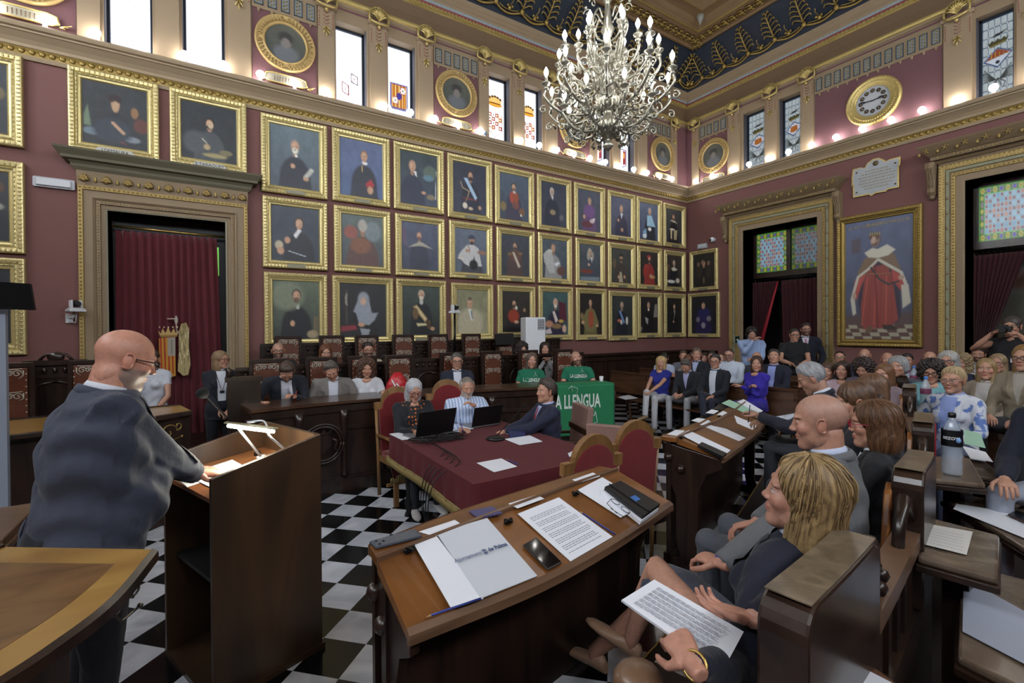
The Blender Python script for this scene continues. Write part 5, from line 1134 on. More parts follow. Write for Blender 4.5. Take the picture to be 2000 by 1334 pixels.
# ================================================================ furniture
def plane3(a, b, c): n = (b-a).cross(c-a).normalized(); return a, n
def hit(pl, px, py):
    d = ray(px, py); d = Vector(d); o = Vector((0, 0, CAMH)); t = (pl[0]-o).dot(pl[1])/d.dot(pl[1]); return o+d*t
def smooth_line(P, n=17):
    "Catmull-Rom through the points"
    P = [Vector(p) for p in P]
    if len(P) == 2: return [P[0].lerp(P[1], i/(n-1)) for i in range(n)]
    Q = [P[0]*2-P[1]]+P+[P[-1]*2-P[-2]]; out = []
    for k in range(n):
        s = k/(n-1)*(len(P)-1); i = min(int(s), len(P)-2); t = s-i; a, b, c, d = Q[i:i+4]
        out.append(.5*((2*b)+(-a+c)*t+(2*a-5*b+4*c-d)*t*t+(-a+3*b-3*c+d)*t*t*t))
    return out
def sheet(name, label, cat, pts, m, th=.0015, group=None, n=None, pl=None, text=None, lift=.002):
    "flat item lying on a surface: pts = 4 world corners"
    pts = [Vector(p) for p in pts]; nn = (pts[1]-pts[0]).cross(pts[3]-pts[0]).normalized()
    if nn.z < 0: nn = -nn
    c = sum(pts, Vector())/4
    o = thing(name, label, cat, c, 0, group)
    mb = MB(); b = [p-c+nn*lift for p in pts]; t = [p+nn*th for p in b]; mb.hexa(b+t)
    mb.build('pages' if 'pages' in name or th > .004 else 'sheet', m, o)
    if text:
        mb = MB(); ex = (pts[1]-pts[0]); ey = (pts[3]-pts[0])
        for j in range(text[0]):
            y = .12+.8*j/text[0]
            if text[1] and j % text[1] == 0: continue
            x = .1
            while x < .9:
                w = random.uniform(.03, .08); a = pts[0]-c+nn*(lift+th+.0005)
                if x+w < .93: mb.add([a+ex*x+ey*y, a+ex*(x+w)+ey*y, a+ex*(x+w)+ey*(y+.012), a+ex*x+ey*(y+.012)], [(0, 1, 2, 3)], False)
                x += w+.012
        mb.build('printed_lines', mat('grey print', '#8c8f9c', .8), o, fix=False)
    return o
def strip(mb, rings, smooth=False): mb.loft(rings, True, True, smooth)
def desk(label, inn, led, slp, out, z, zf, cut=0, mt=TOPW, group='curved council desks', scroll=None, body=True, lamp=None):
    "four plan lines from the far (room) side to the sitter's side; z = heights of the four lines"
    n = 25
    A, B, C_, E_ = [smooth_line([(p[0], p[1], h) for p in L], n) for L, h in zip((inn, led, slp, out), z)]
    c = A[n//2]*.5+E_[n//2]*.5; c.z = zf
    t = thing('council_desk', label, 'desk', c, 0, group); dn = Vector((0, 0, -1))
    mb = MB(); strip(mb, [[a-c, b-c, b-c+dn*.04, a-c+dn*.04] for a, b in zip(A, B)]); mb.build('ledge', mt, t, bevel=.004)
    mb = MB(); strip(mb, [[b-c+dn*.005, s-c, e-c, e-c+dn*.03, b-c+dn*.05] for b, s, e in zip(B, C_, E_)]); mb.build('writing_top', mt, t)
    mb = MB(); strip(mb, [[e-c+(e-b).normalized()*.0+Vector((0, 0, .004)), e-c+(e-b).normalized()*.022+Vector((0, 0, -.004)), e-c+(e-b).normalized()*.024+dn*.035, e-c+dn*.05] for b, e in zip(B, E_)], False)
    strip(mb, [[b-c+Vector((0, 0, .012)), b-c+(e-b).normalized()*.012+Vector((0, 0, .010)), b-c+(e-b).normalized()*.012+dn*.04, b-c+dn*.04] for b, e in zip(B, E_)], False)
    strip(mb, [[a-c+Vector((0, 0, .003)), a-c+(a-b).normalized()*.02+dn*.01, a-c+(a-b).normalized()*.02+dn*.045, a-c+dn*.045] for a, b in zip(A, B)], False)
    mb.build('edge_moulding', MWOOD if mt is TOPW else DWOOD, t)
    if body:
        mb = MB()
        inw = [(e-a).normalized() for a, e in zip(A, E_)]
        def ln(i, f, z_): a, e = A[i], E_[i]; q = a.lerp(e, f); return Vector((q.x, q.y, z_))-c
        strip(mb, [[ln(i, .08, zf), ln(i, .08, A[i].z-.04), ln(i, .16, A[i].z-.04), ln(i, .16, zf)] for i in range(n)])
        strip(mb, [[ln(i, .03, zf), ln(i, .03, zf+.10), ln(i, .18, zf+.10), ln(i, .18, zf)] for i in range(n)])
        strip(mb, [[ln(i, .05, A[i].z-.17), ln(i, .05, A[i].z-.13), ln(i, .16, A[i].z-.13), ln(i, .16, A[i].z-.17)] for i in range(n)])
        mb.build('front_panel', DWOOD, t)
        for i in (0, n-1):
            s = -1 if i == 0 else 1; mb = MB(); a, e = A[i], E_[i]; ax = (e-a); ax.z = 0; L_ = ax.length; ax.normalize(); sd = Vector((-ax.y, ax.x, 0)); tang = (A[min(i+1, n-1)]-A[max(i-1, 0)]).normalized()*(-s)*.03; k = c
            prof = [(0, zf), (.02, zf+.05), (.13, zf+.09), (.10, zf+.22), (.10, zf+.55), (.03, z[0]-.28), (.05, z[0]-.2), (0, z[0]-.12), (.0, z[0]-.045), (L_, z[3]-.035), (L_, z[3]-.10), (L_*.75, z[3]-.16), (L_*.62, z[3]-.3), (L_*.6, zf+.2), (L_*.72, zf+.08), (L_*.75, zf)]
            mb.prism(prof, lambda u, v, d: a-k+ax*u+Vector((0, 0, v-a.z))+tang*(.4+d), 0, 1.3)
            mb.build('end_panel', DWOOD, t, bevel=.004)
            for q, (u, v) in enumerate(((.05, z[0]-.16), (.14, z[0]-.24))):
                m2 = MB(); p = a-k+ax*u+Vector((0, 0, v-a.z)); m2.ell(p+tang*.2, .035, 8, 6); m2.build('carved_boss', DWOOD, t)
    return t, A, B, C_, E_
def pz(z, *pp): return [tuple(atz(x, y, z))[:2] for x, y in pp]
M_ = mat('dark platform boards', '#241812', .4, noise=(6, .2))
mb = MB(); mb.box(XB, 5.6, 5.50, D, 0, .16); mb.box(XB, 5.6, 6.85, D, .16, .33)
struct(mb.build('trim_dais', M_))
mb = MB(); cur = smooth_line([(.25, 1.35, 0), (1.2, 1.5, 0), (2.35, 1.78, 0), (3.2, 2.15, 0), (5.4, 3.0, 0), (6.2, 3.4, 0)], 40)
mb.loft([[p, p+Vector((0, 0, .15)), Vector((p.x+.5, -1.6, .15)), Vector((p.x+.5, -1.6, 0))] for p in cur], smooth=False)
struct(mb.build('trim_platform', mat('red brown carpet', '#1c1210', .7, noise=(30, .2))))
mb = MB(); mb.tube([p+Vector((0, .0, .15)) for p in cur], .008, 5); struct(mb.build('trim_brass_nosing', BRASS))
FGl = dict(inn=pz(1.0, (721, 1064), (880, 1003), (1040, 951), (1172, 910)), led=pz(1.0, (736, 1090), (900, 1027), (1060, 967), (1205, 916)), slp=pz(.99, (738, 1096), (902, 1033), (1064, 972), (1210, 922)), out=pz(.88, (794, 1229), (1049, 1131), (1200, 1050), (1308, 979)))
fgd, A, B, C_, E_ = desk('curved dark desk with honey-coloured top strewn with papers, nearest in the middle', FGl['inn'], FGl['led'], FGl['slp'], FGl['out'], (1.0, 1.0, .99, .88), .15)
mb = MB(); k = Vector(fgd.location)
def lnf(i, f, z_): q = A[i].lerp(E_[i], f); return Vector((q.x, q.y, z_))-k
mb.loft([[lnf(i, .42, .15), lnf(i, .42, .90), lnf(i, .48, .90), lnf(i, .48, .15)] for i in range(25)], smooth=False); mb.build('back_panel', DWOOD, fgd)
PF = plane3(B[2], B[20], E_[12]); PL = (A[10], Vector((0, 0, 1)))
def q4(pl, *pp): return [hit(pl, *p) for p in pp]
sheet('place_card', 'white card at the left of the foreground desk ledge, beside the grey phone', 'card', q4(PL, (818,1040),(888,1017),(906,1028),(850,1049)), PAPER, text=(2, 0), group='cards on the foreground desk')
sheet('booklet', 'dark blue booklet lying across the ledge of the foreground desk', 'booklet', q4(PL, (916,1001),(962,992),(981,1005),(934,1015)), mat('dark blue cover', '#4a4870', .5), th=.006)
sheet('place_card', 'white card on the ledge above the typed pages of the foreground desk', 'card', q4(PL, (993,985),(1048,968),(1063,975),(1011,994)), PAPER, text=(2, 0), group='cards on the foreground desk')
sheet('place_card', 'white card at the far right of the foreground desk ledge', 'card', q4(PL, (1118,938),(1158,924),(1172,931),(1130,944)), PAPER, text=(2, 0), group='cards on the foreground desk')
sheet('paper_sheet', 'blank white sheet half under the folder on the foreground desk', 'paper', q4(PF, (808,1064),(853,1049),(944,1171),(881,1190)), PAPER)
fo = sheet('paper_folder', 'pale grey folder printed with a council name on the foreground desk', 'folder', q4(PF, (852,1043),(951,1014),(1049,1127),(939,1171)), mat('pale grey folder', '#c6cad2', .6), th=.004)
f4 = q4(PF, (852,1043),(951,1014),(1049,1127),(939,1171)); fx = (f4[1]-f4[0]); fy = (f4[3]-f4[0]); fc = sum(f4, Vector())/4; un = PF[1] if PF[1].z > 0 else -PF[1]
fxn = (f4[1]-f4[0]+f4[2]-f4[3]).normalized(); fyn = un.cross(fxn)
mb = MB(); b0 = fc+fyn*.005+un*.013
add_text(mb, 'Ajuntament', .026, lambda a, b, d: b0-fxn*.016+fxn*a+fyn*b+un*d, align='RIGHT'); mb.build('lettering', mat('grey blue print', '#7c86a0', .7), fo, world=True)
mb = MB(); add_text(mb, 'de Palma', .026, lambda a, b, d: b0+fxn*.016+fxn*a+fyn*b+un*d, align='LEFT', bold=.0006); mb.build('lettering', mat('dark blue print', '#545f80', .7), fo, world=True)
mb = MB(); mb.prism([(-.008, -.004), (.008, -.004), (.007, -.013), (0, -.018), (-.007, -.013)], lambda a, b, d: b0+fxn*a+fyn*b+un*d, 0, .001); mb.prism([(-.008, 0), (-.01, .012), (-.004, .006), (0, .014), (.004, .006), (.01, .012), (.008, 0)], lambda a, b, d: b0+fxn*a+fyn*b+un*d, 0, .001); mb.build('crest', mat('dark blue print', '#545f80'), fo, world=True)
sheet('typed_pages', 'typed white pages in the middle of the foreground desk', 'paper', q4(PF, (1011,1005),(1091,973),(1196,1050),(1114,1098)), PAPER, th=.003, text=(26, 4))
sheet('paper_sheet', 'white sheet partly under the black notebook on the foreground desk', 'paper', q4(PF, (1128,958),(1176,933),(1262,985),(1212,1012)), PAPER)
nb = thing('notebook_stack', 'black elastic-band notebook on a pile of papers at the right end of the foreground desk', 'notebook', hit(PF, 1230, 985))
n4 = q4(PF, (1172,965),(1204,952),(1284,1000),(1249,1026)); mb = MB(); mb.hexa([p+un*.003 for p in n4]+[p+un*.022 for p in n4]); mb.build('paper_pile', PAPER, nb, world=True)
mb = MB(); nc = sum(n4, Vector())/4; mb.hexa([nc+(p-nc)*.97+un*.023+(n4[1]-n4[0])*.1 for p in n4]+[nc+(p-nc)*.97+un*.045+(n4[1]-n4[0])*.1 for p in n4]); mb.build('black_cover', mat('black shiny cover', '#15161a', .3), nb, world=True, bevel=.004)
mb = MB(); mb.hexa([nc+(n4[1]-n4[0])*u+(n4[3]-n4[0])*v+un*h for h in (.045, .047) for u, v in ((-.05, .02), (.25, .02), (.25, .16), (-.05, .16))]); mb.build('blue_sticker', mat('bright blue sticker', '#3a6ab0', .4), nb, world=True)
mb = MB(); mb.tube([n4[0]+(n4[1]-n4[0])*.4+un*.047, n4[3]+(n4[2]-n4[3])*.4+un*.047], .003, 5); mb.build('elastic_band', BLACK, nb, world=True)
def phone(label, p4, m, scr, th=.009, cams=True, lift=.003):
    c = sum(p4, Vector())/4; t = thing('smartphone', label, 'phone', c); n_ = (p4[1]-p4[0]).cross(p4[3]-p4[0]).normalized(); n_ = n_ if n_.z > 0 else -n_
    mb = MB(); mb.hexa([p-c+n_*lift for p in p4]+[p-c+n_*(lift+th) for p in p4]); mb.build('body', m, t, bevel=.003)
    mb = MB(); mb.hexa([(p-c)*.93+n_*(lift+th) for p in p4]+[(p-c)*.93+n_*(lift+th+.0008) for p in p4]); mb.build('glass', scr, t)
    if cams:
        mb = MB(); ex, ey = (p4[1]-p4[0]), (p4[3]-p4[0]); b_ = p4[0]-c
        for u, v in cams: mb.ell(b_+ex*u+ey*v+n_*(lift+th+.002), (.006, .006, .003), 8, 4)
        mb.build('camera_lenses', BLACK, t)
    return t
phone('grey phone lying face down at the left corner of the foreground desk', q4(PL, (721,1063),(811,1038),(824,1052),(735,1075)), mat('graphite phone', '#565d6a', .3, .4), mat('graphite glass', '#5c6370', .25, .3), cams=[(.1, .3), (.1, .75), (.22, .5)])
phone('black phone face up between the folder and the typed pages', q4(PF, (1020,1068),(1046,1053),(1097,1103),(1069,1117)), mat('dark phone case', '#3a3432', .4), mat('black phone glass', '#08090e', .06), cams=None)
def pencil(label, a, b, m, r=.0038, grp=None):
    t = thing('pencil', label, 'pencil', (a+b)/2, 0, grp); c = (a+b)/2; mb = MB(); mb.tube([a-c, a-c+(b-a)*.92], r, 6); mb.build('shaft', m, t); mb = MB(); mb.tube([a-c+(b-a)*.92, b-c], [r, .0006], 6); mb.build('tip', mat('bare pencil wood', '#b89468', .6), t); return t
BLUEP = mat('blue pencil lacquer', '#2c3c8c', .3)
pencil('blue pencil along the near edge of the foreground desk', hit(PF, 938, 1173)+un*.009, hit(PF, 832, 1208)+un*.006, BLUEP)
pencil('blue pencil beside the typed pages on the foreground desk', hit(PF, 1201, 1046)+un*.006, hit(PF, 1132, 1001)+un*.006, BLUEP)
def clip(label, p):
    t = thing('desk_clip', label, 'clip', p, .4, 'black metal clips on the foreground desk'); mb = MB(); mb.box(-.022, .022, -.008, .008, 0, .006); mb.box(-.006, .006, -.02, .02, .004, .014); mb.ell((-.02, 0, .01), .008, 6, 4); mb.ell((.02, 0, .01), .008, 6, 4); mb.build('clip_body', BLACKM, t); return t
clip('small black metal clip at the left end of the foreground desk', hit(PF, 800, 1077)); clip('small black metal clip between folder and typed pages', hit(PF, 993, 1021)); clip('small black metal clip right of the typed pages', hit(PF, 1125, 966))
def spectacles(label, c, ex, ey, up, s=1.):
    t = thing('spectacles', label, 'glasses', c); mb = MB()
    for sg in (-1, 1):
        mb.tube([ex*(sg*.033+.025*math.cos(a)*s)+ey*.018*math.sin(a)+up*.02 for a in [2*PI*i/12 for i in range(13)]], .0018, 4)
        mb.tube([ex*sg*.06+up*.02, ex*sg*.055+ey*.04+up*.008], .002, 4); mb.tube([ex*sg*.055+ey*.04+up*.008, ex*(-sg)*.02+ey*.05+up*.006], .0018, 4)
    mb.build('frame', BLACK, t, fix=False); return t
spectacles('black-framed glasses folded on the papers beside the notebook', hit(PF, 1207, 1003)+un*.025, (n4[3]-n4[0]).normalized(), (n4[1]-n4[0]).normalized()*-1, un)
D2i, D2o = [(2.90, 2.42), (3.95, 2.70), (5.02, 3.10)], [(3.08, 2.03), (4.0, 2.33), (4.92, 2.72)]
def mixl(a, b, f): return [(p[0]+(q[0]-p[0])*f, p[1]+(q[1]-p[1])*f) for p, q in zip(a, b)]
d2, A2, B2, C2, E2 = desk('curved dark desk with a row of long white papers, beyond the foreground desk', D2i, mixl(D2i, D2o, .27), mixl(D2i, D2o, .3), D2o, (1.0, 1.0, .99, .90), .0)
P2 = plane3(B2[2], B2[22], E2[12]); L2 = (A2[10], Vector((0, 0, 1)))
for i, q in enumerate((((1360,842),(1368,836),(1430,882),(1417,888)), ((1368,843),(1385,836),(1428,878),(1402,880)))): pass
for pp, l in ((((1328,849),(1345,841),(1427,880),(1412,892)), 'nearest'), (((1367,830),(1382,821),(1456,856),(1443,862)), 'middle'), (((1400,811),(1412,803),(1480,831),(1470,840)), 'farthest')):
    sheet('paper_sheet', 'long white sheet across the second desk, %s of its three' % l, 'paper', q4(P2, *pp), PAPER, group='long white papers on the second desk')
sheet('green_paper', 'pale green sheet at the far end of the second desk', 'paper', q4(P2, (1409,788),(1424,781),(1505,815),(1490,822)), mat('pale green paper', '#9cc4ac', .7))
sheet('paper_sheet', 'white sheet beyond the green one, under the grey-haired man\'s hand', 'paper', q4(P2, (1440,785),(1452,780),(1490,803),(1480,809)), PAPER)
for pp, l in ((((1304,864),(1318,841),(1338,842),(1322,852)), 'nearest'), (((1350,822),(1362,817),(1378,819),(1366,826)), 'middle'), (((1378,807),(1390,800),(1404,803),(1394,809)), 'farthest')):
    if l == 'nearest': pp = ((1303,849),(1320,840),(1338,842),(1322,852))
    sheet('place_card', 'small white card on the ledge of the second desk, %s of its three' % l, 'card', q4(L2, *pp), PAPER, group='cards on the second desk')
sheet('black_folder', 'slim black case on the near end of the second desk', 'folder', q4(P2, (1362,874),(1369,868),(1418,890),(1410,897)), mat('black shiny cover', '#15161a', .3), th=.02)
sheet('tablet', 'dark tablet at the far ledge of the second desk', 'tablet', q4(L2, (1392,800),(1405,791),(1421,795),(1410,802)), BLACK, th=.008)
for px, py, l in ((1332, 855, 'nearest'), (1372, 834, 'middle'), (1405, 814, 'farthest')):
    t = thing('desk_clip', 'small black clip at the head of the %s long paper' % l, 'clip', hit(P2, px, py), .4, 'black clips on the second desk'); mb = MB(); mb.box(-.03, .03, -.01, .01, 0, .012); mb.build('clip_body', BLACKM, t)
zl = 1.05
lo = pz(zl, (298, 1073), (215, 1170), (95, 1262), (-40, 1350), (-200, 1450)); li = [(-.72, 2.46), (-.95, 2.2), (-1.15, 1.9), (-1.3, 1.5), (-1.4, 1.1)]
ld, A3, B3, C3, E3 = desk('curved desk top with honey veneer filling the lower left corner', li, mixl(li, lo, .1), mixl(li, lo, .12), [(p[0], p[1]) for p in lo], (zl, zl, zl, zl), .15, mt=TOPL, body=False)
def veneer(t, B, E): c = Vector(t.location); mb = MB(); mb.loft([[B[i].lerp(E[i], .14)-c+Vector((0, 0, -.004)), B[i].lerp(E[i], .86)-c+Vector((0, 0, .0)), B[i].lerp(E[i], .86)-c+Vector((0, 0, .0012)), B[i].lerp(E[i], .14)-c+Vector((0, 0, .0012))] for i in range(2, 24)], smooth=False); mb.build('inlaid_field', wood('walnut field', '#5d4024', '#7d5c38', .3, 5, (3, 1, 1), coat=.3), t)
veneer(ld, B3, E3)
mb = MB(); k = Vector(ld.location)
def ln3(i, f, z_): q = A3[i].lerp(E3[i], f); return Vector((q.x, q.y, z_))-k
mb.loft([[ln3(i, .62, 0), ln3(i, .62, zl-.04), ln3(i, .70, zl-.04), ln3(i, .70, 0)] for i in range(3, 25)], smooth=False)
mb.build('panel', DWOOD, ld)
def scrollwork(mb, p, ex, up, s=1.):
    for q, (cx, cy, r0, t0, t1) in enumerate(((.10, -.10, .07, 0, 7), (.03, -.05, .035, 2, 8), (.17, -.06, .035, -2, 4))):
        mb.tube([p+ex*(cx+r0*(1-k/16)*math.cos(t0+(t1-t0)*k/14))*s+up*(cy+r0*(1-k/16)*math.sin(t0+(t1-t0)*k/14))*s for k in range(15)], .005*s, 5)
    mb.tube([p+up*0, p+ex*.12*s-up*.17*s, p+ex*.2*s-up*.15*s], .006*s, 5); mb.ell(p+ex*.2*s-up*.15*s, .012*s, 6, 4)
mb = MB(); scrollwork(mb, E3[0]-k+Vector((-.14, -.16, -.05)), Vector((.55, .6, 0)).normalized(), Vector((0, 0, 1)), .8); mb.build('scroll_bracket', mat('tarnished iron', '#5c5650', .35, .8), ld)
li = pz(1.05, (-120, 822), (0, 834), (108, 817), (240, 800), (330, 788)); lo = pz(1.05, (-130, 866), (0, 850), (102, 841), (240, 815), (375, 800))
li = [(-3.2, 5.9), (-2.3, 5.95), (-1.5, 6.0), (-.9, 6.1), (-.35, 6.1)]; lo2 = [(-3.0, 4.75), (-2.2, 4.85), (-1.4, 5.02), (-.8, 5.2), (-.216, 5.55)]
bd, A4, B4, C4, E4 = desk('long curved desk with honey top behind the man at the lectern', li, mixl(li, lo2, .1), mixl(li, lo2, .12), lo2, (1.05, 1.05, 1.05, 1.05), 0, mt=TOPL, body=False)
mb = MB(); k = Vector(bd.location)
def ln4(i, f, z_): q = A4[i].lerp(E4[i], f); return Vector((q.x, q.y, z_))-k
mb.loft([[ln4(i, .86, 0), ln4(i, .86, 1.01), ln4(i, .92, 1.01), ln4(i, .92, 0)] for i in range(25)], smooth=False)
mb.loft([[ln4(24, f, 0) for f in (.1, .9)]+[ln4(23, f, 0) for f in (.9, .1)], [ln4(24, f, 1.01) for f in (.1, .9)]+[ln4(23, f, 1.01) for f in (.9, .1)]], smooth=False)
mb.build('front_panel', DWOOD, bd)
mb = MB(); scrollwork(mb, E4[24]-k+Vector((-.28, -.13, -.06)), Vector((.75, .5, 0)).normalized(), Vector((0, 0, 1)), 1.2); mb.build('scroll_bracket', BRASS, bd)
t = thing('carved_stand', 'low carved stool with worn pale top at the left edge, behind the lower left desk', 'stool', (-.80, 2.98, 0))
mb = MB(); mb.box(-.35, .04, -.2, .3, .94, .97); mb.box(-.36, .055, -.215, .31, .915, .94); mb.box(-.34, .03, -.19, .29, .89, .915); mb.build('top', MWOOD, t, bevel=.006)
for x, y in ((0, -.16), (0, .26), (-.3, -.16), (-.3, .26)):
    mb = MB(); mb.tube([(x+.012*math.cos(z*30), y+.012*math.sin(z*30), z) for z in [.0+.09*i for i in range(11)]], .022, 7); mb.build('leg', DWOOD, t)
mb = MB(); mb.box(-.28, 0, -.14, .24, .05, .6); mb.build('panel', DWOOD, t)
def dais_desk(label, front, depth, z, nm='dais_desk'):
    fr = smooth_line([(x, y, 0) for x, y in front], 25); n = len(fr); nr = []
    for i in range(n): tg = (fr[min(i+1, n-1)]-fr[max(i-1, 0)]).normalized(); nr.append(Vector((-tg.y, tg.x, 0)))
    c = fr[n//2].copy(); t = thing('dais_desk', label, 'desk', c, 0, 'panelled desks of the dais')
    def P(i, b, z_): return fr[i]-c+nr[i]*b+Vector((0, 0, z_))
    mb = MB(); mb.loft([[P(i, -.05, z), P(i, -.05, z-.03), P(i, -.02, z-.05), P(i, depth, z-.05), P(i, depth, z)] for i in range(n)], smooth=False); mb.build('top', wood('dark desk top', '#2e1d14', '#563c2a', .3, 4, (8, 1, 1), coat=.3), t)
    mb = MB(); mb.loft([[P(i, 0, 0), P(i, 0, z-.05), P(i, .05, z-.05), P(i, .05, 0)] for i in range(n)], smooth=False)
    for a, b, d in ((0, .14, .06), (.14, .17, .03), (z-.12, z-.05, .03), (z-.33, z-.29, .025)):
        mb.loft([[P(i, -d, a), P(i, -d, b), P(i, .01, b), P(i, .01, a)] for i in range(n)], smooth=False)
    mb.build('front_panel', DWOOD, t)
    for i in (0, n-1):
        m2 = MB(); m2.hexa([P(i, 0, 0), P(i, depth, 0), P(i+(1 if i == 0 else -1), depth, 0), P(i+(1 if i == 0 else -1), 0, 0), P(i, 0, z-.05), P(i, depth, z-.05), P(i+(1 if i == 0 else -1), depth, z-.05), P(i+(1 if i == 0 else -1), 0, z-.05)]); m2.build('end_panel', DWOOD, t)
    for j in range(0, n, 8):
        m2 = MB(); m2.lathe([(.03, .17), (.04, .22), (.028, .28), (.034, .5), (.028, z-.42), (.045, z-.36), (.03, z-.3), (.045, z-.2), (.05, z-.1)], P(j, -.035, 0), 8); m2.build('pilaster', DWOOD, t)
    return t, P, n
dd1, Pd, n_ = dais_desk('dark carved desk with round coat-of-arms panel in front of the three councillors on the left', [(.28, 5.42), (.97, 5.52), (1.72, 5.50)], .55, 1.03)
mb = MB(); cc = aty(631, 866, 5.47)-Vector(dd1.location)
for r in (.215, .185): mb.tube([cc+Vector((r*math.cos(a), -.03, r*math.sin(a))) for a in [2*PI*i/32 for i in range(33)]], .012, 6)
mb.prism([(-.07, .09), (.07, .09), (.08, -.02), (0, -.11), (-.08, -.02)], lambda a, b, d: cc+Vector((a, -.03-d, b)), 0, .02); mb.prism([(-.07, .1), (-.09, .15), (-.03, .12), (0, .16), (.03, .12), (.09, .15), (.07, .1)], lambda a, b, d: cc+Vector((a, -.03-d, b)), 0, .02)
for sg in (-1, 1): mb.tube([cc+Vector((sg*x, -.04, z_)) for x, z_ in ((.09, .05), (.14, .02), (.12, -.06), (.16, -.1))], .012, 5)
mb.build('carved_roundel', DWOOD, dd1)
dd2, Pe, n_ = dais_desk('dark panelled desk in front of the two people in green shirts', [(2.0, 5.55), (2.94, 5.50), (3.42, 5.38), (4.1, 5.2), (4.85, 4.95)], .5, 1.03)
def onfront(px): p = at_line(px, (3.42, 5.38), (4.1, 5.2)) if px < 1050 else at_line(px, (4.1, 5.2), (4.85, 4.95)); return p
GREEN = mat('green banner cloth', '#177046', .75, noise=(6, .15)); GW = mat('white print', '#ccd6d0', .6)
bn = thing('banner', 'green cloth banner with white lettering hung over the right end of the dais desk', 'banner', (4.4, 5.05, .95))
q0, q1 = at_line(1084, (4.1, 5.2), (4.85, 4.95)), at_line(1193, (4.1, 5.2), (4.85, 4.95)); bx_ = (q1-q0); BL = bx_.length; bx_.normalize(); bn_ = Vector((bx_.y, -bx_.x, 0))
def BP(a, b, d=0): return q0+bx_*a+bn_*(.095+d+.01*math.sin(a*9)+.012*math.sin(a*17+b*3)*(1-b))+Vector((0, 0, b))
nu, nv = 40, 24; mb = MB(); z0_, z1_ = .33, 1.045
vs = [BP(BL*i/(nu-1), z0_+(z1_-z0_)*j/(nv-1)) for j in range(nv) for i in range(nu)]; fs = [(j*nu+i, j*nu+i+1, (j+1)*nu+i+1, (j+1)*nu+i) for j in range(nv-1) for i in range(nu-1)]
top = [BP(BL*i/(nu-1), z1_)-bn_*.09*k+Vector((0, 0, .006)) for k in (0, 1, 2, 3, 4) for i in range(nu)]
mb.add(vs, fs); mb.add(top, [(j*nu+i, j*nu+i+1, (j+1)*nu+i+1, (j+1)*nu+i) for j in range(4) for i in range(nu-1)])
ob = mb.build('cloth', GREEN, bn, world=True, fix=False); sf = ob.modifiers.new('t', 'SOLIDIFY'); sf.thickness = .004
mb = MB(); add_text(mb, 'LA LLENGUA', .27, lambda a, b, d: BP(BL*.32+a, .80+b, .004+d), sx=.47, bold=.006); mb.build('lettering', GW, bn, world=True, fix=False)
mb = MB(); add_text(mb, 'NO ES TOCA', .10, lambda a, b, d: BP(BL*.48+a, .62+b, .004+d), sx=.6); mb.build('lettering', GW, bn, world=True, fix=False)
mb = MB()
for pts in ([(.14, .98), (.2, 1.03), (.3, .99), (.28, .92)], [(.2, 1.03), (.22, .95)], [(.42, .56), (.5, .48), (.6, .5), (.58, .6)], [(.5, .48), (.55, .4)]): mb.tube([BP(a, b, .006) for a, b in pts], .004, 4)
mb.build('emblem', GW, bn, world=True, fix=False)
t = thing('paper_cup', 'small white cup on the far end of the green banner', 'cup', tuple(at_line(1174, (4.1, 5.35), (4.85, 5.1))[:2])+(1.052,)); mb = MB(); mb.lathe([(.024, 0), (.033, .075), (.031, .075), (.023, .004)], (0, 0, 0), 14, caps=False); mb.lathe([(.0005, .002), (.024, .002)], (0, 0, 0), 14, caps=False); mb.build('cup_wall', WHITE, t)
LACE = mat('silvery lace inlay', '#b9b4a6', .4, .3)
def stall(label, loc, rz, zf, top, w=.34, group='tall leather stall chairs'):
    t = thing('stall_chair', label, 'chair', (*loc, zf), rz, group); h = top-zf
    mb = MB(); mb.box(-w/2, w/2, -.03, .03, .35, h); mb.box(-w/2-.015, w/2+.015, -.04, .04, h-.03, h+.015)
    for s in (-1, 1):
        mb.box(s*w/2-.02, s*w/2+.02, -.035, .035, 0, h)
    mb.build('back_frame', DWOOD, t, bevel=.004)
    mb = MB(); mb.box(-w/2+.025, w/2-.025, -.052, -.028, .5, h-.035); mb.build('backrest', LEATH, t, bevel=.006)
    mb = MB(); mb.box(-w/2, w/2, -.45, -.03, .36, .44); mb.build('seat', LEATH, t, bevel=.01)
    for s in (-1, 1):
        mb = MB(); mb.box(s*w/2-.02, s*w/2+.02, -.45, -.41, 0, .64); mb.build('leg', DWOOD, t)
        mb = MB(); mb.box(s*w/2-.025, s*w/2+.025, -.47, -.03, .64, .67); mb.build('arm_rest', DWOOD, t)
    mb = MB(); y = -.055; W_ = w/2-.045
    for zc, f in ((h-.085, 1), (h-.30, .8)):
        for s in (-1, 1):
            for (cx, r0) in ((.62, .035), (.25, .026)):
                mb.tube([(s*W_*cx+r0*(1-k/14)*math.cos(k*.75), y, zc+r0*(1-k/14)*math.sin(k*.75)) for k in range(12)], .006*f, 4)
            mb.tube([(s*W_*.95, y, zc+.03), (s*W_*.95, y, zc-.02), (s*W_*.7, y, zc-.05*f)], .006, 4)
        mb.tube([(-W_*.9, y, zc+.045), (0, y, zc+.035), (W_*.9, y, zc+.045)], .005, 4)
    for k in range(9):
        for s in (-1, 1): mb.ell((s*(w/2-.032), y, h-.09-.06*k), .008, 5, 3)
    mb.build('lace_inlay', LACE, t, fix=False); return t
S0 = stall('tall leather stall chair with lace inlay, far left end of the back row beside the bald councillor', (0, 0), 0, .33, 1.74)
def put(o, label, loc, zf, rz=0):
    o['label'] = label; o.location = (*loc, zf); o.rotation_euler = (0, 0, rz); return o
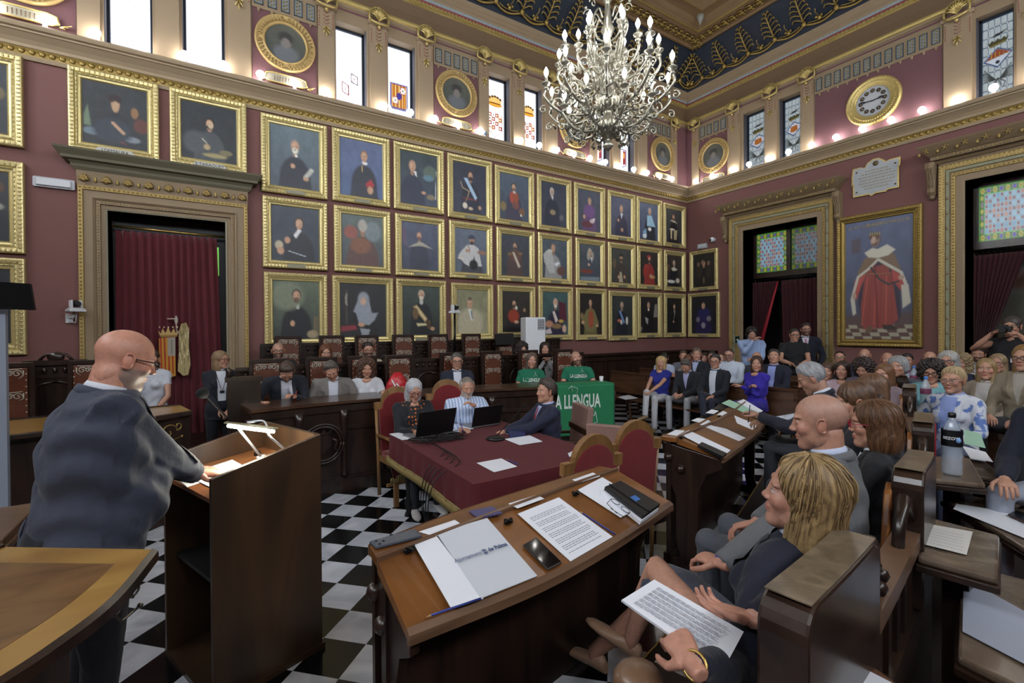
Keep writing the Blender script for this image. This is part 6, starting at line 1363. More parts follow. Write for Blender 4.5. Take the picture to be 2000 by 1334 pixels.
row2 = [(562, 'behind the bald councillor'), (648, 'behind the woman in the back row'), (716, 'behind the bearded man in the back row'), (787, 'empty, above the red bag'), (855, 'empty, left of the man with glasses'), (920, 'empty, right of the man with glasses'), (985, 'empty, beside the dark-haired pair'), (1047, 'between the two dark-haired people')]
for i, (px, l) in enumerate(row2):
    p = aty(px, 670, 7.72); o = S0 if i == 0 else copy_tree(S0); put(o, 'tall leather stall chair in the back row, '+l, (p.x, 7.72), .33)
row1 = [(521, 6.42, 'behind the councillor who writes'), (628, 6.42, 'behind the man in grey blazer'), (708, 6.42, 'behind the woman in the white blouse'), (882, 6.5, 'behind the man in navy blazer and glasses'), (960, 6.5, 'empty, right of the man in navy blazer'), (1031, 6.4, 'behind the woman in green'), (1099, 6.3, 'behind the man in green'), (778, 6.3, 'holding the shiny red bag')]
for i, (px, y, l) in enumerate(row1):
    p = aty(px, 700, y); o = copy_tree(S0); put(o, 'leather stall chair in the front row, '+l, (p.x, y), .06)
for px, y, l in ((14, 6.2, 'at the left edge of the view'), (182, 6.35, 'just behind the bald speaker')):
    p = aty(px, 700, y); o = copy_tree(S0); put(o, 'tall leather stall chair '+l, (p.x, y), .12)
def stallback(label, x0, x1, y, z0, z1, crest=True):
    t = thing('carved_partition', label, 'wood panelling', ((x0+x1)/2, y, z0)); c = (x0+x1)/2; h = z1-z0
    mb = MB(); mb.box(x0-c, x1-c, -.03, .03, 0, h); mb.box(x0-c-.02, x1-c+.02, -.06, .04, h-.03, h+.02); mb.box(x0-c, x1-c, -.045, .03, h-.16, h-.13)
    n = max(1, int((x1-x0)/.55)); w = (x1-x0)/n
    for i in range(n+1): mb.box(x0-c+w*i-.03, x0-c+w*i+.03, -.05, .03, 0, h)
    mb.build('panels', DWOOD, t)
    mb = MB()
    for i in range(n):
        u = x0-c+w*(i+.5)
        for sg in (-1, 1):
            mb.tube([(u+sg*w*.38, -.04, h*.25), (u+sg*w*.38, -.045, h-.32), (u+sg*w*.25, -.045, h-.22), (u, -.045, h-.19)], .012, 5)
            for q in range(2): mb.tube([(u+sg*w*.18+.05*(1-k/12)*math.cos(k*.8)*sg, -.042, h*.35+.22*q+.07*(1-k/12)*math.sin(k*.8)) for k in range(10)], .010, 4)
        for q in range(5): mb.ell((u-w*.36+w*.18*q, -.05, h-.08), (.022, .015, .03), 5, 3)
    if crest:
        for i in range(n):
            u = x0-c+w*(i+.5); mb.ell((u, 0, h+.05), (.07, .03, .05), 8, 5); mb.tube([(u-.13, 0, h+.01), (u-.08, 0, h+.07), (u, 0, h+.09), (u+.08, 0, h+.07), (u+.13, 0, h+.01)], .014, 5)
    mb.build('carving', DWOOD, t, fix=False); return t
p0_, p1_ = aty(512, 680, 7.85).x, aty(1092, 680, 7.85).x
stallback('dark carved stall backs running along the wall under the bottom row of portraits', p0_, p1_, 7.9, .33, 1.62, False)
stallback('dark carved partition between the two rows of councillors, left part', aty(463, 700, 6.75).x, aty(765, 700, 6.75).x, 6.68, .16, 1.36, False)
stallback('dark carved partition behind the front row, right part', aty(800, 700, 6.75).x, aty(1130, 700, 6.75).x, 6.68, .16, 1.38, False)
stallback('dark carved back panel with crest between two leather chairs at far left', aty(48, 700, 6.4).x, aty(162, 700, 6.4).x, 6.45, .12, 1.53, True)
mb = MB(); t = thing('end_stall', 'dark wooden stall side with small finial beside the standing woman', 'wood panelling', (aty(476, 700, 5.9).x, 5.9, .16)); mb = MB(); mb.box(-.16, .16, -.03, .03, 0, 1.14); mb.box(-.18, .18, -.05, .05, 1.12, 1.17); mb.build('panel', DWOOD, t); mb = MB(); mb.lathe([(.03, 1.17), (.02, 1.2), (.035, 1.235), (.005, 1.28)], (-.14, 0, 0), 8); mb.build('finial', DWOOD, t)
t = thing('red_bag', 'bright red and white shiny bag on an empty stall', 'bag', aty(776, 752, 6.08))
mb = MB(); mb.loft([[Vector((x*a, y*a*.6, z)) for x, y in [(.14*math.cos(k*.5), .14*math.sin(k*.5)) for k in range(12)]] for z, a in ((-.14, .8), (-.06, 1.15), (.04, 1.0), (.12, .65), (.17, .3))]); mb.build('bag_body', mat('shiny red cloth', '#b8202a', .35, bump=(18, .6, .02)), t)
mb = MB()
for k in range(4): mb.tube([(-.1+.06*k, -.085, .08-.05*k), (-.05+.05*k, -.095, -.02), (-.02+.04*k, -.09, -.08)], .01, 4)
mb.build('white_pattern', WHITE, t, fix=False)
rt = thing('red_table', 'table under a dark red velvet cloth with gold fringe in the centre of the hall', 'table', (2.1, 3.7, 0))
x0, x1, y0, y1, zt = 1.47-2.1, 2.74-2.1, 2.81-3.7, 4.62-3.7, .775
mb = MB(); mb.box(x0+.02, x1-.02, y0+.02, y1-.02, zt-.05, zt-.008); mb.build('tabletop', DWOOD, rt)
for sx in (x0+.12, x1-.12):
    for sy in (y0+.2, y1-.2):
        mb = MB(); mb.lathe([(.05, 0), (.03, .05), (.05, .12), (.028, .2), (.045, .4), (.03, .6), (.05, .72)], (sx, sy, 0), 10); mb.build('leg', TOPD, rt)
mb = MB(); mb.box(x0+.1, x1-.1, -.03, .03, .12, .17); mb.build('stretcher', DWOOD, rt)
TC = mat('dark red table velvet', '#54121b', .9, sheen=.05, noise=(10, .2))
cl = thing('tablecloth', 'dark red velvet cloth with gold fringed hem draped over the central table', 'tablecloth', (2.1, 3.7, zt), 0)
n = 160; per = []
L1, L2_ = x1-x0, y1-y0
def perim(s):
    s = s % (2*(L1+L2_))
    if s < L1: return x0+s, y0, 0, -1, s/L1
    s -= L1
    if s < L2_: return x1, y0+s, 1, 0, s/L2_
    s -= L2_
    if s < L1: return x1-s, y1, 0, 1, s/L1
    s -= L1; return x0, y1-s, -1, 0, s/L2_
mb = MB(); rings = []
def drop(nx, s): return .20+.04*math.sin(s*PI) if nx == -1 else (.42 if nx == 0 else .30)
rows = 8
for j in range(rows+1):
    R_ = []
    for i in range(n):
        x, y, nx, ny, s = perim(i*2*(L1+L2_)/n); dr = drop(nx, s)*(1.0+.12*math.cos(s*2*PI)); f = j/rows; w = .012*math.sin(i*1.1)*f+.02*f
        R_.append((x+nx*(w+.01), y+ny*(w+.01), .006-dr*f))
    rings.append(R_)
mb.loft(rings, False); b = len(mb.v)
mb.add([(x0-.01, y0-.01, .006), (x1+.01, y0-.01, .006), (x1+.01, y1+.01, .006), (x0-.01, y1+.01, .006), (x0-.01, y0-.01, -.004), (x1+.01, y0-.01, -.004), (x1+.01, y1+.01, -.004), (x0-.01, y1+.01, -.004)], [(0, 1, 2, 3), (7, 6, 5, 4), (0, 4, 5, 1), (1, 5, 6, 2), (2, 6, 7, 3), (3, 7, 4, 0)], False)
mb.build('cloth', TC, cl, fix=False)
mb = MB()
for i in range(n*2):
    x, y, nx, ny, s = perim(i*(L1+L2_)/n); dr = drop(nx, s)*(1.0+.12*math.cos(s*2*PI)); mb.tube([(x+nx*.035, y+ny*.035, .016-dr), (x+nx*.042, y+ny*.042, -.045-dr)], [.007, .009], 4)
mb.tube([(perim(i*2*(L1+L2_)/n)[0]+perim(i*2*(L1+L2_)/n)[2]*.035, perim(i*2*(L1+L2_)/n)[1]+perim(i*2*(L1+L2_)/n)[3]*.035, .02-drop(perim(i*2*(L1+L2_)/n)[2], perim(i*2*(L1+L2_)/n)[4])*(1+.12*math.cos(perim(i*2*(L1+L2_)/n)[4]*2*PI))) for i in range(n)], .008, 4)
mb.build('gold_fringe', mat('gold fringe', '#8c7a4a', .7), cl, fix=False)
TB = (Vector((2, 3.7, zt+.008)), Vector((0, 0, 1)))
sheet('paper_sheet', 'white sheet at the near edge of the red table', 'paper', q4(TB, (931,905),(979,896),(1010,912),(965,923)), PAPER)
sheet('paper_sheet', 'white sheet at the far left corner of the red table beside the laptop', 'paper', q4(TB, (760,848),(805,842),(812,857),(785,860)), PAPER)
sheet('paper_sheet', 'white sheet before the man in the striped shirt', 'paper', q4(TB, (878,838),(915,828),(925,838),(890,845)), PAPER)
sheet('paper_sheet', 'white sheet under the arms of the man in navy suit', 'paper', q4(TB, (975,842),(1020,836),(1030,845),(995,850)), PAPER)
sheet('paper_sheet', 'white sheet just left of the nearest red chair', 'paper', q4(TB, (985,858),(1035,851),(1060,863),(1015,870)), PAPER)
sheet('paper_sheet', 'white sheet between the two nearest red chairs', 'paper', q4(TB, (1109,886),(1122,880),(1125,887),(1112,893)), PAPER)
pencil('dark blue pen beside the sheet at the near edge of the red table', hit(TB, 1012, 910)+Vector((0, 0, .012)), hit(TB, 990, 900)+Vector((0, 0, .012)), BLUEP)
sheet('eyeglass_case', 'dark blue soft case before the man in navy suit', 'case', q4(TB, (992,848),(1022,843),(1026,852),(996,856)), mat('navy cloth case', '#232a58', .6), th=.03)
def laptop(label, pa, pb, ph, back):
    a, b = hit(TB, *pa), hit(TB, *pb); ex = (b-a); w = ex.length; ex.normalize(); ey = Vector((-ex.y, ex.x, 0)); c = (a+b)/2
    t = thing('laptop', label, 'laptop', c, 0, 'open laptops on the red table')
    mb = MB(); mb.hexa([c-c+ex*s*w/2+ey*d+Vector((0, 0, z)) for z in (.006, .022) for s, d in ((-1, 0), (1, 0), (1, .24), (-1, .24))]); mb.build('keyboard_base', mat('silver laptop', '#8a8c92', .4, .5), t, bevel=.003)
    mb = MB(); mb.hexa([ex*s*w/2*1.0+ey*(d-.07*z/.24)+Vector((0, 0, z+.02)) for z in (0, ph) for s, d in ((-1, -.006), (1, -.006), (1, .004), (-1, .004))]); mb.build('screen_lid', TOPD, t, bevel=.003)
    mb = MB(); mb.hexa([ex*s*w/2*.93+ey*(d-.07*z/.24)+Vector((0, 0, z+.02)) for z in (.012, ph-.012) for s, d in ((-1, .0045), (1, .0045), (1, .006), (-1, .006))]); mb.build('display', mat('dim laptop display', '#20242c', .2, emit=((.5, .6, .8), .15)), t)
    return t
laptop('open black laptop in front of the grey-haired woman', (811, 860), (884, 846), .25, 0)
laptop('open black laptop in front of the man in striped shirt', (921, 838), (976, 829), .21, 0)
t = thing('cable_tangle', 'tangle of black cables on the red table and hanging down its left side', 'cables', hit(TB, 860, 862)); t['kind'] = 'stuff'
mb = MB(); rr = random.Random(3); c = hit(TB, 855, 862)
for k in range(11):
    p = [c+Vector((rr.uniform(-.25, .3), rr.uniform(-.12, .15), rr.uniform(.01, .05))) for _ in range(6)]; mb.tube(smooth_line(p, 24), .0045, 5)
mb.build('tabletop_cables', BLACK, t, world=True, fix=False)
mb = MB()
for k in range(4):
    e = Vector((1.43-.02*k, 3.55-.1*k, .7)); mb.tube(smooth_line([c+Vector((-.1, -.1, .02)), Vector((1.6, 3.6-.1*k, .80)), e, e+Vector((-.05, 0, -.3)), e+Vector((.1, -.1, -.69)), e+Vector((.3+.1*k, -.25, -.695)), e+Vector((.1, -.4, -.695))], 30), .0045, 5)
mb.build('hanging_cables', BLACK, t, world=True, fix=False)
def mic(label, base, tip, bend, r=.012, foam=.03, wide=.05):
    t = thing('microphone', label, 'microphone', base); b = Vector(base); tip = Vector(tip)-b; L_ = smooth_line([Vector((0, 0, .02)), Vector(bend)-b, tip], 16)
    mb = MB(); mb.lathe([(wide, 0), (wide, .015), (wide*.5, .03), (.001, .032)], (0, 0, 0), 14); mb.build('base', BLACK, t)
    mb = MB(); mb.tube(L_, .005, 6); mb.build('gooseneck', BLACKM, t)
    mb = MB(); d = (L_[-1]-L_[-2]).normalized(); mb.tube([tip-d*foam*.8, tip-d*foam*.3, tip+d*foam*.5, tip+d*foam], [foam*.6, foam, foam*.95, foam*.3], 10); mb.build('foam_windshield', mat('black foam', '#121214', .95), t); return t
mic('black gooseneck microphone on the red table pointing at the man in navy suit', hit(TB, 968, 858), atd(1024, 793, 4.9), atd(975, 850, 4.6)+Vector((0, 0, .02)), foam=.018, wide=.09)
def arch_chair(label, loc, rz, wood_, uph, h=1.12, w=.50, arch=True, group=None):
    t = thing('arch_chair', label, 'chair', (*loc, 0), rz, group)
    def bk(x, z): return Vector((x, -.22-.10*max(0, z-.45), z))
    for s in (-1, 1):
        mb = MB(); mb.tube([(s*w/2, -.20, 0), bk(s*w/2, .45), bk(s*w/2, h-.20)], [(.022, .022)]*3, 4) ; mb.build('rear_leg', wood_, t)
        mb = MB(); mb.box(s*w/2-.022, s*w/2+.022, .22, .264, 0, .64); mb.build('front_leg', wood_, t)
        mb = MB(); mb.tube([bk(s*w/2, .66), Vector((s*w/2, .05, .665)), Vector((s*w/2, .25, .65))], [(.022, .018)]*3, 8); mb.build('arm_rest', wood_, t)
    mb = MB(); n = 14
    if arch:
        pts = [(s_*w/2, z) for s_, z in ((-1, h-.24),)]; out = [(-w/2-.02, h-.22), (-w/2-.02, h-.14), (-w/2+.05, h-.14)]+[(-(w/2-.06)*math.cos(PI*i/n), h-.15+.17*math.sin(PI*i/n)) for i in range(n+1)]+[(w/2-.05, h-.14), (w/2+.02, h-.14), (w/2+.02, h-.22)]
        inn_ = [((w/2-.065)*math.cos(PI*i/n), h-.2+.155*math.sin(PI*i/n)) for i in range(n+1)]
        mb.prism(out+[(w/2-.03, h-.22)]+inn_+[(-w/2+.03, h-.22)], lambda a, b, d: bk(a, b)+Vector((0, d, 0)), -.025, .025)
    for z in (.40, h-.27 if not arch else .47): mb.box(-w/2, w/2, -.245, -.205, z-.03, z+.03)
    mb.box(-w/2, w/2, .225, .26, .38, .44); mb.box(-w/2+.0, -w/2+.03, -.2, .24, .38, .44); mb.box(w/2-.03, w/2, -.2, .24, .38, .44); mb.box(-w/2, w/2, -.01, .02, .14, .17)
    mb.build('frame', wood_, t)
    mb = MB(); pp = [(-w/2+.022, .48), (w/2-.022, .48), (w/2-.022, h-.22)]+([((w/2-.06)*math.cos(PI*i/n), h-.205+.16*math.sin(PI*i/n)) for i in range(n+1)] if arch else [(w/2-.022, h-.02), (-w/2+.022, h-.02)])+[(-w/2+.022, h-.22)]
    mb.prism(pp, lambda a, b, d: bk(a, b)+Vector((0, d, 0)), -.03, .035); mb.build('backrest', uph, t, bevel=.008)
    mb = MB(); mb.box(-w/2+.02, w/2-.02, -.2, .25, .42, .49); mb.build('seat', uph, t, bevel=.02)
    return t
g_ = 'carved armchairs with red velvet'
arch_chair('oak armchair with arched red velvet back, nearest one at the red table', (2.06, 2.55), .0, OAK, REDV, 1.13, .46, group=g_)
arch_chair('oak armchair with arched red velvet back, right of the nearest one', (2.66, 2.72), -.1, OAK, REDV, 1.13, .46, group=g_)
arch_chair('red velvet armchair under the grey-haired woman', (1.78, 4.98), PI+.1, OAK, REDV, 1.16, .50, group=g_)
arch_chair('red velvet armchair under the man in the striped shirt', (2.38, 5.0), PI-.05, OAK, REDV, 1.20, .50, group=g_)
arch_chair('beige leather chair with its back to us between table and benches', (3.10, 3.05), -1.0, wood('dark chair wood', '#2a1a12', '#47301f'), LEATHB, 1.02, .52, arch=False)
arch_chair('beige leather chair under the man in navy suit', (3.10, 3.95), 1.25, wood('dark chair wood', '#2a1a12', '#47301f'), LEATHB, 1.02, .50, arch=False)
lc = thing('lectern', 'plain mahogany lectern with boxed reading top and lit lamp', 'lectern', (.1, 3.05, 0))
L_ = Vector((-.03, 2.65, 0)); R_ = Vector((.50, 2.85, 0)); ux = (R_-L_).normalized(); uy = Vector((-ux.y, ux.x, 0)); WD = .66; c = Vector((.1, 3.05, 0)); dp = (R_-L_).length
def LC(a, b, z): return L_+ux*a+uy*b+Vector((0, 0, z))-c
def side(b0, b1):
    mb = MB(); pr = [(0, .02), (dp, .02), (dp, 1.235), (0, 1.12)]; mb.prism(pr, lambda a, z, d: LC(a, d, z), b0, b1); return mb
side(0, .025).build('side_panel', LECT, lc, bevel=.003); side(WD-.025, WD).build('side_panel', LECT, lc, bevel=.003)
def hx8(a0, a1, b0, b1, z00, z01, z10, z11): # z at a0 bottom/top, a1 bottom/top
    return [LC(a0, b0, z00), LC(a1, b0, z10), LC(a1, b1, z10), LC(a0, b1, z00), LC(a0, b0, z01), LC(a1, b0, z11), LC(a1, b1, z11), LC(a0, b1, z01)]
mb = MB(); mb.hexa(hx8(dp-.025, dp, .025, WD-.025, .02, 1.235, .02, 1.235)); mb.build('front_panel', LECT, lc)
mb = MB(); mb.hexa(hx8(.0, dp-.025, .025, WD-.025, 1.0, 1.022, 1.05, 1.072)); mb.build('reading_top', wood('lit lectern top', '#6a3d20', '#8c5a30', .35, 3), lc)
mb = MB(); mb.hexa(hx8(.05, dp-.025, .025, WD-.025, .55, .57, .55, .57)); mb.build('shelf', TOPD, lc)
mb = MB(); mb.hexa(hx8(.0, dp+.01, -.01, WD+.01, 0, .03, 0, .03)); mb.build('plinth', LECT, lc)
def LT(a, b, h): z = 1.022+.05*a/dp; return LC(a, b, z+h)+c
sheet('paper_sheet', 'brightly lit white pages on the lectern under the lamp', 'paper', [LT(.06, .40, 0), LT(.06, .10, 0), LT(.42, .06, 0), LT(.42, .36, 0)], PAPER, th=.004)
sheet('paper_sheet', 'second white page beside the lit pages on the lectern', 'paper', [LT(.02, .52, .0), LT(.0, .30, .0), LT(.30, .34, 0), LT(.32, .56, 0)], PAPER, lift=.001)
e0, e1 = atd(446, 832, 2.62), atd(534, 843, 2.42)
lm = thing('reading_lamp', 'slim lit tube lamp on curved white stems inside the lectern', 'lamp', LT(.40, .30, .0))
mb = MB(); mb.tube([e0, e1], .009, 8); mb.build('light_tube', mat('glowing lamp tube', (1, 1, 1), .3, emit=((1, .93, .74), 85)), lm, world=True)
mb = MB(); dv = (e1-e0).normalized(); mb.tube([e0-dv*.02+Vector((0, 0, .014)), e1+dv*.02+Vector((0, 0, .014))], (.014, .006), 8) if False else mb.tube([e0-dv*.02+Vector((0, 0, .018)), e1+dv*.02+Vector((0, 0, .018))], [(.016, .006)]*2, 8); mb.build('reflector', mat('pale reflector', '#c9c4a4', .3, .4), lm, world=True)
mb = MB(); b1_ = LT(.43, .12, 0); m0 = e0.lerp(e1, .88); mb.tube(smooth_line([b1_, b1_+Vector((0, 0, .08)), m0+Vector((.01, .0, -.03)), m0], 12), .006, 6); mb.tube(smooth_line([m0+Vector((0, 0, .02)), m0+Vector((-.02, .03, .05)), m0+Vector((-.09, .06, .045))], 10), .005, 6); mb.build('curved_stem', WHITE, lm, world=True)
mb = MB(); b2_ = LT(.43, .42, 0); m1 = e0.lerp(e1, .22); mb.tube([b2_, m1], .007, 8); mb.build('straight_stem', WHITE, lm, world=True)
mb = MB(); mb.lathe([(.03, 0), (.03, .01), (.012, .018)], b1_, 12); mb.lathe([(.03, 0), (.03, .01), (.012, .018)], b2_, 12); mb.build('foot', WHITE, lm, world=True)
mic('thin microphone with round black foam rising from the lectern toward the speaker', LT(.44, .5, .0), atd(396, 768, 2.45), LT(.44, .5, .0)*.45+atd(396, 768, 2.45)*.55+Vector((.02, 0, -.01)), foam=.03, wide=.02)
PEW = wood('pew wood', '#3a2417', '#5e3f29', .35, 5, (1, 8, 1))
def pew(label, a, b, zt_, face=1):
    "a,b: the foot line of the back; sitters face the left"
    a = Vector((*a, 0)); b = Vector((*b, 0)); u = (b-a); L_ = u.length; u.normalize(); f = Vector((u.y, -u.x, 0))*face; c = (a+b)/2
    t = thing('bench', label, 'bench', c, 0, 'wooden benches for the public'); A_ = a-c
    def P(s, d, z): return A_+u*s+f*d+Vector((0, 0, z))
    mb = MB(); mb.hexa([P(0, -.02, .50), P(L_, -.02, .50), P(L_, .02, .50), P(0, .02, .50), P(0, -.10, zt_), P(L_, -.10, zt_), P(L_, -.07, zt_), P(0, -.07, zt_)]); mb.hexa([P(0, -.12, zt_), P(L_, -.12, zt_), P(L_, -.05, zt_), P(0, -.05, zt_), P(0, -.12, zt_+.04), P(L_, -.12, zt_+.04), P(L_, -.05, zt_+.04), P(0, -.05, zt_+.04)]); mb.build('backrest', PEW, t)
    mb = MB(); mb.hexa([P(0, 0, .41), P(L_, 0, .41), P(L_, .42, .43), P(0, .42, .43), P(0, 0, .44), P(L_, 0, .44), P(L_, .42, .46), P(0, .42, .46)]); mb.build('seat', PEW, t, bevel=.005)
    n = max(2, int(L_/.8)+1)
    for i in range(n):
        s = .03+(L_-.06)*i/(n-1)
        mb = MB(); mb.hexa([P(s-.02, -.02, 0), P(s+.02, -.02, 0), P(s+.02, .03, 0), P(s-.02, .03, 0), P(s-.02, -.1, zt_), P(s+.02, -.1, zt_), P(s+.02, -.05, zt_), P(s-.02, -.05, zt_)]); mb.build('post', PEW, t)
        mb = MB(); mb.tube([P(s, .38, 0), P(s, .36, .1), P(s, .38, .3), P(s, .37, .42)], [.022, .03, .018, .026], 7); mb.build('leg', PEW, t)
    return t
pew('front wooden bench of the public, beside the green banner, seating the smiling blonde woman', (7.18, 7.4), (7.10, 3.5), .88)
pew('second wooden bench, close behind the front one', (8.08, 7.4), (8.0, 3.5), .90)
pew('third wooden bench near the corner of the hall', (8.95, 7.4), (8.87, 3.6), .90)
pew('wooden bench in front of the tall painting', (8.95, 3.2), (8.7, 1.4), .95)
pew('bench at right under the older woman in floral jacket', (6.42, 2.6), (6.2, .6), .85)
pew('bench at right under the blonde woman in beige', (7.75, 3.9), (7.65, .7), .85)
pew('short bench at the right edge under the person in navy', (4.42, .62), (4.42, -.5), .85)
t = sheet('leaflet', 'white papers lying on the empty part of the front bench', 'paper', [atz(1206, 776, .47), atz(1228, 772, .47), atz(1246, 778, .47), atz(1222, 781, .47)], PAPER, th=.006)
BT = 1.27
bp = smooth_line([(.93, .50, 0), (1.46, .565, 0), (2.25, .70, 0), (2.71, .79, 0), (3.45, 1.0, 0), (3.92, 1.135, 0), (5.3, 1.63, 0), (6.08, 1.87, 0), (7.04, 2.3, 0), (7.7, 2.6, 0)], 140)
acc = [0]
for a, b in zip(bp[:-1], bp[1:]): acc.append(acc[-1]+(b-a).length)
def bat(s):
    i = min(max(np.searchsorted(acc, s)-1, 0), len(bp)-2); t = (s-acc[i])/(acc[i+1]-acc[i]); p = bp[i].lerp(bp[i+1], t); tg = (bp[i+1]-bp[i]).normalized(); return p, tg, Vector((-tg.y, tg.x, 0))
def sof(p): return acc[min(range(len(bp)), key=lambda i: (bp[i]-Vector((*p, 0))).length)]
blocks = [(sof((.97, .54)), sof((1.46, .59))), (sof((2.25, .70)), sof((2.71, .79))), (sof((3.45, 1.0)), sof((3.92, 1.135))), (sof((5.3, 1.63)), sof((5.75, 1.77))), (sof((6.6, 2.1)), sof((7.04, 2.3)))]
bb = thing('stall_bench', 'long curved row of dark stall backs with raised worn blocks, nearest at lower right', 'bench', (2.0, .66, .15)); c = Vector((2.0, .66, .15))
def BB(s, b, z): p, tg, nr = bat(s); return p+nr*b+Vector((0, 0, z))-c
mb = MB(); n = 120; S_ = acc[-1]
mb.loft([[BB(S_*i/n, -.035, .15), BB(S_*i/n, .035, .15), BB(S_*i/n, .035, .74), BB(S_*i/n, -.035, .74)] for i in range(n+1)], smooth=False)
mb.build('lower_panel', DWOODX, bb)
mb = MB(); mb.loft([[BB(S_*i/n, -.04, .98), BB(S_*i/n, .04, .98), BB(S_*i/n, .04, 1.04), BB(S_*i/n, -.04, 1.04)] for i in range(n+1)], smooth=False); mb.build('middle_rail', MWOOD, bb)
s = .0
while s < S_:
    if not any(a-.03 < s < b+.03 for a, b in blocks):
        mb = MB(); mb.loft([[BB(s+.028*math.cos(k*PI/4), d, z) for k, d in ((0, -.02), (4, -.02), (4, .02), (0, .02))] for z in (.74, .98)], smooth=False); mb.build('baluster', DWOOD, bb)
    s += .145
for i, (a, b) in enumerate(blocks):
    mb = MB(); m_ = 12; r = .07
    prof = [(a, .74), (a, BT-r)]+[(a+r-r*math.cos(PI/2*k/5), BT-r+r*math.sin(PI/2*k/5)) for k in range(1, 6)]+[(a+(b-a)*k/4, BT) for k in range(1, 4)]+[(b-r+r*math.sin(PI/2*k/5), BT-r+r*math.cos(PI/2*k/5)) for k in range(0, 6)]+[(b, .74)]
    mb.prism(prof, lambda s_, z, d: BB(s_, d, z), -.05, .05); mb.build('back_block', DWOODX, bb, bevel=.008)
    mb = MB(); mb.loft([[BB(a+.03+(b-a-.06)*k/8, d, BT+e) for d, e in ((-.045, .001), (.045, .001), (.045, .004), (-.045, .004))] for k in range(9)], smooth=False); mb.build('worn_top', wood('worn waxed top', '#54493b', '#7c6d58', .3, 8, coat=.4), bb)
    mb = MB()
    for k in range(14):
        ps = b+.05+.10*random.random(); mb.ell(BB(ps, random.uniform(-.03, .03), 1.06+.10*random.random()), .022, 6, 4)
    mb.tube([BB(b+.03, 0, 1.03), BB(b+.06, 0, 1.18), BB(b+.12, 0, 1.2), BB(b+.17, 0, 1.1), BB(b+.2, 0, 1.03)], [.03, .022, .026, .02, .03], 7)
    if i: mb.tube([BB(a-.2, 0, 1.03), BB(a-.16, 0, 1.12), BB(a-.08, 0, 1.18), BB(a-.01, 0, 1.1)], [.02, .02, .024, .03], 7)
    mb.build('carved_foliage', DWOOD, bb, fix=False)
    mb = MB(); mb.hexa([BB(s_, d, z) for z in (.15, .98) for s_, d in ((a+.2, .03), (a+.24, .03), (a+.24, .5), (a+.2, .5))] if False else [BB(a+.22, .03, .15), BB(a+.25, .03, .15), BB(a+.25, .45, .15), BB(a+.22, .45, .15), BB(a+.22, .03, .85), BB(a+.25, .03, .85), BB(a+.25, .45, .80), BB(a+.22, .45, .80)]); mb.build('arm_panel', DWOOD, bb)
    if i:
        mb = MB(); mb.ell(BB(a+.235, .45, .83), (.05, .05, .04), 10, 6); mb.build('arm_knob', MWOOD, bb)
    if i == 0: mb = MB(); mb.ell(Vector(atd(1247, 1330, 1.08))-c, (.06, .06, .04), 12, 7); mb.build('arm_knob', MWOOD, bb); continue
    mb = MB(); mb.prism([(a-.06, 1.06), (a-.10, .9), (a-.06, .75), (a+.03, .75), (a+.03, BT-.06), (a-.02, BT-.1)], lambda s_, z, d: BB(s_, d, z), .045, .07); mb.build('amber_carving', wood('amber carved wood', '#5a3013', '#8c5a2c', .35, 14), bb, bevel=.006)
mb = MB(); mb.loft([[BB(S_*i/n, .04, .55), BB(S_*i/n, .46, .55), BB(S_*i/n, .46, .60), BB(S_*i/n, .04, .60)] for i in range(8, n+1)], smooth=False); mb.build('seat', mat('dark red seat leather', '#4a1218', .5), bb)
def shelf(label, pp, z, m, th=.03, leg=True, grp='writing shelves of the row behind'):
    P4 = [atz(x, y, z) for x, y in pp]; c = sum(P4, Vector())/4; t = thing('writing_shelf', label, 'shelf', (c.x, c.y, .15), 0, grp); c.z = .15
    mb = MB(); mb.hexa([p-c-Vector((0, 0, th)) for p in P4]+[p-c for p in P4]); mb.build('board', m, t, bevel=.01)
    mb = MB(); mb.hexa([(p-c-Vector((0, 0, z-.15)))*1.05+Vector((0, 0, z-.15-th*1.9)) for p in P4]+[(p-c-Vector((0, 0, z-.15)))*1.05+Vector((0, 0, z-.15-th)) for p in P4]); mb.build('moulding', DWOOD, t, bevel=.004)
    if leg: mb = MB(); cc = sum([p for p in P4], Vector())/4-c; mb.box(cc.x-.04, cc.x+.04, cc.y-.04, cc.y+.04, 0, z-.15-th*1.9); mb.build('bracket', DWOOD, t)
    return t
WB = wood('waxed grey brown board', '#56483c', '#857464', .22, 3, coat=.5, bump=.03)
shelf('brown shelf with a white card, beside the carved foliage of the nearest stall', ((1792,1085),(1950,1128),(1952,1045),(1808,1008)), .97, WB)
sheet('place_card', 'white printed card on the shelf at right, nearest of the row behind', 'card', [atz(x, y, .975) for x, y in ((1803,1064),(1888,1085),(1900,1040),(1815,1025))], CARD, text=(6, 0))
shelf('small shelf carrying the large water bottle', ((1822,935),(1925,945),(1895,895),(1815,890)), .97, WB)
shelf('brown board carrying pad and phone under the writing arm at right edge', ((1885,925),(1985,938),(1960,905),(1870,885)), .93, WB)
shelf('long pale board with a wide white sheet at the right edge', ((1842,970),(2080,1120),(2120,1010),(1900,968)), .80, WB, leg=False)
sheet('paper_sheet', 'wide white sheet on the pale board at the right edge', 'paper', [atz(x, y, .805) for x, y in ((1862,995),(2080,1085),(2090,1020),(1868,985))], PAPER)
shelf('large pale desk board at the lower right corner', ((1878,1100),(1870,1280),(2150,1420),(2200,1180)), .80, WB, leg=False)
sheet('paper_sheet', 'blank bluish sheet on the large pale board at the lower right', 'paper', [atz(x, y, .805) for x, y in ((1880,1235),(2060,1330),(2100,1250),(1882,1130))], mat('bluish paper', '#a4aaba', .6))
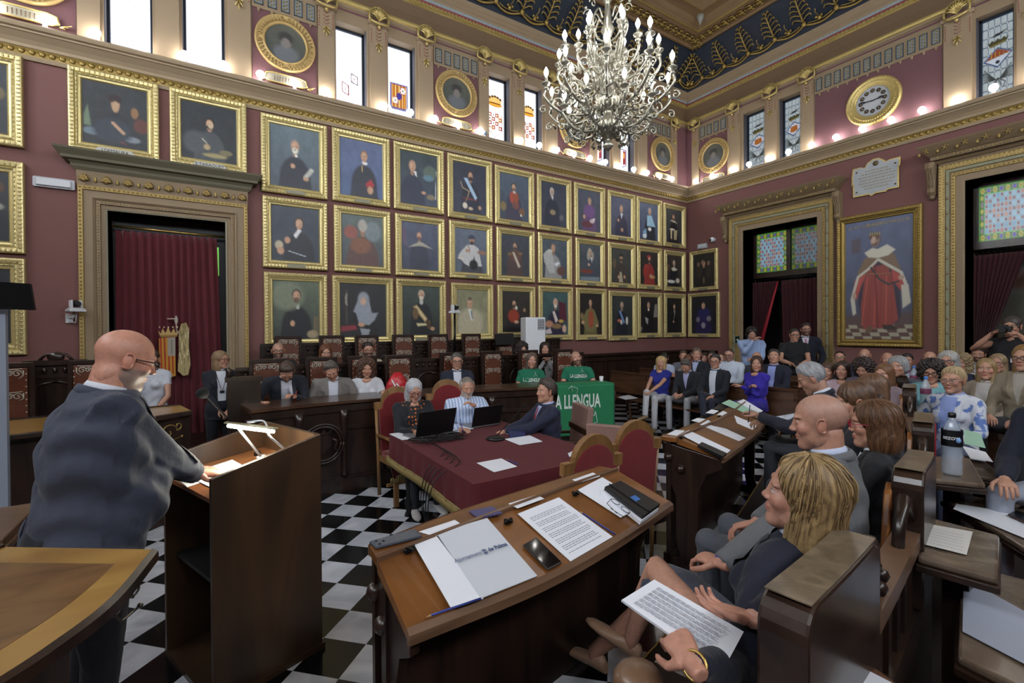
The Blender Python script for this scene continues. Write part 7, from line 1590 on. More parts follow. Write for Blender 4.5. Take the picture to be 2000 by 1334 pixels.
shelf('brown board with a white corner of paper at the bottom edge', ((1665,1270),(1850,1400),(1620,1440),(1540,1330)), .95, wood('mid brown board', '#44291a', '#6b4630', .3, 4), leg=False)
sheet('paper_sheet', 'corner of a white paper at the bottom edge, right of the nearest block', 'paper', [atz(x, y, .955) for x, y in ((1672,1300),(1760,1345),(1700,1420),(1640,1360))], PAPER)
phone('brown-cased phone at the right edge, on the pale board', [atz(x, y, .812) for x, y in ((1968,1008),(2030,1036),(2040,1020),(1985,1000))], mat('brown phone case', '#4a342c', .4), mat('black phone glass', '#08090e', .06), cams=None)
shelf('brown board before the woman in floral jacket', ((1818,815),(1880,822),(1868,798),(1815,796)), .97, WB)
def bottle(label, px, py, z, h, cap, lab, txt=None, r=.043, grp='clear water bottles'):
    p = atz(px, py, z); t = thing('water_bottle', label, 'bottle', p, 0, grp)
    G = MATS.get('clear bottle plastic')
    if G is None:
        G = mat('clear bottle plastic', '#c9d6e6', .08); b = G.node_tree.nodes['Principled BSDF']; b.inputs['Alpha'].default_value = .42; b.inputs['Specular IOR Level'].default_value = .9
    pr = [(r*.8, 0), (r, .015), (r*.96, .04*h/.33), (r, .06*h/.33), (r*.93, .08*h/.33), (r, .1*h/.33), (r*.93, .12*h/.33), (r, .14*h/.33), (r, .6*h), (r*.92, .7*h), (r*.6, .82*h), (r*.33, .9*h), (r*.32, .95*h)]
    mb = MB(); mb.lathe(pr, (0, 0, 0), 24); mb.build('bottle_wall', G, t)
    mb = MB(); mb.lathe([(r*.36, .93*h), (r*.38, .935*h), (r*.38, h), (r*.3, h+.003)], (0, 0, 0), 16); mb.build('cap', cap, t)
    mb = MB(); mb.lathe([(r*1.01, lab[0]*h), (r*1.01, lab[1]*h)], (0, 0, 0), 28, caps=False); mb.build('label_band', lab[2], t)
    if txt:
        d = -Vector((p.x, p.y, 0)).normalized(); e = Vector((-d.y, d.x, 0)); rr_ = r*1.03
        def cyl(a, b, q): th = a/rr_; return (d*math.cos(th)+e*math.sin(th))*(rr_+q)+Vector((0, 0, b))
        mb = MB(); add_text(mb, txt, .022, lambda a, b, q: cyl(a, (lab[0]+lab[1])/2*h+b, q), bold=.0006); mb.build('lettering', WHITE, t, fix=False)
        mb = MB(); mb.ell(cyl(.028, (lab[0]+lab[1])/2*h-.008, .002), (.012, .012, .015), 10, 6); mb.build('water_drop', mat('pale blue drop', '#7ca8e0', .3), t)
    return t
BC = mat('blue bottle cap', '#3f78c8', .35)
bottle('large clear water bottle with black cap and dark label, on the shelf at right', 1859, 928, .97, .36, BLACK, (.48, .74, mat('black label', '#101218', .4)), 'BEZOYA', .047)
for px, py, l, z in ((1808, 803, 'nearest', 1.0), (1785, 768, 'middle', 1.0), (1771, 752, 'farthest', 1.02)):
    bottle('clear water bottle with blue cap and red-blue label, %s of the blue-capped three' % l, px, py, z, .34, BC, (.5, .66, mat('red and blue label', '#8a4c6a', .4)), None)
    mb = MB(); p = atz(px, py, z); t = thing('small_ledge', 'narrow ledge under the %s blue-capped bottle' % l, 'shelf', (p.x, p.y, .15), 0, 'ledges under bottles'); mb.box(-.12, .12, -.10, .12, z-.18, z-.151); mb.box(-.03, .03, -.03, .03, -.15, z-.18); mb.build('board', DWOOD, t)
sheet('red_folder', 'red folder standing behind the large water bottle', 'folder', [atd(1822, 925, 2.9), atd(1829, 925, 2.88), atd(1829, 826, 2.88), atd(1822, 826, 2.9)], mat('red folder', '#b02a34', .5), th=.01)
sheet('green_pad', 'pale green sheets beside the large bottle', 'paper', [atz(x, y, .975) for x, y in ((1882,840),(1915,848),(1925,876),(1884,868))], mat('pale green paper', '#9cc4ac'), th=.004)
sheet('notepad', 'white notepad with a pen by the large bottle', 'notepad', [atz(x, y, .955) for x, y in ((1880,873),(1925,885),(1940,905),(1895,897))], PAPER, th=.006)
phone('phone with a pale case on the board at right, past the large bottle', [atz(x, y, .95) for x, y in ((1922,905),(1935,900),(1970,922),(1955,930))], mat('gold phone case', '#5c5240', .3), mat('black phone glass', '#08090e'), cams=None)
p = aty(1041, 668, 7.62); t = thing('air_cooler', 'white upright air cooler with black grille in front of the portraits', 'air conditioner', (p.x, 7.62, .33), -.25)
zt2 = aty(1041, 620, 7.62).z-.33
mb = MB(); mb.box(-.21, .21, -.16, .16, 0, zt2); mb.build('housing', WHITE, t, bevel=.02)
mb = MB(); mb.box(.04, .185, -.163, -.160, zt2-.25, zt2-.04); mb.build('grille_recess', BLACK, t)
mb = MB()
for k in range(8): mb.box(.04, .185, -.172, -.160, zt2-.245+.026*k, zt2-.235+.026*k)
mb.build('grille', WHITE, t)
t = thing('small_black_monitor', 'small black screen on the stall backs left of the white air cooler', 'screen', aty(985, 661, 7.6)-Vector((0, 0, .12))); mb = MB(); mb.box(-.2, .2, -.02, .02, .0, .2); mb.build('screen', TOPD, t)
# ================================================================ chandelier
CH = Vector((3.42, 3.52, 0)); cz = 3.66
ct = thing('chandelier', 'large ornate silver-white chandelier with many lit candle bulbs hanging over the hall', 'chandelier', (CH.x, CH.y, cz))
mb = MB(); mb.lathe([(.005, .0), (.03, .02), (.06, .05), (.03, .09), (.02, .12), (.07, .16), (.12, .24), (.09, .32), (.035, .37), (.05, .42), (.10, .46), (.13, .52), (.085, .56), (.08, .72), (.10, .75), (.05, .80), (.03, .9), (.06, .98), (.035, 1.06), (.03, 1.16), (.07, 1.24), (.04, 1.3), (.025, 1.5), (.05, 1.56), (.03, 1.62), (.025, 1.8), (.04, 1.85), (.015, 1.9), (.015, 2.1)], (0, 0, 0), 20)
mb.build('central_stem', SILVER, ct)
mb = MB(); zz_ = 2.1
while cz+zz_ < ZC+.45:
    mb.tube([(.022*math.cos(a), 0, zz_+.035*math.sin(a)) for a in [2*PI*i/8 for i in range(9)]], .005, 4); mb.tube([(0, .022*math.cos(a), zz_+.05+.035*math.sin(a)) for a in [2*PI*i/8 for i in range(9)]], .005, 4); zz_ += .1
mb.build('chain', SILVER, ct, fix=False)
for R0_, z0_, n0 in ((.34, 1.12, 8),):
    for i in range(n0):
        a = 2*PI*i/n0; e = Vector((math.cos(a), math.sin(a), 0)); mb = MB()
        mb.tube(smooth_line([e*.05+Vector((0, 0, z0_-.02)), e*.15+Vector((0, 0, z0_+.0)), e*.20+Vector((0, 0, z0_+.16)), e*.12+Vector((0, 0, z0_+.30)), e*.07+Vector((0, 0, z0_+.22))], 16), .010, 5)
        mb.tube([e*(.2+.045*(1-k/13)*math.cos(k*.7))+Vector((0, 0, z0_+.32+.05*(1-k/13)*math.sin(k*.7))) for k in range(12)], .007, 4); mb.ell(e*.22+Vector((0, 0, z0_+.38)), .018, 6, 4)
        mb.build('upper_scroll', SILVER, ct, fix=False)
CB = mat('lit candle bulb', (1, 1, 1), .3, emit=((1, .96, .91), E_CANDLE))
proto = None
def arm(R_, h, zroot, a):
    "one S-curved arm with scrolls, leaves, a drip dish, a candle and a bulb"
    mb = MB(); e = Vector((1, 0, 0)); sd = Vector((0, 1, 0)); up = Vector((0, 0, 1))
    mb.tube(smooth_line([e*.06+up*zroot, e*R_*.35+up*(zroot-.13), e*R_*.75+up*(zroot-.12), e*R_*1.02+up*(zroot+.02), e*R_+up*(h-.10)], 18), [.014]*18, 6)
    for (cx, cz_, r, t0, sg) in ((R_*.80, zroot-.03, .075, -1.2, 1), (R_*.45, zroot-.05, .065, 1.5, -1), (R_*.62, zroot-.19, .05, 0, 1), (R_*1.05, zroot-.10, .045, 2, -1)):
        mb.tube([e*(cx+r*(1-k/15)*math.cos(t0+sg*k*.62))+up*(cz_+r*(1-k/15)*math.sin(t0+sg*k*.62)) for k in range(14)], .0085, 5)
    for q in range(5):
        s = .25+.17*q; mb.tube([e*R_*s+up*(zroot-.14), e*R_*s+sd*(.04*(-1)**q)+up*(zroot-.12-.04*(q % 2)), e*(R_*s+.02)+sd*(.055*(-1)**q)+up*(zroot-.09)], [.012, .014, .003], 4)
    mb.ell(e*R_+up*(h-.115), (.03, .03, .025), 8, 5); mb.lathe([(.012, h-.11), (.02, h-.085), (.045, h-.07), (.05, h-.06), (.012, h-.062), (.016, h-.04), (.016, h-.002)], e*R_, 12)
    return mb
def add_arm(R_, h, zroot, n, ph):
    prot = None
    for i in range(n):
        a = ph+2*PI*i/n
        if prot is None:
            o = arm(R_, h, zroot, 0).build('arm', SILVER, ct, fix=False); mb = MB(); mb.lathe([(.010, h-.004), (.012, h+.01), (.024, h+.04), (.023, h+.06), (.012, h+.085), (.002, h+.105)], (R_, 0, 0), 12); b = mb.build('candle_bulb', CB, o); prot = (o, b)
        else:
            o = prot[0].copy(); COL.objects.link(o); b = prot[1].copy(); COL.objects.link(b); b.parent = o
        o.rotation_euler = (0, 0, a)
add_arm(.64, .73, .50, 10, .15); add_arm(.50, 1.02, .78, 10, .45); add_arm(.30, 1.20, .98, 6, .2); add_arm(.46, .50, .33, 8, .35)
mb = MB()
for i in range(16):
    a = 2*PI*i/16; r = .11; mb.tube([(r*math.cos(a), r*math.sin(a), .52), (r*1.05*math.cos(a), r*1.05*math.sin(a), .46), (r*.9*math.cos(a), r*.9*math.sin(a), .38)], [.014, .012, .004], 5)
mb.build('crown_drops', mat('pale cream enamel', '#c8c4b0', .35), ct, fix=False)
mb = MB()
for i in range(12):
    a = 2*PI*i/12; e = Vector((math.cos(a), math.sin(a), 0)); mb.tube([e*(.10+.06*(1-k/14)*math.cos(k*.6))+Vector((0, 0, .18+.07*(1-k/14)*math.sin(k*.6))) for k in range(13)], .008, 4)
mb.build('lower_foliage', SILVER, ct, fix=False)
# ================================================================ people
TS = bpy.data.scenes.new('workbench')
def remesh(mb, vox, sm=4):
    me = bpy.data.meshes.new('r'); me.from_pydata(mb.v, [], mb.f)
    bm = bmesh.new(); bm.from_mesh(me); bmesh.ops.recalc_face_normals(bm, faces=bm.faces); bm.to_mesh(me); bm.free()
    o = bpy.data.objects.new('r', me); TS.collection.objects.link(o)
    r = o.modifiers.new('r', 'REMESH'); r.mode = 'VOXEL'; r.voxel_size = vox
    if sm: s = o.modifiers.new('s', 'SMOOTH'); s.factor = .5; s.iterations = sm
    vl = TS.view_layers[0]; vl.update(); dg = vl.depsgraph; m2 = bpy.data.meshes.new_from_object(o.evaluated_get(dg))
    n = len(m2.vertices); co = np.empty(n*3, np.float32); m2.vertices.foreach_get('co', co); fs = [tuple(p.vertices) for p in m2.polygons]
    bpy.data.objects.remove(o); bpy.data.meshes.remove(me); bpy.data.meshes.remove(m2)
    return co.reshape(-1, 3).astype(float), fs
def sm_(a, b, x): t = np.clip((x-a)/(b-a), 0, 1); return t*t*(3-2*t)
def elS(P, c, r):
    q = P-np.array(c); r = np.array(r); k0 = np.sqrt(((q/r)**2).sum(-1)); k1 = np.sqrt(((q/(r*r))**2).sum(-1)); return k0*(k0-1)/np.maximum(k1, 1e-6)
def cap(P, a, b, r):
    a = np.array(a); b = np.array(b); ab = b-a; t = np.clip(((P-a)@ab)/(ab@ab), 0, 1); return np.linalg.norm(P-a-t[..., None]*ab, axis=-1)-r
def smin(a, b, k): h = np.clip(.5+.5*(b-a)/k, 0, 1); return b+(a-b)*h-k*h*(1-h)
def smax(a, b, k): return -smin(-a, -b, k)
def headF(P, fem, fat):
    A = P.copy(); A[..., 0] = np.abs(A[..., 0]); j = .92 if fem else 1.0; ft = 1+.16*(fat-1)
    f = elS(A, (0, -.014, .034), (.074, .094, .083)); f = smin(f, elS(A, (0, .018, -.034), (.058*j*ft, .066, .078)), .03)
    f = smin(f, elS(A, (0, .062, -.094), (.026*j, .022, .020)), .03); f = smin(f, elS(A, (.040*j*ft, .004, -.058), (.020, .034, .030)), .03)
    if fat > 1.15: f = smin(f, elS(A, (0, .02, -.105), (.05, .05, .03)), .03); f = smin(f, elS(A, (0, -.052, -.07), (.058, .030, .05)), .045)
    f = smin(f, elS(A, (.026, .072, .030), (.026, .014, .008)), .012); f = smin(f, elS(A, (.038, .058, -.018), (.022, .022, .022)), .02)
    f = smax(f, -elS(A, (.031, .096, .008), (.018, .016, .011)), .010); f = smin(f, elS(A, (.030, .070, .008), (.0135, .0135, .0125)), .003)
    ny = .094 if fem else .099; f = smin(f, cap(A, (0, .080, .014), (0, ny-.003, -.018), .0072 if fem else .0085), .012); f = smin(f, elS(A, (0, ny, -.023), (.0095 if fem else .0115, .0105, .0095)), .008); f = smin(f, elS(A, (.010, ny-.008, -.028), (.007, .009, .006)), .006)
    f = smin(f, elS(A, (0, .080, -.051), (.022, .010, .0055)), .006); f = smin(f, elS(A, (0, .079, -.062), (.019, .0105, .0062)), .005); f = smax(f, -elS(A, (0, .091, -.0562), (.022, .008, .0012)), .003)
    return f
def star(F, n, m, front=.45, r0=.42, it=34, down=0):
    th = np.linspace(.02, PI-.02, m); ps = np.linspace(-PI, PI, n, endpoint=False); ph = ps-front*np.sin(ps)
    T, H = np.meshgrid(th, ph, indexing='ij'); d = np.stack([np.sin(T)*np.sin(H), np.sin(T)*np.cos(H), np.cos(T)], -1)
    r = np.full(T.shape, r0)
    for _ in range(it): r = np.maximum(r-F(d*r[..., None])*.85, .01)
    return d, r, T, H
def gridf(n, m):
    fs = [(i*n+j, i*n+(j+1) % n, (i+1)*n+(j+1) % n, (i+1)*n+j) for i in range(m-1) for j in range(n)]
    fs += [tuple(reversed(range(n))), tuple(range((m-1)*n, m*n))]; return [tuple(reversed(f)) for f in fs]
HC = {}
def head_geo(fem, fat, lod):
    k = (fem, fat > 1.15, lod)
    if k not in HC:
        n, m = ((44, 38), (76, 64), (150, 124))[lod]; HC[k] = (*star(lambda P: headF(P, fem, 1.3 if k[1] else 1.), n, m, r0=.2), n, m)
    return HC[k]
def hairline(P, hi=0.): # height above the hairline, positive where hair grows
    y = P[..., 1]; line = np.interp(y, [-.12, -.08, -.02, .0, .03, .06, .10], [-.065, -.06, -.035, -.005, .045, .078, .084]); return P[..., 2]-line-hi
def colorize(P, skin, o, fem):
    C = np.tile(np.array(hx(skin)), (len(P), 1)); x = np.abs(P[:, 0]); y = P[:, 1]; z = P[:, 2]
    def blend(w, c): C[:] = C*(1-w[:, None])+np.array(hx(c))*w[:, None]
    red = np.exp(-(((x-.045)/.02)**2+((z+.02)/.02)**2))*(y > .03); C[:, 1:] *= (1-.16*red)[:, None]; C[:, 1:] *= (1-.12*np.exp(-((x/.015)**2+((z+.025)/.012)**2))*(y > .08))[:, None]
    fr = y > .045
    if o.get('beard'):
        bc, am = o['beard']; w = sm_(-.018, -.034, z)*sm_(-.03, .0, y)*am; w = np.maximum(w, am*np.exp(-((x/.026)**4+((z+.040)/.0075)**4))*(y > .06)); w *= 1-np.exp(-((x/.022)**4+((z+.057)/.008)**4))*(y > .06); blend(np.clip(w, 0, 1), bc)
    lip = np.exp(-((x/.021)**4+((z+.0565)/.0095)**4))*(y > .07); blend(lip*(.75 if fem else .5), '#a8504c' if fem else '#93594f')
    br = np.exp(-(((x-.031)/.017)**4+((z-.030-.10*(x-.031)*(x < .031))/.0038)**4))*fr; hc = o.get('brow') or (o['hair'][1] if o.get('hair') else '#6a5a50'); blend(br*.75, hc)
    if not o.get('closed'):
        e = np.exp(-(((x-.030)/.0125)**4+((z-.008)/.0052)**4))*(y > .06); blend(e*.9, '#d8d4d0'); ir = np.exp(-(((x-.030)/.0052)**4+((z-.008)/.0052)**4))*(y > .06); blend(ir, '#2a2220')
    lash = np.exp(-(((x-.030)/.0145)**4+((z-(.0005 if o.get('closed') else .0135))/.0018)**2))*(y > .06); blend(lash*.75, '#3a2a26')
    so = np.exp(-(((x-.030)/.017)**2+((z-.017)/.010)**2))*fr; C[:] *= (1-.18*so)[:, None]
    if o.get('stub') is not None: w = sm_(-.01, .02, hairline(P))*o['stub']; blend(w, '#8a7a72')
    return C
def cmesh(name, V, F, Cc, material, parent, smooth=True):
    me = bpy.data.meshes.new(name); me.from_pydata([tuple(v) for v in V], [], F); me.materials.append(material)
    me.polygons.foreach_set('use_smooth', [smooth]*len(F))
    if Cc is not None:
        at = me.color_attributes.new('Col', 'FLOAT_COLOR', 'POINT'); arr = np.ones((len(V), 4), np.float32); arr[:, :3] = Cc; at.data.foreach_set('color', arr.ravel())
    me.update(); o = bpy.data.objects.new(name, me); COL.objects.link(o); o.parent = parent; return o
SKINM = vmat('skin', .48, noise=60, bump=(220, .08)); HAIRM = vmat('hair', .5, noise=35, bump=(90, .25))
def hair_geo(style, fem, fat, lod, c1, c2, seed, ln=1.):
    d, rh, T, H, n, m = head_geo(fem, fat, lod); P = d*rh[..., None]; r_ = np.random.RandomState(seed)
    ph = H+.0; st = .5+.5*np.sin(ph*23+3*np.sin(T*3)+seed)*np.sin(ph*41+seed*2+2*np.sin(T*5)); st2 = r_.rand(n)[None, :]*np.ones((m, 1)); st = np.clip(st*.6+st2*.5, 0, 1)
    if style in ('short', 'crop', 'balding', 'back'):
        th = {'short': .011, 'crop': .009, 'balding': .010, 'back': .016}[style]; hl = hairline(P)
        hl = hl+.006*np.sin(H*13+seed)+.004*np.sin(H*29+seed*3); mask = .35*sm_(-.004, .006, hl)+.65*sm_(.0, .045, hl)
        if style == 'balding': mask = mask*(1-sm_(.045, .07, P[..., 2]+.25*np.maximum(P[..., 1], -.03)))
        r = rh+(th*(.8+.6*sm_(.02, .1, P[..., 2]+.4*P[..., 1])+.9*sm_(.05, .10, P[..., 2])*sm_(-.02, .06, P[..., 1])+.2*np.sin(seed+H*2))+.006*st)*mask-.007*(1-sm_(-.004, .004, hl)); vv = d*r[..., None]
    else:
        L_ = {'bob': .10, 'long': .23, 'curly': .13, 'mop': .07, 'bun': .0}[style]*ln; w = {'bob': .100, 'long': .092, 'curly': .125, 'mop': .105, 'bun': .086}[style]
        def F(Q):
            A = Q.copy(); A[..., 0] = np.abs(A[..., 0]); f = elS(A, (0, -.020, .042), (w*.93 if style != 'bun' else .084, .102 if style != 'curly' else .115, .090 if style != 'curly' else .105))
            if L_: f = smin(f, elS(A, (0, -.035, -L_*.45), (w, .085, L_*.75+.04)), .03)
            f = smax(f, -elS(A, (0, .115, -.035-L_*.3), (.064, .105, .098+L_*.5)), .014)
            if L_: f = smax(f, -elS(A, (0, .10, -.03-L_), (.05, .09, L_*.8+.03)), .02)
            return f
        d, r, T, H = star(F, n, m, r0=.5); am = .010 if style == 'curly' else .004
        r = r+am*(st-.5)*2*(r > .06)
        if style == 'curly': r = r+.012*np.sin(H*9+4*T)*np.sin(T*17+2*H)*(r > .06)
        vv = d*r[..., None]
    C = np.array(hx(c1))*(1-st[..., None])+np.array(hx(c2))*st[..., None]
    V = vv.reshape(-1, 3); Cc = C.reshape(-1, 3); Fc = gridf(n, m)
    if lod == 2 and style in ('long', 'bob'):
        b = MB(); cl_ = []
        for q in range(230):
            j = r_.randint(n); i0 = r_.randint(2, 30); i1 = min(m-2, i0+r_.randint(30, 80)); ps = [vv[i, (j+int((i-i0)*.02)) % n]*(1.012+.006*math.sin(i*.3+q)) for i in range(i0, i1, 3) if r[i, j] > rh[i, j]+.003]
            if len(ps) > 5: k0 = len(b.v); b.tube(ps, [.0010]+[.0022]*(len(ps)-2)+[.0006], 4); cl_ += [np.array(hx(c1))*(1-t_)+np.array(hx(c2))*t_ for t_ in [r_.rand()*1.2]]*(len(b.v)-k0)
        k = len(V); V = np.vstack([V, np.array(b.v)]); Cc = np.vstack([Cc, np.array(cl_)]); Fc = Fc+[tuple(i+k for i in f) for f in b.f]
    if style == 'bun':
        b = MB(); b.ell((0, -.12, .0), (.038, .032, .035), 12, 8); k = len(V); V = np.vstack([V, np.array(b.v)]); Cc = np.vstack([Cc, np.tile(np.array(hx(c1)), (len(b.v), 1))]); Fc = Fc+[tuple(i+k for i in f) for f in b.f]
    return V, Fc, Cc
def hand(mb, w, dr, nrm, side, curl=.5, s=1., grip=0):
    "wrist point, direction, palm normal (towards what it holds), side +1 right"
    dr = Vector(dr).normalized(); nrm = Vector(nrm); nrm = (nrm-dr*nrm.dot(dr)).normalized(); lat = dr.cross(nrm)*side; w = Vector(w)
    rings = []
    for t, a, b in ((-.03, .020, .019), (.0, .022, .018), (.035, .034, .017), (.07, .040, .015), (.092, .036, .011)):
        rings.append([w+dr*t*s+lat*math.cos(2*PI*k/10)*a*s+nrm*math.sin(2*PI*k/10)*b*s for k in range(10)])
    mb.loft(rings)
    for i, (o, L_) in enumerate(((-.029, .072), (-.010, .082), (.010, .076), (.028, .060))):
        p = w+dr*(.082-.004*abs(i-1.3))*s+lat*o*s; a = 0; pts = [p-dr*.012*s]; cur = p; c_ = curl*(1+.12*(i-1.5)); sp = lat*(.12*(i-1.5))
        for q, f in enumerate((.42, .33, .25)):
            a += c_*(.7 if q == 0 else .9); pts.append(cur); cur = cur+((dr+sp*.5)*math.cos(a)+nrm*math.sin(a)).normalized()*L_*f*s
        pts.append(cur); mb.tube(pts, [.0088*s, .0092*s, .0086*s, .0078*s, .0060*s], 8)
    b0 = w+dr*.018*s-lat*.022*s; t1 = b0+(dr*.55-lat*.75+nrm*.35).normalized()*.040*s; t2 = t1+(dr*.9-lat*.25+nrm*(.3+grip)).normalized()*.032*s; t3 = t2+(dr*.95+nrm*(.3+grip)).normalized()*.022*s
    mb.tube([b0, t1, t2, t3], [.0135*s, .0115*s, .0095*s, .0068*s], 8)
def ik(S, T, a, b, pole):
    S = Vector(S); T = Vector(T); d = T-S; L_ = min(d.length, (a+b)*.995); u = d.normalized(); T = S+u*L_; x = (a*a-b*b+L_*L_)/(2*L_); h = math.sqrt(max(0, a*a-x*x)); p = Vector(pole); p = (p-u*p.dot(u)); p = p.normalized() if p.length > 1e-5 else Vector((0, 0, -1)); return S+u*x+p*h, T
def cl(c, kind='cloth'):
    c_ = c.lower()
    return mat('%s %s' % (kind, c_), c, .85 if kind == 'cloth' else .4, noise=(40, .10), bump=(14, .45, .02), sheen=.1)
PB = []
def person(label, at, yaw=0, pose='sit', s=1., lean=0., hy=0, hp=0, hr=0, L=(-.10, .34, .10), R=(.10, .34, .10), top=('jacket', '#23262e', '#c8ccd4', None), bot=('trousers', '#23262e'), hair=None, skin='#b88a74', fem=0, fat=1., lod=1, zf=0., curl=.6, legs=None, twist=0, hk='', shoe='#1a1512', **o):
    o['hair'] = hair; o['skin'] = skin
    vox = (.020, .014, .009)[lod]; sw = .160 if fem else .185
    Hm = Matrix.Translation((0, -.005, .525))@Matrix.Rotation(hy, 4, 'Z')@Matrix.Rotation(-hp, 4, 'X')@Matrix.Rotation(hr, 4, 'Y')@Matrix.Translation((0, .022, .105))
    Lm = Matrix.Rotation(-lean, 4, 'X')@Matrix.Rotation(twist, 4, 'Z'); Li = Lm.inverted()
    crown = Lm@Hm@Vector((0, -.012, .122+(.012 if hair and hair[0] not in ('crop', 'balding') else 0)))
    yw = Matrix.Rotation(yaw, 4, 'Z')
    if len(at) == 3: cw = atd(*at)
    else: cw = Vector(at)
    if pose == 'stand':
        s = (cw.z-zf)/(crown.z+.93); hip = cw-yw.to_3x3()@(crown*s)
    else: hip = cw-yw.to_3x3()@(crown*s)
    t = thing('person', label, 'person', hip, yaw); S3 = Matrix.Scale(s, 4)
    def out(p): return S3@Lm@Vector(p)
    def outs(V): M3 = np.array(S3@Lm); return np.asarray(V)@M3[:3, :3].T+M3[:3, 3]
    arms = []; yi = yw.to_3x3().inverted()
    if o.get('Lw'): L = tuple(yi@(Vector(o['Lw'])-hip)/s)+tuple(L[3:])
    if o.get('Rw'): R = tuple(yi@(Vector(o['Rw'])-hip)/s)+tuple(R[3:])
    for sg, T_, nm in ((-1, L, 'L'), (1, R, 'R')):
        S = Vector((sg*sw, -.01, .435)); tgt = Li@Vector(T_[:3]); pole = T_[3] if len(T_) > 3 else (sg*.6, -.35, -1); E, T2 = ik(S, tgt, .285, .262, pole)
        arms.append((sg, S, E, T2))
    k = top[0]; slv = {'jacket': 2, 'shirt': 2, 'tee': .5, 'blouse': .5, 'vest': .0, 'dress': 2}[k]; f = fat; wst = .86 if fem else 1.; jk = 1.05 if k == 'jacket' else 1.
    mb = MB(); hem = -.16 if (k == 'jacket') else -.08
    mb.tube([(0, -.005, z) for z in (hem, 0, .12, .27, .38, .445, .488, .512)], [((.172 if z_ < .4 else 1)*a*jk if 0 else a*jk*f*(wst if z_ in (.12,) else 1), b*jk*f) for z_, a, b in ((hem, .172, .118), (0, .172, .122), (.12, .155, .108), (.27, .172, .118), (.38, .178, .108), (.445, .150, .086), (.488, .100, .070), (.512, .068, .062))], 18)
    if fem: [mb.ell((sg*.068, .085, .315), (.062, .055, .06), 10, 7) for sg in (-1, 1)]
    if f > 1.05: mb.ell((0, .05*f, .10), (.165*f, .125*f, .19), 14, 9)
    for sg, S, E, T2 in arms:
        a = .062*jk*(1+.6*(f-1)); b = .052*jk*(1+.5*(f-1)); c_ = .044*jk*(1+.4*(f-1))
        if fem: a, b, c_ = a*.84, b*.82, c_*.82
        mb.tube([Vector((sg*.02, -.012, .47)), Vector((sg*.10, -.008, .455)), S, S+(E-S)*.12], [.052, .058, a*1.10, a*1.05], 10)
        if slv: e = S+(E-S)*min(slv, 1); mb.tube([S, S+(e-S)*.5, e], [a, (a+b)/2*1.0, b if slv > 1 else a*.95], 10)
        if slv > 1: mb.tube([E, E+(T2-E)*.5, E+(T2-E)*.96], [b, (b+c_)/2, c_*.86], 10); mb.ell(E, b*1.0, 8, 6)
    V, F = remesh(mb, vox, 5)
    bv = BVHTree.FromPolygons([Vector(v) for v in V], F)
    A_ = V.copy(); V = V+(.0055 if o.get('fold') else .0035)*np.stack([np.sin(A_[:, 2]*46+A_[:, 1]*20+np.sin(A_[:, 0]*19)*2)]*3, -1)*np.sign(A_)*np.array([1, 1, 0])
    gm = cl(top[1]) if not (len(top) > 4 and top[4]) else top[4]
    cmesh({'jacket': 'jacket', 'shirt': 'shirt', 'tee': 't_shirt', 'blouse': 'blouse', 'vest': 'vest', 'dress': 'dress'}[k], outs(V), F, None, gm, t)
    def patch(nm, rows, off, m_, nx=9):
        vs = []; ok = True
        for z, xl, xr in rows:
            for i in range(nx):
                x = xl+(xr-xl)*i/(nx-1); h = bv.ray_cast(Vector((x, .6, z)), Vector((0, -1, 0)))[0]
                y = h.y if h else .07
                vs.append((x, y+off, z))
        b = MB(); b.add(outs(vs), [(j*nx+i, j*nx+i+1, (j+1)*nx+i+1, (j+1)*nx+i) for j in range(len(rows)-1) for i in range(nx-1)]); return b.build(nm, m_, t, fix=False)
    if k == 'jacket' and lod >= 0 and not o.get('backview'):
        op = o.get('open', 0); zb = .10 if op else .20; wb = .05 if op else .004
        rows = [(zb+(.49-zb)*i/10, 0, wb+(.062-wb)*(i/10)) for i in range(11)]
        patch('shirt_front', [(z, -w, w) for z, _, w in rows], .006, cl(top[2]))
        for sg in (-1, 1): patch('lapel', [(z, sg*(w-.004), sg*(w+.008+.034*math.sin(min(1, (z-zb)/(.49-zb)*1.2)*PI*.75))) for z, _, w in rows], .011, gm, 4)
        if top[3]: patch('tie', [(zb+(.47-zb)*i/8, -(.012+.018*(1-i/8)), .012+.018*(1-i/8)) for i in range(9)], .011, cl(top[3], 'silk'), 5)
    if k in ('jacket', 'shirt') :
        ck = 1+.3*(f-1); b = MB(); b.tube([(.060*ck*math.cos(a), -.004+.058*ck*math.sin(a), .512+.014*(-math.sin(a))) for a in [2*PI*i/16+PI/2 for i in range(17)]], [(.008, .018)]*17, 6); b.v = [tuple(v) for v in outs(b.v)]; b.build('collar', cl(top[2] if k == 'jacket' else top[1]), t)
    if k == 'jacket':
        b = MB(); b.tube([(.076*ck*math.cos(a), -.010+.074*ck*math.sin(a), .488-.022*math.sin(a)) for a in [PI*.95+PI*1.1*i/16 for i in range(17)]], [(.009, .022)]*17, 6); b.v = [tuple(v) for v in outs(b.v)]; b.build('jacket_collar', gm, t)
    if o.get('fold'):
        b = MB(); pts = [bv.ray_cast(Vector((.004, -.8, .06-.027*i)), Vector((0, 1, 0)))[0] for i in range(9)]; b.tube([out(p+Vector((0, -.003, 0))) for p in pts if p], .0022, 4); b.build('back_vent', BLACK, t)
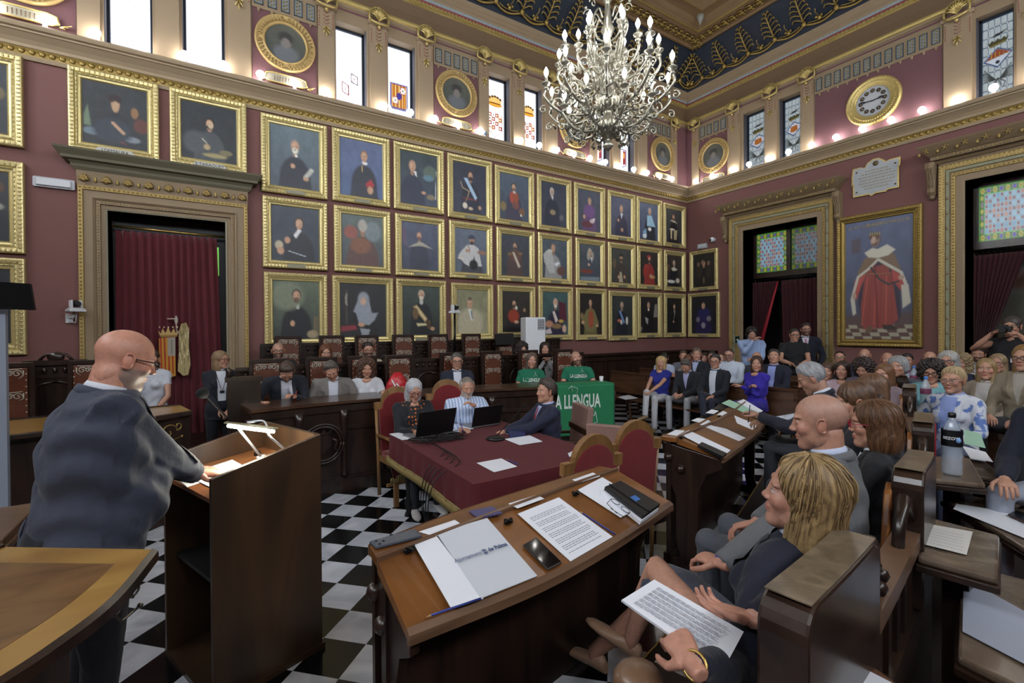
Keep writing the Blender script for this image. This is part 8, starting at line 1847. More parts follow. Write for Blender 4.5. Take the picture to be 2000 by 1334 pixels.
    if o.get('print'):
        txt, zc = o['print']
        def pj(a, b_, d_): h = bv.ray_cast(Vector((-a, .6, zc+b_)), Vector((0, -1, 0)))[0]; y = h.y if h else .1; return out((-a, y+.006+d_, zc+b_))
        b = MB(); add_text(b, txt, .075, pj, sx=.62, bold=.002); b.build('lettering', GW, t, fix=False)
        b = MB(); [b.tube([pj(*q, 0) for q in zz__], .003, 4) for zz__ in ([(.03, .05), (.06, .09), (.09, .05)], [(.06, .09), (.05, .12)])]; b.build('emblem', GW, t, fix=False)
    d, rh, T, H_, n, m = head_geo(fem, fat, lod); P = (d*rh[..., None]).reshape(-1, 3); C = colorize(P, skin, o, fem); Hn = np.array(Hm)
    V1 = P@Hn[:3, :3].T+Hn[:3, 3]; F1 = gridf(n, m); er = MB()
    for sg in (() if hair and hair[0] in ('long', 'bob', 'curly') else (-1, 1)):
        er.ell((sg*.077, -.008, -.004), (.009, .019, .031), 10, 7, Matrix.Rotation(-sg*.35, 3, 'Z')@Matrix.Rotation(.15, 3, 'X'))
        er.tube([(sg*(.083+.004*math.sin(q)), -.010+.017*math.cos(q), -.002+.028*math.sin(q)) for q in [-2.2+4.4*i/10 for i in range(11)]], .0048, 6)
    if not er.v: er.ell((0, 0, 0), .02, 4, 3)
    V2 = np.array(er.v)@Hn[:3, :3].T+Hn[:3, 3]
    bb_ = MB(); hc = Hm@Vector((0, -.022, -.05)); nk = .050 if fem else .057; nk *= 1+.45*(f-1)
    bb_.tube([(0, -.01, -.05), (0, -.01, .3), (0, -.008, .43), (0, -.006, .50), Vector((0, -.006, .50)).lerp(hc, .5), hc, Hm@Vector((0, -.02, .0))], [(.13, .08), (.14, .085), (.12, .065), (nk*1.05, nk), nk*.98, nk, nk*.9], 14)
    if k in ('blouse', 'dress', 'vest') or o.get('neck'): bb_.ell((0, .022, .468), (.078, .060, .05), 12, 8)
    hb = MB()
    for (sg, S, E, T2) in arms:
        q = 1 if not fem else .85
        bb_.tube([S, S.lerp(E, .4), E, E.lerp(T2, .35), T2], [.050*q, .046*q, .038*q, .040*q, .024*q], 10)
        dr = (T2-E).normalized(); hd = o.get('hand'+('L' if sg < 0 else 'R'))
        if hd: dr2, nr = Li.to_3x3()@Vector(hd[0]), Li.to_3x3()@Vector(hd[1])
        else: dr2 = (dr+(Li.to_3x3()@Vector((-sg*.35, .1, 0)))).normalized(); nr = Li.to_3x3()@Vector((0, 0, -1))
        hand(hb if lod == 2 else bb_, T2-dr*.01, dr2, nr, sg, hd[2] if hd and len(hd) > 2 else curl, .92 if fem else 1.0)
    Vb = np.array(bb_.v); Fb = bb_.f
    parts = [(V1, F1, C), (V2, er.f, np.tile(np.array(hx(skin))*[1, .88, .86], (len(V2), 1))), (Vb, Fb, np.tile(np.array(hx(skin)), (len(Vb), 1)))]
    if lod == 2: vh, fh = remesh(hb, .0035, 3); parts.append((vh, fh, np.tile(np.array(hx(skin))*[1, .93, .92], (len(vh), 1))))
    lg = legs or {}
    thx = Vector((0, 1, 0)); foot = []
    lb = MB(); sk = MB(); hipw = .088; ki = .455; zr = (zf-hip.z)/s
    for sg in (-1, 1):
        h0 = Vector((sg*hipw, .0, -.01))
        if pose == 'stand': kn = Vector((sg*.095, .015, zr*.5)); an = Vector((sg*(.10), -.02, zr+.08))
        else:
            kx = lg.get('kx', .13); cr = lg.get('cross', 0)
            kn = Vector((sg*kx, .44, .03)); an = Vector((sg*(kx-.01), .44+lg.get('fwd', 0), zr+.08))
            if cr == sg: kn = Vector((sg*.02, .46, .13)); an = Vector((-sg*.10, .62, -.16)) if not lg.get('an') else Vector(lg['an'])
            if lg.get('k%d' % sg): kn = Vector(lg['k%d' % sg])
            if lg.get('a%d' % sg): an = Vector(lg['a%d' % sg])
        foot.append((sg, kn, an))
        if bot[0] == 'trousers': lb.tube([h0, h0.lerp(kn, .5), kn, kn.lerp(an, .5), an+Vector((0, 0, -.02))], [.092*(f*.5+.5), .080*(f*.5+.5), .062, .055, .050], 10); lb.ell(kn, .063, 8, 6)
        else: sk.tube([h0, h0.lerp(kn, .6), kn, kn.lerp(an, .4), an, an+Vector((0, 0, -.04))], [.07, .068, .052, .052, .032, .028], 10)
    lb.ell((0, -.02, -.02), (.168*f, .125*f, .12), 14, 8)
    if bot[0] == 'skirt': a1_, a2_ = foot[0][1], foot[1][1]; lb.tube([(0, -.02, 0), (0, .1, 0), (a1_+a2_)/2+Vector((0, -.08, -.01)), (a1_+a2_)/2+Vector((0, .03, -.02))], [(.165, .12), (.165, .10), ((a2_.x-a1_.x)/2+.075, .09), ((a2_.x-a1_.x)/2+.07, .075)], 14)
    V_, F_ = remesh(lb, vox, 4); cmesh({'trousers': 'trousers', 'skirt': 'skirt'}[bot[0]], V_*s, F_, None, cl(bot[1]), t)
    if bot[0] == 'skirt': parts.append((np.array([tuple(Li@Vector(v)) for v in sk.v]), sk.f, np.tile(np.array(hx(skin)), (len(sk.v), 1))))
    VV = []; FF = []; CC = []; k0 = 0
    for v, f_, c_ in parts: VV.append(v); FF += [tuple(i+k0 for i in q) for q in f_]; CC.append(c_); k0 += len(v)
    cmesh('body', outs(np.vstack(VV)), FF, np.vstack(CC), SKINM, t)
    for sg, kn, an in foot:
        b = MB(); dn = (an-kn).normalized(); fw = Vector((sg*.12, 1, 0)) if abs(dn.z) > .8 or pose == 'stand' else Vector((0, .8, -.6)); fw = lg.get('f%d' % sg, fw); fw = Vector(fw).normalized(); sd = fw.cross(Vector((0, 0, 1))).normalized(); up = sd.cross(fw)
        base = an-up*.045; rr = []
        for q, w_, h_ in ((-.065, .022, .05), (-.045, .036, .075), (.0, .038, .08), (.06, .042, .055), (.12, .045, .04), (.17, .036, .03), (.20, .012, .018)):
            if o.get('heels'): w_ *= .8;
            rr.append([base+fw*q+sd*w_*math.cos(2*PI*j/10)+up*(h_*.5+h_*.5*math.sin(2*PI*j/10)-.03) for j in range(10)])
        b.loft(rr); b.v = [tuple(Vector(v)*s) for v in b.v]; b.build('shoe', cl(shoe, 'leather'), t)
    if hair:
        hs = hair[0]; V_, F_, C_ = hair_geo(hs, fem, fat, lod, hair[1], hair[2] if len(hair) > 2 else hair[1], len(PB)*7+3, hair[3] if len(hair) > 3 else 1.)
        cmesh('hair', outs(V_@Hn[:3, :3].T+Hn[:3, 3]), F_, C_, HAIRM, t)
    if o.get('glasses'):
        b = MB(); fr = .0022 if lod > 1 else .0030; w_ = 5
        for sg in (-1, 1):
            b.tube([(sg*.031+.022*math.cos(a)*(1 if abs(math.cos(a)) < .9 else .97), .099-.10*abs(.031+.022*math.cos(a))*.25, .006+.016*math.sin(a)) for a in [2*PI*i/14 for i in range(15)]], fr, w_)
            b.tube([(sg*.055, .095, .012), (sg*.073, .075, .013), (sg*.079, .0, .010), (sg*.079, -.012, -.004)], fr*1.1, w_)
        b.tube([(-.009, .101, .010), (0, .104, .013), (.009, .101, .010)], fr, w_)
        b.v = [tuple(out(Hm@Vector(v))) for v in b.v]; b.build('glasses', mat('frame '+o['glasses'], o['glasses'], .3), t, fix=False)
    for nm, fn_ in o.get('extra', []): fn_(t, out, Hm, arms, bv, s)
    PB.append(t); return t
def deg(a): return math.radians(a)
NAVY_ = '#1b2233'
V_ = math.radians
def cuff(t, out, Hm, arms, bv, s):
    sg, S, E_, T2 = arms[1]; d = (T2-E_).normalized(); b = MB(); b.tube([T2-d*.03, T2-d*.0], [.040, .038], 12); b.v = [tuple(out(v)) for v in b.v]; b.build('shirt_cuff', cl('#ccd0da'), t)
person('bald bearded man in grey-blue suit and black glasses speaking at the lectern', (264, 645, 2.05), V_(-72), 'stand', fat=1.38, lod=2, hp=.22, lean=.12, hy=V_(0), Lw=LT(.05, .40, .03), Rw=LT(.05, .19, .03), R=(0, 0, 0, (.9, -.4, -.9)), top=('jacket', '#343a4a', '#c4c8d2', None), bot=('trousers', '#14161e'), skin='#b98570', beard=('#716a64', .75), glasses='#0c0c0e', brow='#77706a', zf=0, fold=1, handR=((.2, 1, -.15), (0, 0, -1), .5), handL=((.3, 1, 0), (0, 0, -1), .5), extra=[('c', cuff)])
def lany(t, out, Hm, arms, bv, s):
    b = MB(); pts = []
    for x, z in ((-.06, .48), (-.04, .36), (0, .22), (.04, .36), (.06, .48)):
        h = bv.ray_cast(Vector((x, .6, z)), Vector((0, -1, 0)))[0]; pts.append(out((x, (h.y if h else .1)+.014, z)))
    b.tube(pts, .004, 4); p = pts[2]; b.obox(p, (.05, .006, .03)); b.build('lanyard', BLACK, t, fix=False)
person('standing woman with blond hair, glasses and dark suit beside the crimson curtain', (430, 684, 5.85), V_(190), 'stand', fem=1, L=(-.05, .24, -.02), R=(.05, .25, -.02), top=('jacket', '#171b26', '#c4c8d2', None), bot=('trousers', '#12141c'), hair=('long', '#6b5540', '#94795a', .65), glasses='#6a3030', open=1, hy=V_(35), extra=[('l', lany)], zf=0)
person('person in white shirt and dark trousers standing behind the speaker, only arm and shoulder showing', (296, 682, 5.7), V_(165), 'stand', fem=1, R=(.22, .10, .02), L=(-.12, .26, .0), top=('tee', '#c2c6d0'), bot=('trousers', '#14161c'), hair=('short', '#3a2a22', '#4a382c'), zf=0)
pen = lambda c: ('p', lambda t, out, Hm, arms, bv, s: (lambda T2: (lambda b: b.build('pen', mat('pen '+c, c, .4), t))(MB().tube([out(T2+Vector((0, .08, -.05))), out(T2+Vector((-.02, .03, .09)))], .004, 5)))(arms[0][3] if arms[0][3].y > arms[1][3].y else arms[1][3]))
person('councillor in dark blazer bent over the desk writing with a red pen', (561, 712, 5.35), V_(178), lean=.42, hp=.5, L=(-.06, .50, .26), R=(.26, .42, .20), top=('jacket', '#1c1f2a', '#b8bac4', None), hair=('short', '#3a2c26', '#4c3c32'), beard=('#5c4a40', .4), zf=.16, closed=1, open=1, extra=[pen('#a02020')])
person('councillor in grey wool blazer and white shirt looking down beside the writing one', (643, 707, 5.7), V_(172), lean=.2, hp=.35, hr=.2, top=('jacket', '#76726f', '#c6cbd8', None), hair=('short', '#3c3430', '#6a625c'), L=(-.24, .36, .2), R=(.20, .36, .2), zf=.16, closed=1, open=1)
person('woman with curly brown hair and white short-sleeved blouse at the left dais desk', (716, 700, 6.05), V_(172), fem=1, top=('blouse', '#c6c9d0'), hair=('curly', '#33211a', '#5a3c2c'), L=(-.16, .38, .2), R=(.16, .38, .2), zf=.16, hp=.1, closed=1, lean=.1)
person('bald bearded councillor with glasses in the back row, dark blazer', (543, 669, 6.6), V_(178), top=('jacket', '#1a1d28', '#a9b4cc', None), beard=('#4a3c34', .85), glasses='#201818', zf=.33, lod=1, stub=.5)
person('woman with auburn hair seated in the back row against the stall', (636, 672, 6.85), V_(180), fem=1, top=('jacket', '#22232c', '#3a3a44', None), hair=('long', '#4e2c1c', '#6e452e', .8), hp=.15, zf=.33)
person('bearded man with glasses and cream sweater in the back row', (718, 668, 7.1), V_(180), top=('shirt', '#b7ae98'), hair=('short', '#191412', '#261e1a'), beard=('#2a1f1a', .9), glasses='#5c2424', zf=.33)
person('councillor in navy blazer and white shirt with dark glasses behind the central desk', (892, 689, 6.85), V_(160), top=('jacket', '#1c2233', '#c6cad6', None), hair=('short', '#2c2a2a', '#6a6866'), glasses='#141414', zf=.16, open=1)
person('woman with long greying hair in green slogan T-shirt at the central desk', (1040, 688, 7.25), V_(152), fem=1, top=('tee', '#11684c'), hair=('long', '#3e302a', '#6a5a50', .7), L=(-.2, .30, .05), R=(.2, .30, .05), zf=.16, hr=-.1, print=('LA LLENGUA', .34))
person('bald bearded man in green slogan T-shirt at the right end of the central desk', (1122, 686, 7.4), V_(148), top=('tee', '#11684c'), beard=('#4a3a30', .75), L=(-.22, .30, .05), R=(.22, .30, .05), zf=.16, hr=.22, hp=-.1, print=('LA LLENGUA', .36), stub=.5)
person('person with dark curly hair turned aside in the back row', (1020, 668, 8.3), V_(170), fem=1, top=('jacket', '#1d1f26', '#2c2c34', None), hair=('curly', '#1c1412', '#2c201c'), zf=.33, hp=.2)
person('person with dark hair resting chin on both hands in the back row', (1064, 667, 8.35), V_(150), fem=1, top=('shirt', '#b0aeb0'), hair=('bob', '#1c1412', '#2c201c'), L=(-.03, .26, .44), R=(.03, .26, .44), zf=.33)
DOTS = mat('black cloth with orange dots', '#14141a', .8); N = DOTS.node_tree.nodes; Lk = DOTS.node_tree.links
vt = N.new('ShaderNodeTexVoronoi'); vt.inputs['Scale'].default_value = 26; vt.inputs['Randomness'].default_value = .35; tcn = N.new('ShaderNodeTexCoord'); Lk.new(tcn.outputs['Object'], vt.inputs['Vector'])
rpn = N.new('ShaderNodeValToRGB'); rpn.color_ramp.interpolation = 'CONSTANT'; rpn.color_ramp.elements[0].color = (*hx('#b8622c'), 1); rpn.color_ramp.elements[1].position = .30; rpn.color_ramp.elements[1].color = (*hx('#15151b'), 1); Lk.new(vt.outputs['Distance'], rpn.inputs['Fac']); Lk.new(rpn.outputs['Color'], N['Principled BSDF'].inputs['Base Color'])
def cardi(t, out, Hm, arms, bv, s):
    b = MB()
    for sg in (-1, 1): b.tube([(sg*.11, .0, z) for z in (-.08, .1, .27, .40, .46)], [(.095, .135), (.09, .13), (.095, .135), (.085, .11), (.05, .07)], 12)
    for sg, S, E_, T2 in arms: b.tube([S, E_, T2-(T2-E_)*.12], [.064, .052, .040], 10); b.ell(S, .07, 8, 6)
    V_, F_ = remesh(b, .015, 4); bm_ = [out(v) for v in V_]; cmesh('cardigan', bm_, F_, None, cl('#14161f'), t)
person('grey-haired woman with glasses and orange-dotted top typing at the red table', (810, 740, 4.98), V_(176), fem=1, fat=1.08, top=('dress', '#15151b', None, None, DOTS), hair=('long', '#8d8f96', '#c2c4c8', .52), glasses='#5a2030', L=(-.12, .44, .26), R=(.10, .42, .26), hp=.3, zf=0, closed=1, extra=[('c', cardi)], shoe='#b9b4b0')
STR = mat('blue and white striped cotton', '#b8c4dc', .8); N = STR.node_tree.nodes; Lk = STR.node_tree.links
wv = N.new('ShaderNodeTexWave'); wv.inputs['Scale'].default_value = 9; wv.bands_direction = 'X'; tcn = N.new('ShaderNodeTexCoord'); Lk.new(tcn.outputs['Object'], wv.inputs['Vector'])
rpn = N.new('ShaderNodeValToRGB'); rpn.color_ramp.elements[0].color = (*hx('#8ea4cc'), 1); rpn.color_ramp.elements[0].position = .3; rpn.color_ramp.elements[1].position = .6; rpn.color_ramp.elements[1].color = (*hx('#c9d2e4'), 1); Lk.new(wv.outputs['Fac'], rpn.inputs['Fac']); Lk.new(rpn.outputs['Color'], N['Principled BSDF'].inputs['Base Color'])
person('balding man in light striped shirt with hand at his mouth at the red table', (913, 736, 5.2), V_(170), fat=1.12, top=('shirt', '#b0bcd4', None, None, STR), beard=('#b0a8a0', .7), hair=('balding', '#8a8078', '#a8a098'), L=(-.02, .24, .45, (-1, 0, -1)), R=(.18, .42, .24), hp=.25, zf=0, closed=1, extra=[('p', lambda t, out, Hm, arms, bv, s: MB().tube([out(arms[1][3]+Vector((0, .08, -.03))), out(arms[1][3]+Vector((.02, .04, .12)))], .004, 5).build('pen', BLUEP, t))])
person('man in navy suit and red tie at the right of the red table', (1069, 740, 4.85), V_(72), fat=1.12, top=('jacket', '#1b2038', '#a8b0d8', '#a81e2c'), hair=('back', '#2e2622', '#4a403a'), L=(-.03, .46, .24), R=(.04, .46, .235), zf=0, hp=-.05, hy=V_(12))
person('smiling blonde woman in blue blouse and white trousers, first on the front bench', (1291, 695, 8.6), V_(100), fem=1, top=('blouse', '#222a86'), bot=('trousers', '#b4b5ba'), hair=('bob', '#9a7c50', '#c8ac7c', 1.3), L=(-.02, .46, .12), R=(.02, .48, .14), legs=dict(cross=1, an=(-.02, .58, -.25)), hy=V_(25), shoe='#8a7658', zf=0)
person('man in dark blazer and pale trousers looking down at his phone on the front bench', (1336, 703, 8.2), V_(100), top=('jacket', '#20242c', '#a8a8d0', None), bot=('trousers', '#9fa0a6'), hair=('short', '#3e3a38', '#5c5856'), hp=.45, lean=.15, closed=1, L=(-.05, .40, .12), R=(.06, .40, .12), zf=0, legs=dict(kx=.17))
person('man in dark blazer, white shirt and glasses with folded hands on the front bench', (1397, 691, 7.7), V_(100), top=('jacket', '#171b26', '#c2c8d4', None), bot=('trousers', '#1d2232'), hair=('short', '#241e1c', '#342c28'), glasses='#2a1c1c', open=1, hy=V_(10), zf=0, legs=dict(cross=1))
person('woman in violet blouse with folded arms turning her head, on the front bench', (1478, 694, 7.08), V_(85), fem=1, top=('dress', '#32249a'), bot=('trousers', '#2c2486'), hair=('long', '#2e1c16', '#4c342a', .8), L=(.10, .24, .30), R=(-.10, .26, .32), hy=V_(30), zf=0)
person('broad man in dark navy suit and pale blue shirt leaning back with raised chin', (1512, 682, 7.6), V_(100), fat=1.12, top=('jacket', '#141a2c', '#8f9cd8', None), hair=('short', '#231d1c', '#332c2a'), hp=-.25, zf=0, hy=V_(15), open=1)
person('bearded man with glasses in white shirt behind the woman in violet', (1424, 680, 8.35), V_(105), fat=1.1, top=('shirt', '#b9c2d2'), hair=('balding', '#4a3c34', '#5c4c44'), beard=('#6a5c54', .6), glasses='#241c1c', hp=.15, zf=0)
person('man in dark jacket and pale blue shirt on the second bench', (1361, 679, 8.85), V_(105), top=('jacket', '#171a24', '#a2accc', None), hair=('short', '#4a3c34', '#6a5c52'), zf=0, hy=V_(15), lod=1)
person('woman with reddish hair and patterned blouse half hidden on the second bench', (1344, 692, 8.9), V_(105), fem=1, top=('blouse', '#8c8684'), hair=('bun', '#4a2c1e', '#6a4430'), zf=0)
for px, cy_, dp_, hs, c1, l in ((1335, 684, 10.0, 'short', '#4a3628', 'person in profile at the back near the corner, left of the group'), (1352, 687, 9.9, 'short', '#2c201c', 'dark-haired head at the back just behind the man in dark jacket'), (1376, 688, 9.8, 'bob', '#3a2820', 'young woman at the back between two men'), (1390, 685, 9.6, 'short', '#1c1614', 'black-haired head at the back beside the man in glasses'), (1407, 689, 9.5, 'balding', '#5a4a40', 'balding person at the back behind the white-shirted man'), (1478, 687, 8.6, None, '#8a7060', 'bald head behind the woman in violet')):
    person(l, (px, cy_, dp_), V_(125), fem=int(hs == 'bob'), top=('shirt', random.choice(['#5a5c64', '#2c2e38', '#6a6a74'])), hair=(hs, c1, c1) if hs else None, lod=0, zf=0)
person('black-haired person in pale blue top just behind the smiling blonde woman', (1297, 688, 9.7), V_(130), fem=1, top=('tee', '#a8b4cc'), hair=('bun', '#15120f', '#221c18'), lod=0, zf=0, hp=.2)
person('young man in light blue shirt covering his face with one hand, by the far doorway', (1469, 638, 9.3), V_(130), 'stand', top=('shirt', '#8ea2c8'), bot=('trousers', '#2c3040'), hair=('mop', '#18120f', '#241c18'), R=(.0, .20, .50, (.5, .5, -1)), L=(.02, .30, .18), hp=.4, zf=0, lod=1)
def cam_(z0, y0):
    def fn(t, out, Hm, arms, bv, s):
        b = MB(); b.box(-.07, .07, -.035, .035, -.045, .045); b.box(-.03, .03, -.03, .03, .045, .065); b.lathe([(.035, 0), (.04, .03), (.034, .08), (.036, .085)], (0, .03, 0), 14, Matrix(((1, 0, 0), (0, 0, 1), (0, -1, 0)))) ; c = out((0, y0, z0)); o = thing('photo_camera', 'black photo camera held by the '+fn.who, 'camera', wm(t)@c, t.rotation_euler.z); b.build('camera_body', BLACK, o)
    return fn
c1 = cam_(.14, .34); c1.who = 'man in the black polo shirt'
person('photographer in black short-sleeved shirt and glasses before the far doorway', (1551, 641, 9.2), V_(122), 'stand', top=('tee', '#15161a'), bot=('trousers', '#15161a'), hair=('short', '#1e1816', '#2c2420'), glasses='#14100e', L=(-.09, .32, .14), R=(.09, .32, .14), zf=0, hy=V_(18), extra=[('c', c1)])
person('bearded man in dark suit with pink tie standing in the far doorway', (1573, 630, 9.75), V_(120), 'stand', top=('jacket', '#171b2a', '#c8c8d2', '#b06a94'), hair=('short', '#231a18', '#332824'), beard=('#3a2a24', .8), glasses='#2a2020', zf=0, L=(-.2, .1, -.05), R=(.2, .1, -.05), hy=V_(15))
c2 = cam_(.60, .26); c2.who = 'photographer at the near doorway'
person('woman photographer with glasses and black pinafore raising a camera at the right edge', (1976, 617, 6.5), V_(88), 'stand', fem=1, fat=1.15, top=('vest', '#15151b'), bot=('trousers', '#1a1a22'), hair=('bun', '#2a2422', '#4a4240'), glasses='#8a7a5c', L=(-.10, .24, .55, (-1, .3, -1)), R=(.10, .26, .56, (1, .3, -1)), zf=0, extra=[('c', c2), ('b', lambda t, out, Hm, arms, bv, s: MB().obox(out((-.07, .17, .24)), (.10, .012, .06)).build('name_badge', WHITE, t))])
def brace(t, out, Hm, arms, bv, s):
    sg, S, E_, T2 = arms[0]; d = (T2-E_).normalized(); b = MB(); p = T2-d*.012; x = d.orthogonal().normalized(); y = d.cross(x); b.tube([out(p+x*.027*math.cos(a)+y*.026*math.sin(a)) for a in [2*PI*i/16 for i in range(17)]], .004, 6); b.build('gold_bracelet' if t['label'][:2] == 'bl' else 'blue_bracelet', BRASS if t['label'][:2] == 'bl' else mat('bright blue band', '#2c3cb0', .5), t)
person('grey-haired man in dark suit leaning over papers at the second desk, holding a pen', (1570, 709, 3.72), V_(18), lod=1, top=('jacket', '#171a28', '#c4cad8', None), hair=('short', '#6a6c70', '#a4a6aa'), L=(-.22, .52, .30), R=(.0, .50, .22), hp=.25, lean=.22, hy=V_(12), zf=.15, skin='#a57c68', closed=1, extra=[pen('#3a3050')])
person('dark-haired woman with loose bun, nearest of two seen from behind by the stalls', (1663, 743, 2.85), V_(10), fem=1, top=('jacket', '#1b1c24', '#4a4450', None), hair=('bun', '#2c1e18', '#6a4c34'), zf=.15, hy=V_(25), hp=.2)
person('woman with long brown hair pinned back, seen from behind beyond the one with the bun', (1704, 728, 3.6), V_(12), fem=1, top=('blouse', '#4a3a50'), hair=('bob', '#3a261c', '#75563e'), zf=.15, hy=V_(20))
person('bald man in grey blazer with lowered eyes, right behind the blonde woman', (1597, 768, 1.95), V_(12), fat=1.1, lod=2, top=('jacket', '#626468', '#b8c2da', None), bot=('trousers', '#494c55'), hp=.12, hy=V_(14), L=(0, 0, 0, (-.3, -.3, -1)), R=(0, 0, 0, (.6, 0, -1)), Lw=atd(1385, 1122, 1.62), Rw=atd(1450, 1043, 1.85), zf=.15, closed=1, skin='#b28470', stub=.25, brow='#8a6a58', handL=((.3, 1, -.1), (0, -.2, -1), .9), handR=((-.3, 1, -.4), (-.2, 0, -1), .7), extra=[('b', brace)])
person('woman with chestnut bob and red glasses in black jacket and white top', (1708, 779, 2.35), V_(14), fem=1, lod=2, top=('jacket', '#15161c', '#c0c4ce', None), bot=('trousers', '#1a1f36'), hair=('bob', '#3e2819', '#6e4c32', 1.15), glasses='#9a2438', hy=V_(14), hp=.05, zf=.15, legs=dict(cross=1), brow='#5a3c28')
person('blonde woman in navy blazer and slate skirt holding typed pages, nearest of the seated row', (1592, 888, 1.34), V_(-4), fem=1, lod=2, top=('jacket', '#161a2c', '#8a8c98', None), bot=('skirt', '#3f4453'), hair=('long', '#54402a', '#a88c60', .95), hp=.05, hy=V_(32), skin='#b98a76', L=(0, 0, 0, (-.4, -.4, -1)), R=(0, 0, 0, (.9, -.3, -.6)), Lw=atd(1352, 1300, .98), Rw=atd(1462, 1215, 1.12), zf=.15, lean=-.22, legs={'k-1': (0, .47, .13), 'a-1': (.0, .62, -.24), 'f-1': (-.35, .6, .3), 'k1': (.08, .47, .02), 'a1': (-.03, .84, -.42), 'f1': (-.2, 1, -.1)}, shoe='#a08068', heels=1, brow='#7a5c40', handL=((.3, .9, .15), (.5, 0, -1), .9), handR=((-.5, .8, 0), (0, .2, 1), .5), extra=[('b', brace)])
def aud(label, px, cy_, dp_, yaw, **k): k.setdefault('zf', 0); k.setdefault('lod', 1 if dp_ < 6.8 else 0); person(label, (px, cy_, dp_), V_(yaw), **k)
aud('young woman with hair band and violet patterned top in the right rows', 1617, 707, 6.4, 100, fem=1, top=('blouse', '#4a2c52'), hair=('bun', '#3a2820', '#5c4434'))
aud('dark-haired young woman with pink top beside the one with the hair band', 1646, 704, 6.2, 100, fem=1, top=('blouse', '#b09aa4'), hair=('long', '#231712', '#38261e', .6))
aud('man with glasses in dark suit under the left edge of the tall painting', 1640, 685, 8.2, 110, top=('jacket', '#1a1d28', '#a8acb8', None), hair=('balding', '#2c2422', '#3c3230'), glasses='#6a5a50')
aud('bald man with dark beard in navy suit under the tall painting', 1689, 681, 7.8, 105, top=('jacket', '#1b2140', '#aab0c0', None), beard=('#2c2220', .9))
aud('person with curly dark hair bowing the head in the right rows', 1684, 701, 5.9, 95, fem=1, top=('blouse', '#5a5460'), hair=('curly', '#1e1614', '#33241e', .7), hp=.4, closed=1)
aud('bald pinkish man under the middle of the tall painting', 1733, 688, 7.6, 105, top=('shirt', '#9aa0ae'))
aud('grey curly-haired person half hidden behind the worn stall blocks', 1754, 694, 5.4, 92, top=('shirt', '#5a5c68'), hair=('mop', '#6c6c6c', '#9a9a9c', .6))
aud('dark-haired man with one hand raised at the right end under the tall painting', 1772, 690, 8.0, 105, top=('shirt', '#4a4c58'), hair=('short', '#1c1614', '#2a211e'), R=(.12, .22, .66, (1, 0, -1)))
aud('brown-haired woman glimpsed between the stall tops', 1727, 709, 5.2, 85, fem=1, top=('blouse', '#7a6a70'), hair=('long', '#5a3a26', '#7c583c', .5))
aud('bald man with reddish face left of the near doorway surround', 1814, 686, 7.0, 100, top=('shirt', '#3a3c48'), hr=.15)
aud('long grey-haired man with black glasses in front of the near doorway', 1852, 684, 5.5, 92, fat=1.15, top=('shirt', '#2c3048'), hair=('mop', '#8c8a86', '#b4b2ae', 1.3), glasses='#1a1a1e')
aud('person with curly fair hair right behind the long grey-haired man', 1876, 690, 6.2, 95, fem=1, top=('blouse', '#a8a8b0'), hair=('curly', '#6e5c44', '#93805f'))
aud('woman with black curly hair and glasses in turquoise patterned top', 1819, 703, 5.0, 100, fem=1, top=('blouse', '#6d9ca4'), hair=('curly', '#15100f', '#241a18', .4), glasses='#14100f', hp=.2)
FLO = mat('white linen with blue flowers', '#b8c0d0', .8, noise=(14, .01)); rp_ = FLO.node_tree.nodes;
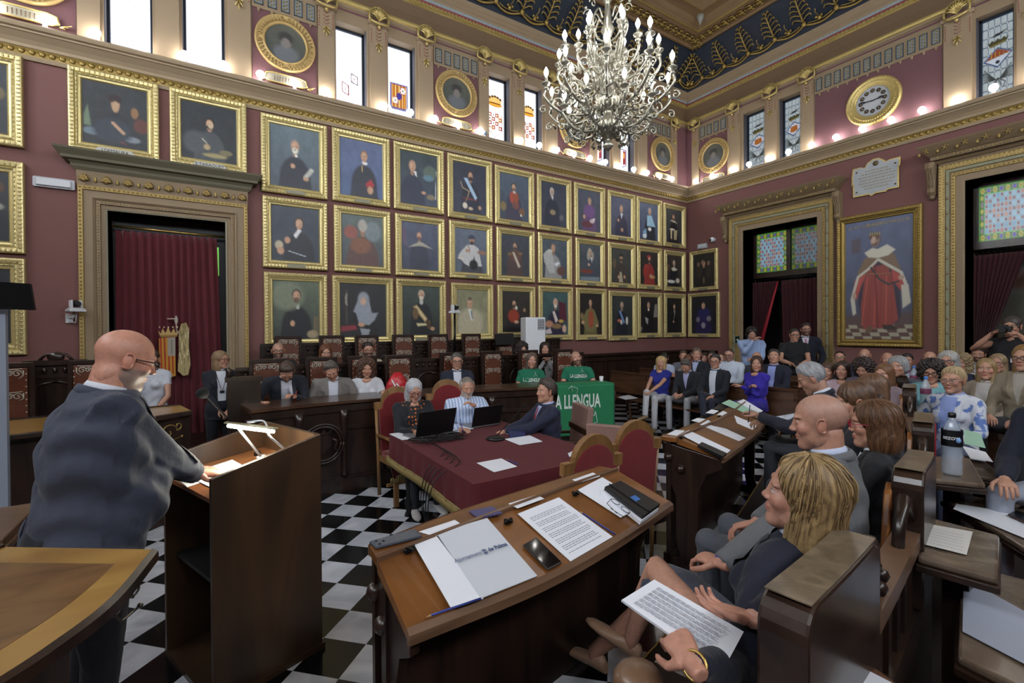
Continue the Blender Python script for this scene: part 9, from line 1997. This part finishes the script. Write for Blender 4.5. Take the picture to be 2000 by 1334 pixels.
for nd in list(rp_):
    if nd.bl_idname == 'ShaderNodeMix':
        nd.inputs['A'].default_value = (*hx('#5a76b4'), 1); nd.inputs['B'].default_value = (*hx('#c6cad4'), 1); cr_ = rp_.new('ShaderNodeValToRGB'); cr_.color_ramp.elements[0].position = .42; cr_.color_ramp.elements[1].position = .48
        tn_ = [q for q in rp_ if q.bl_idname == 'ShaderNodeTexNoise'][0]; FLO.node_tree.links.new(tn_.outputs['Fac'], cr_.inputs['Fac']); FLO.node_tree.links.new(cr_.outputs['Color'], nd.inputs['Factor'])
aud('older woman with short fair hair, glasses and blue floral white jacket', 1863, 716, 4.3, 80, fem=1, lod=2, top=('jacket', '#b8c0d0', '#8c9ed4', None, FLO), hair=('short', '#8c7450', '#bca680'), glasses='#a08c80', open=1, L=(-.2, .38, .16), R=(.34, .30, .2), bot=('trousers', '#5a6480'))
aud('long-haired blonde woman in beige blazer and white top, chin raised', 1927, 699, 5.2, 85, fem=1, lod=1, top=('jacket', '#96897a', '#b8b4b0', None), hair=('long', '#6e5638', '#a68a5e', 1.), open=1, hp=-.1, hy=V_(10))
aud('young dark-bearded man in dark suit in front of the near doorway', 1911, 677, 7.3, 95, top=('jacket', '#171b28', '#b4bac8', None), hair=('short', '#231916', '#30241f'), beard=('#33241e', .8))
aud('woman with glasses and long light hair behind the blonde in beige', 1949, 690, 6.0, 92, fem=1, top=('blouse', '#23242c'), hair=('long', '#705a42', '#9c8666', .8), glasses='#5a4a44')
aud('woman with wavy reddish-blond hair cut by the right edge of the view', 2002, 672, 4.3, 78, fem=1, lod=1, top=('jacket', '#857a68', '#a09a90', None), hair=('long', '#6a4a2c', '#94703f', 1.), glasses='#4a3a34')
aud('person in navy jacket and pale trousers writing on the boards at the right edge', 2078, 715, 2.55, 75, lod=1, top=('jacket', '#151a2a', '#8a90a0', None), bot=('trousers', '#a2a8b8'), hair=('short', '#3a2e28', '#4c3e36'), L=(-.28, .44, .12), R=(.10, .46, .12), lean=.2, zf=.0)
W_ = [atd(1276, 1136, 1.20), atd(1450, 1238, 1.12), atd(1408, 1316, 1.02), atd(1212, 1176, 1.12)]
sheet('typed_pages', 'bundle of typed white pages held by the blonde woman at lower right', 'paper', [W_[0], W_[1], W_[2], W_[3]], PAPER, th=.006, text=(30, 5))
for s_ in list(bpy.data.scenes):
    if s_ is TS: bpy.data.scenes.remove(s_)
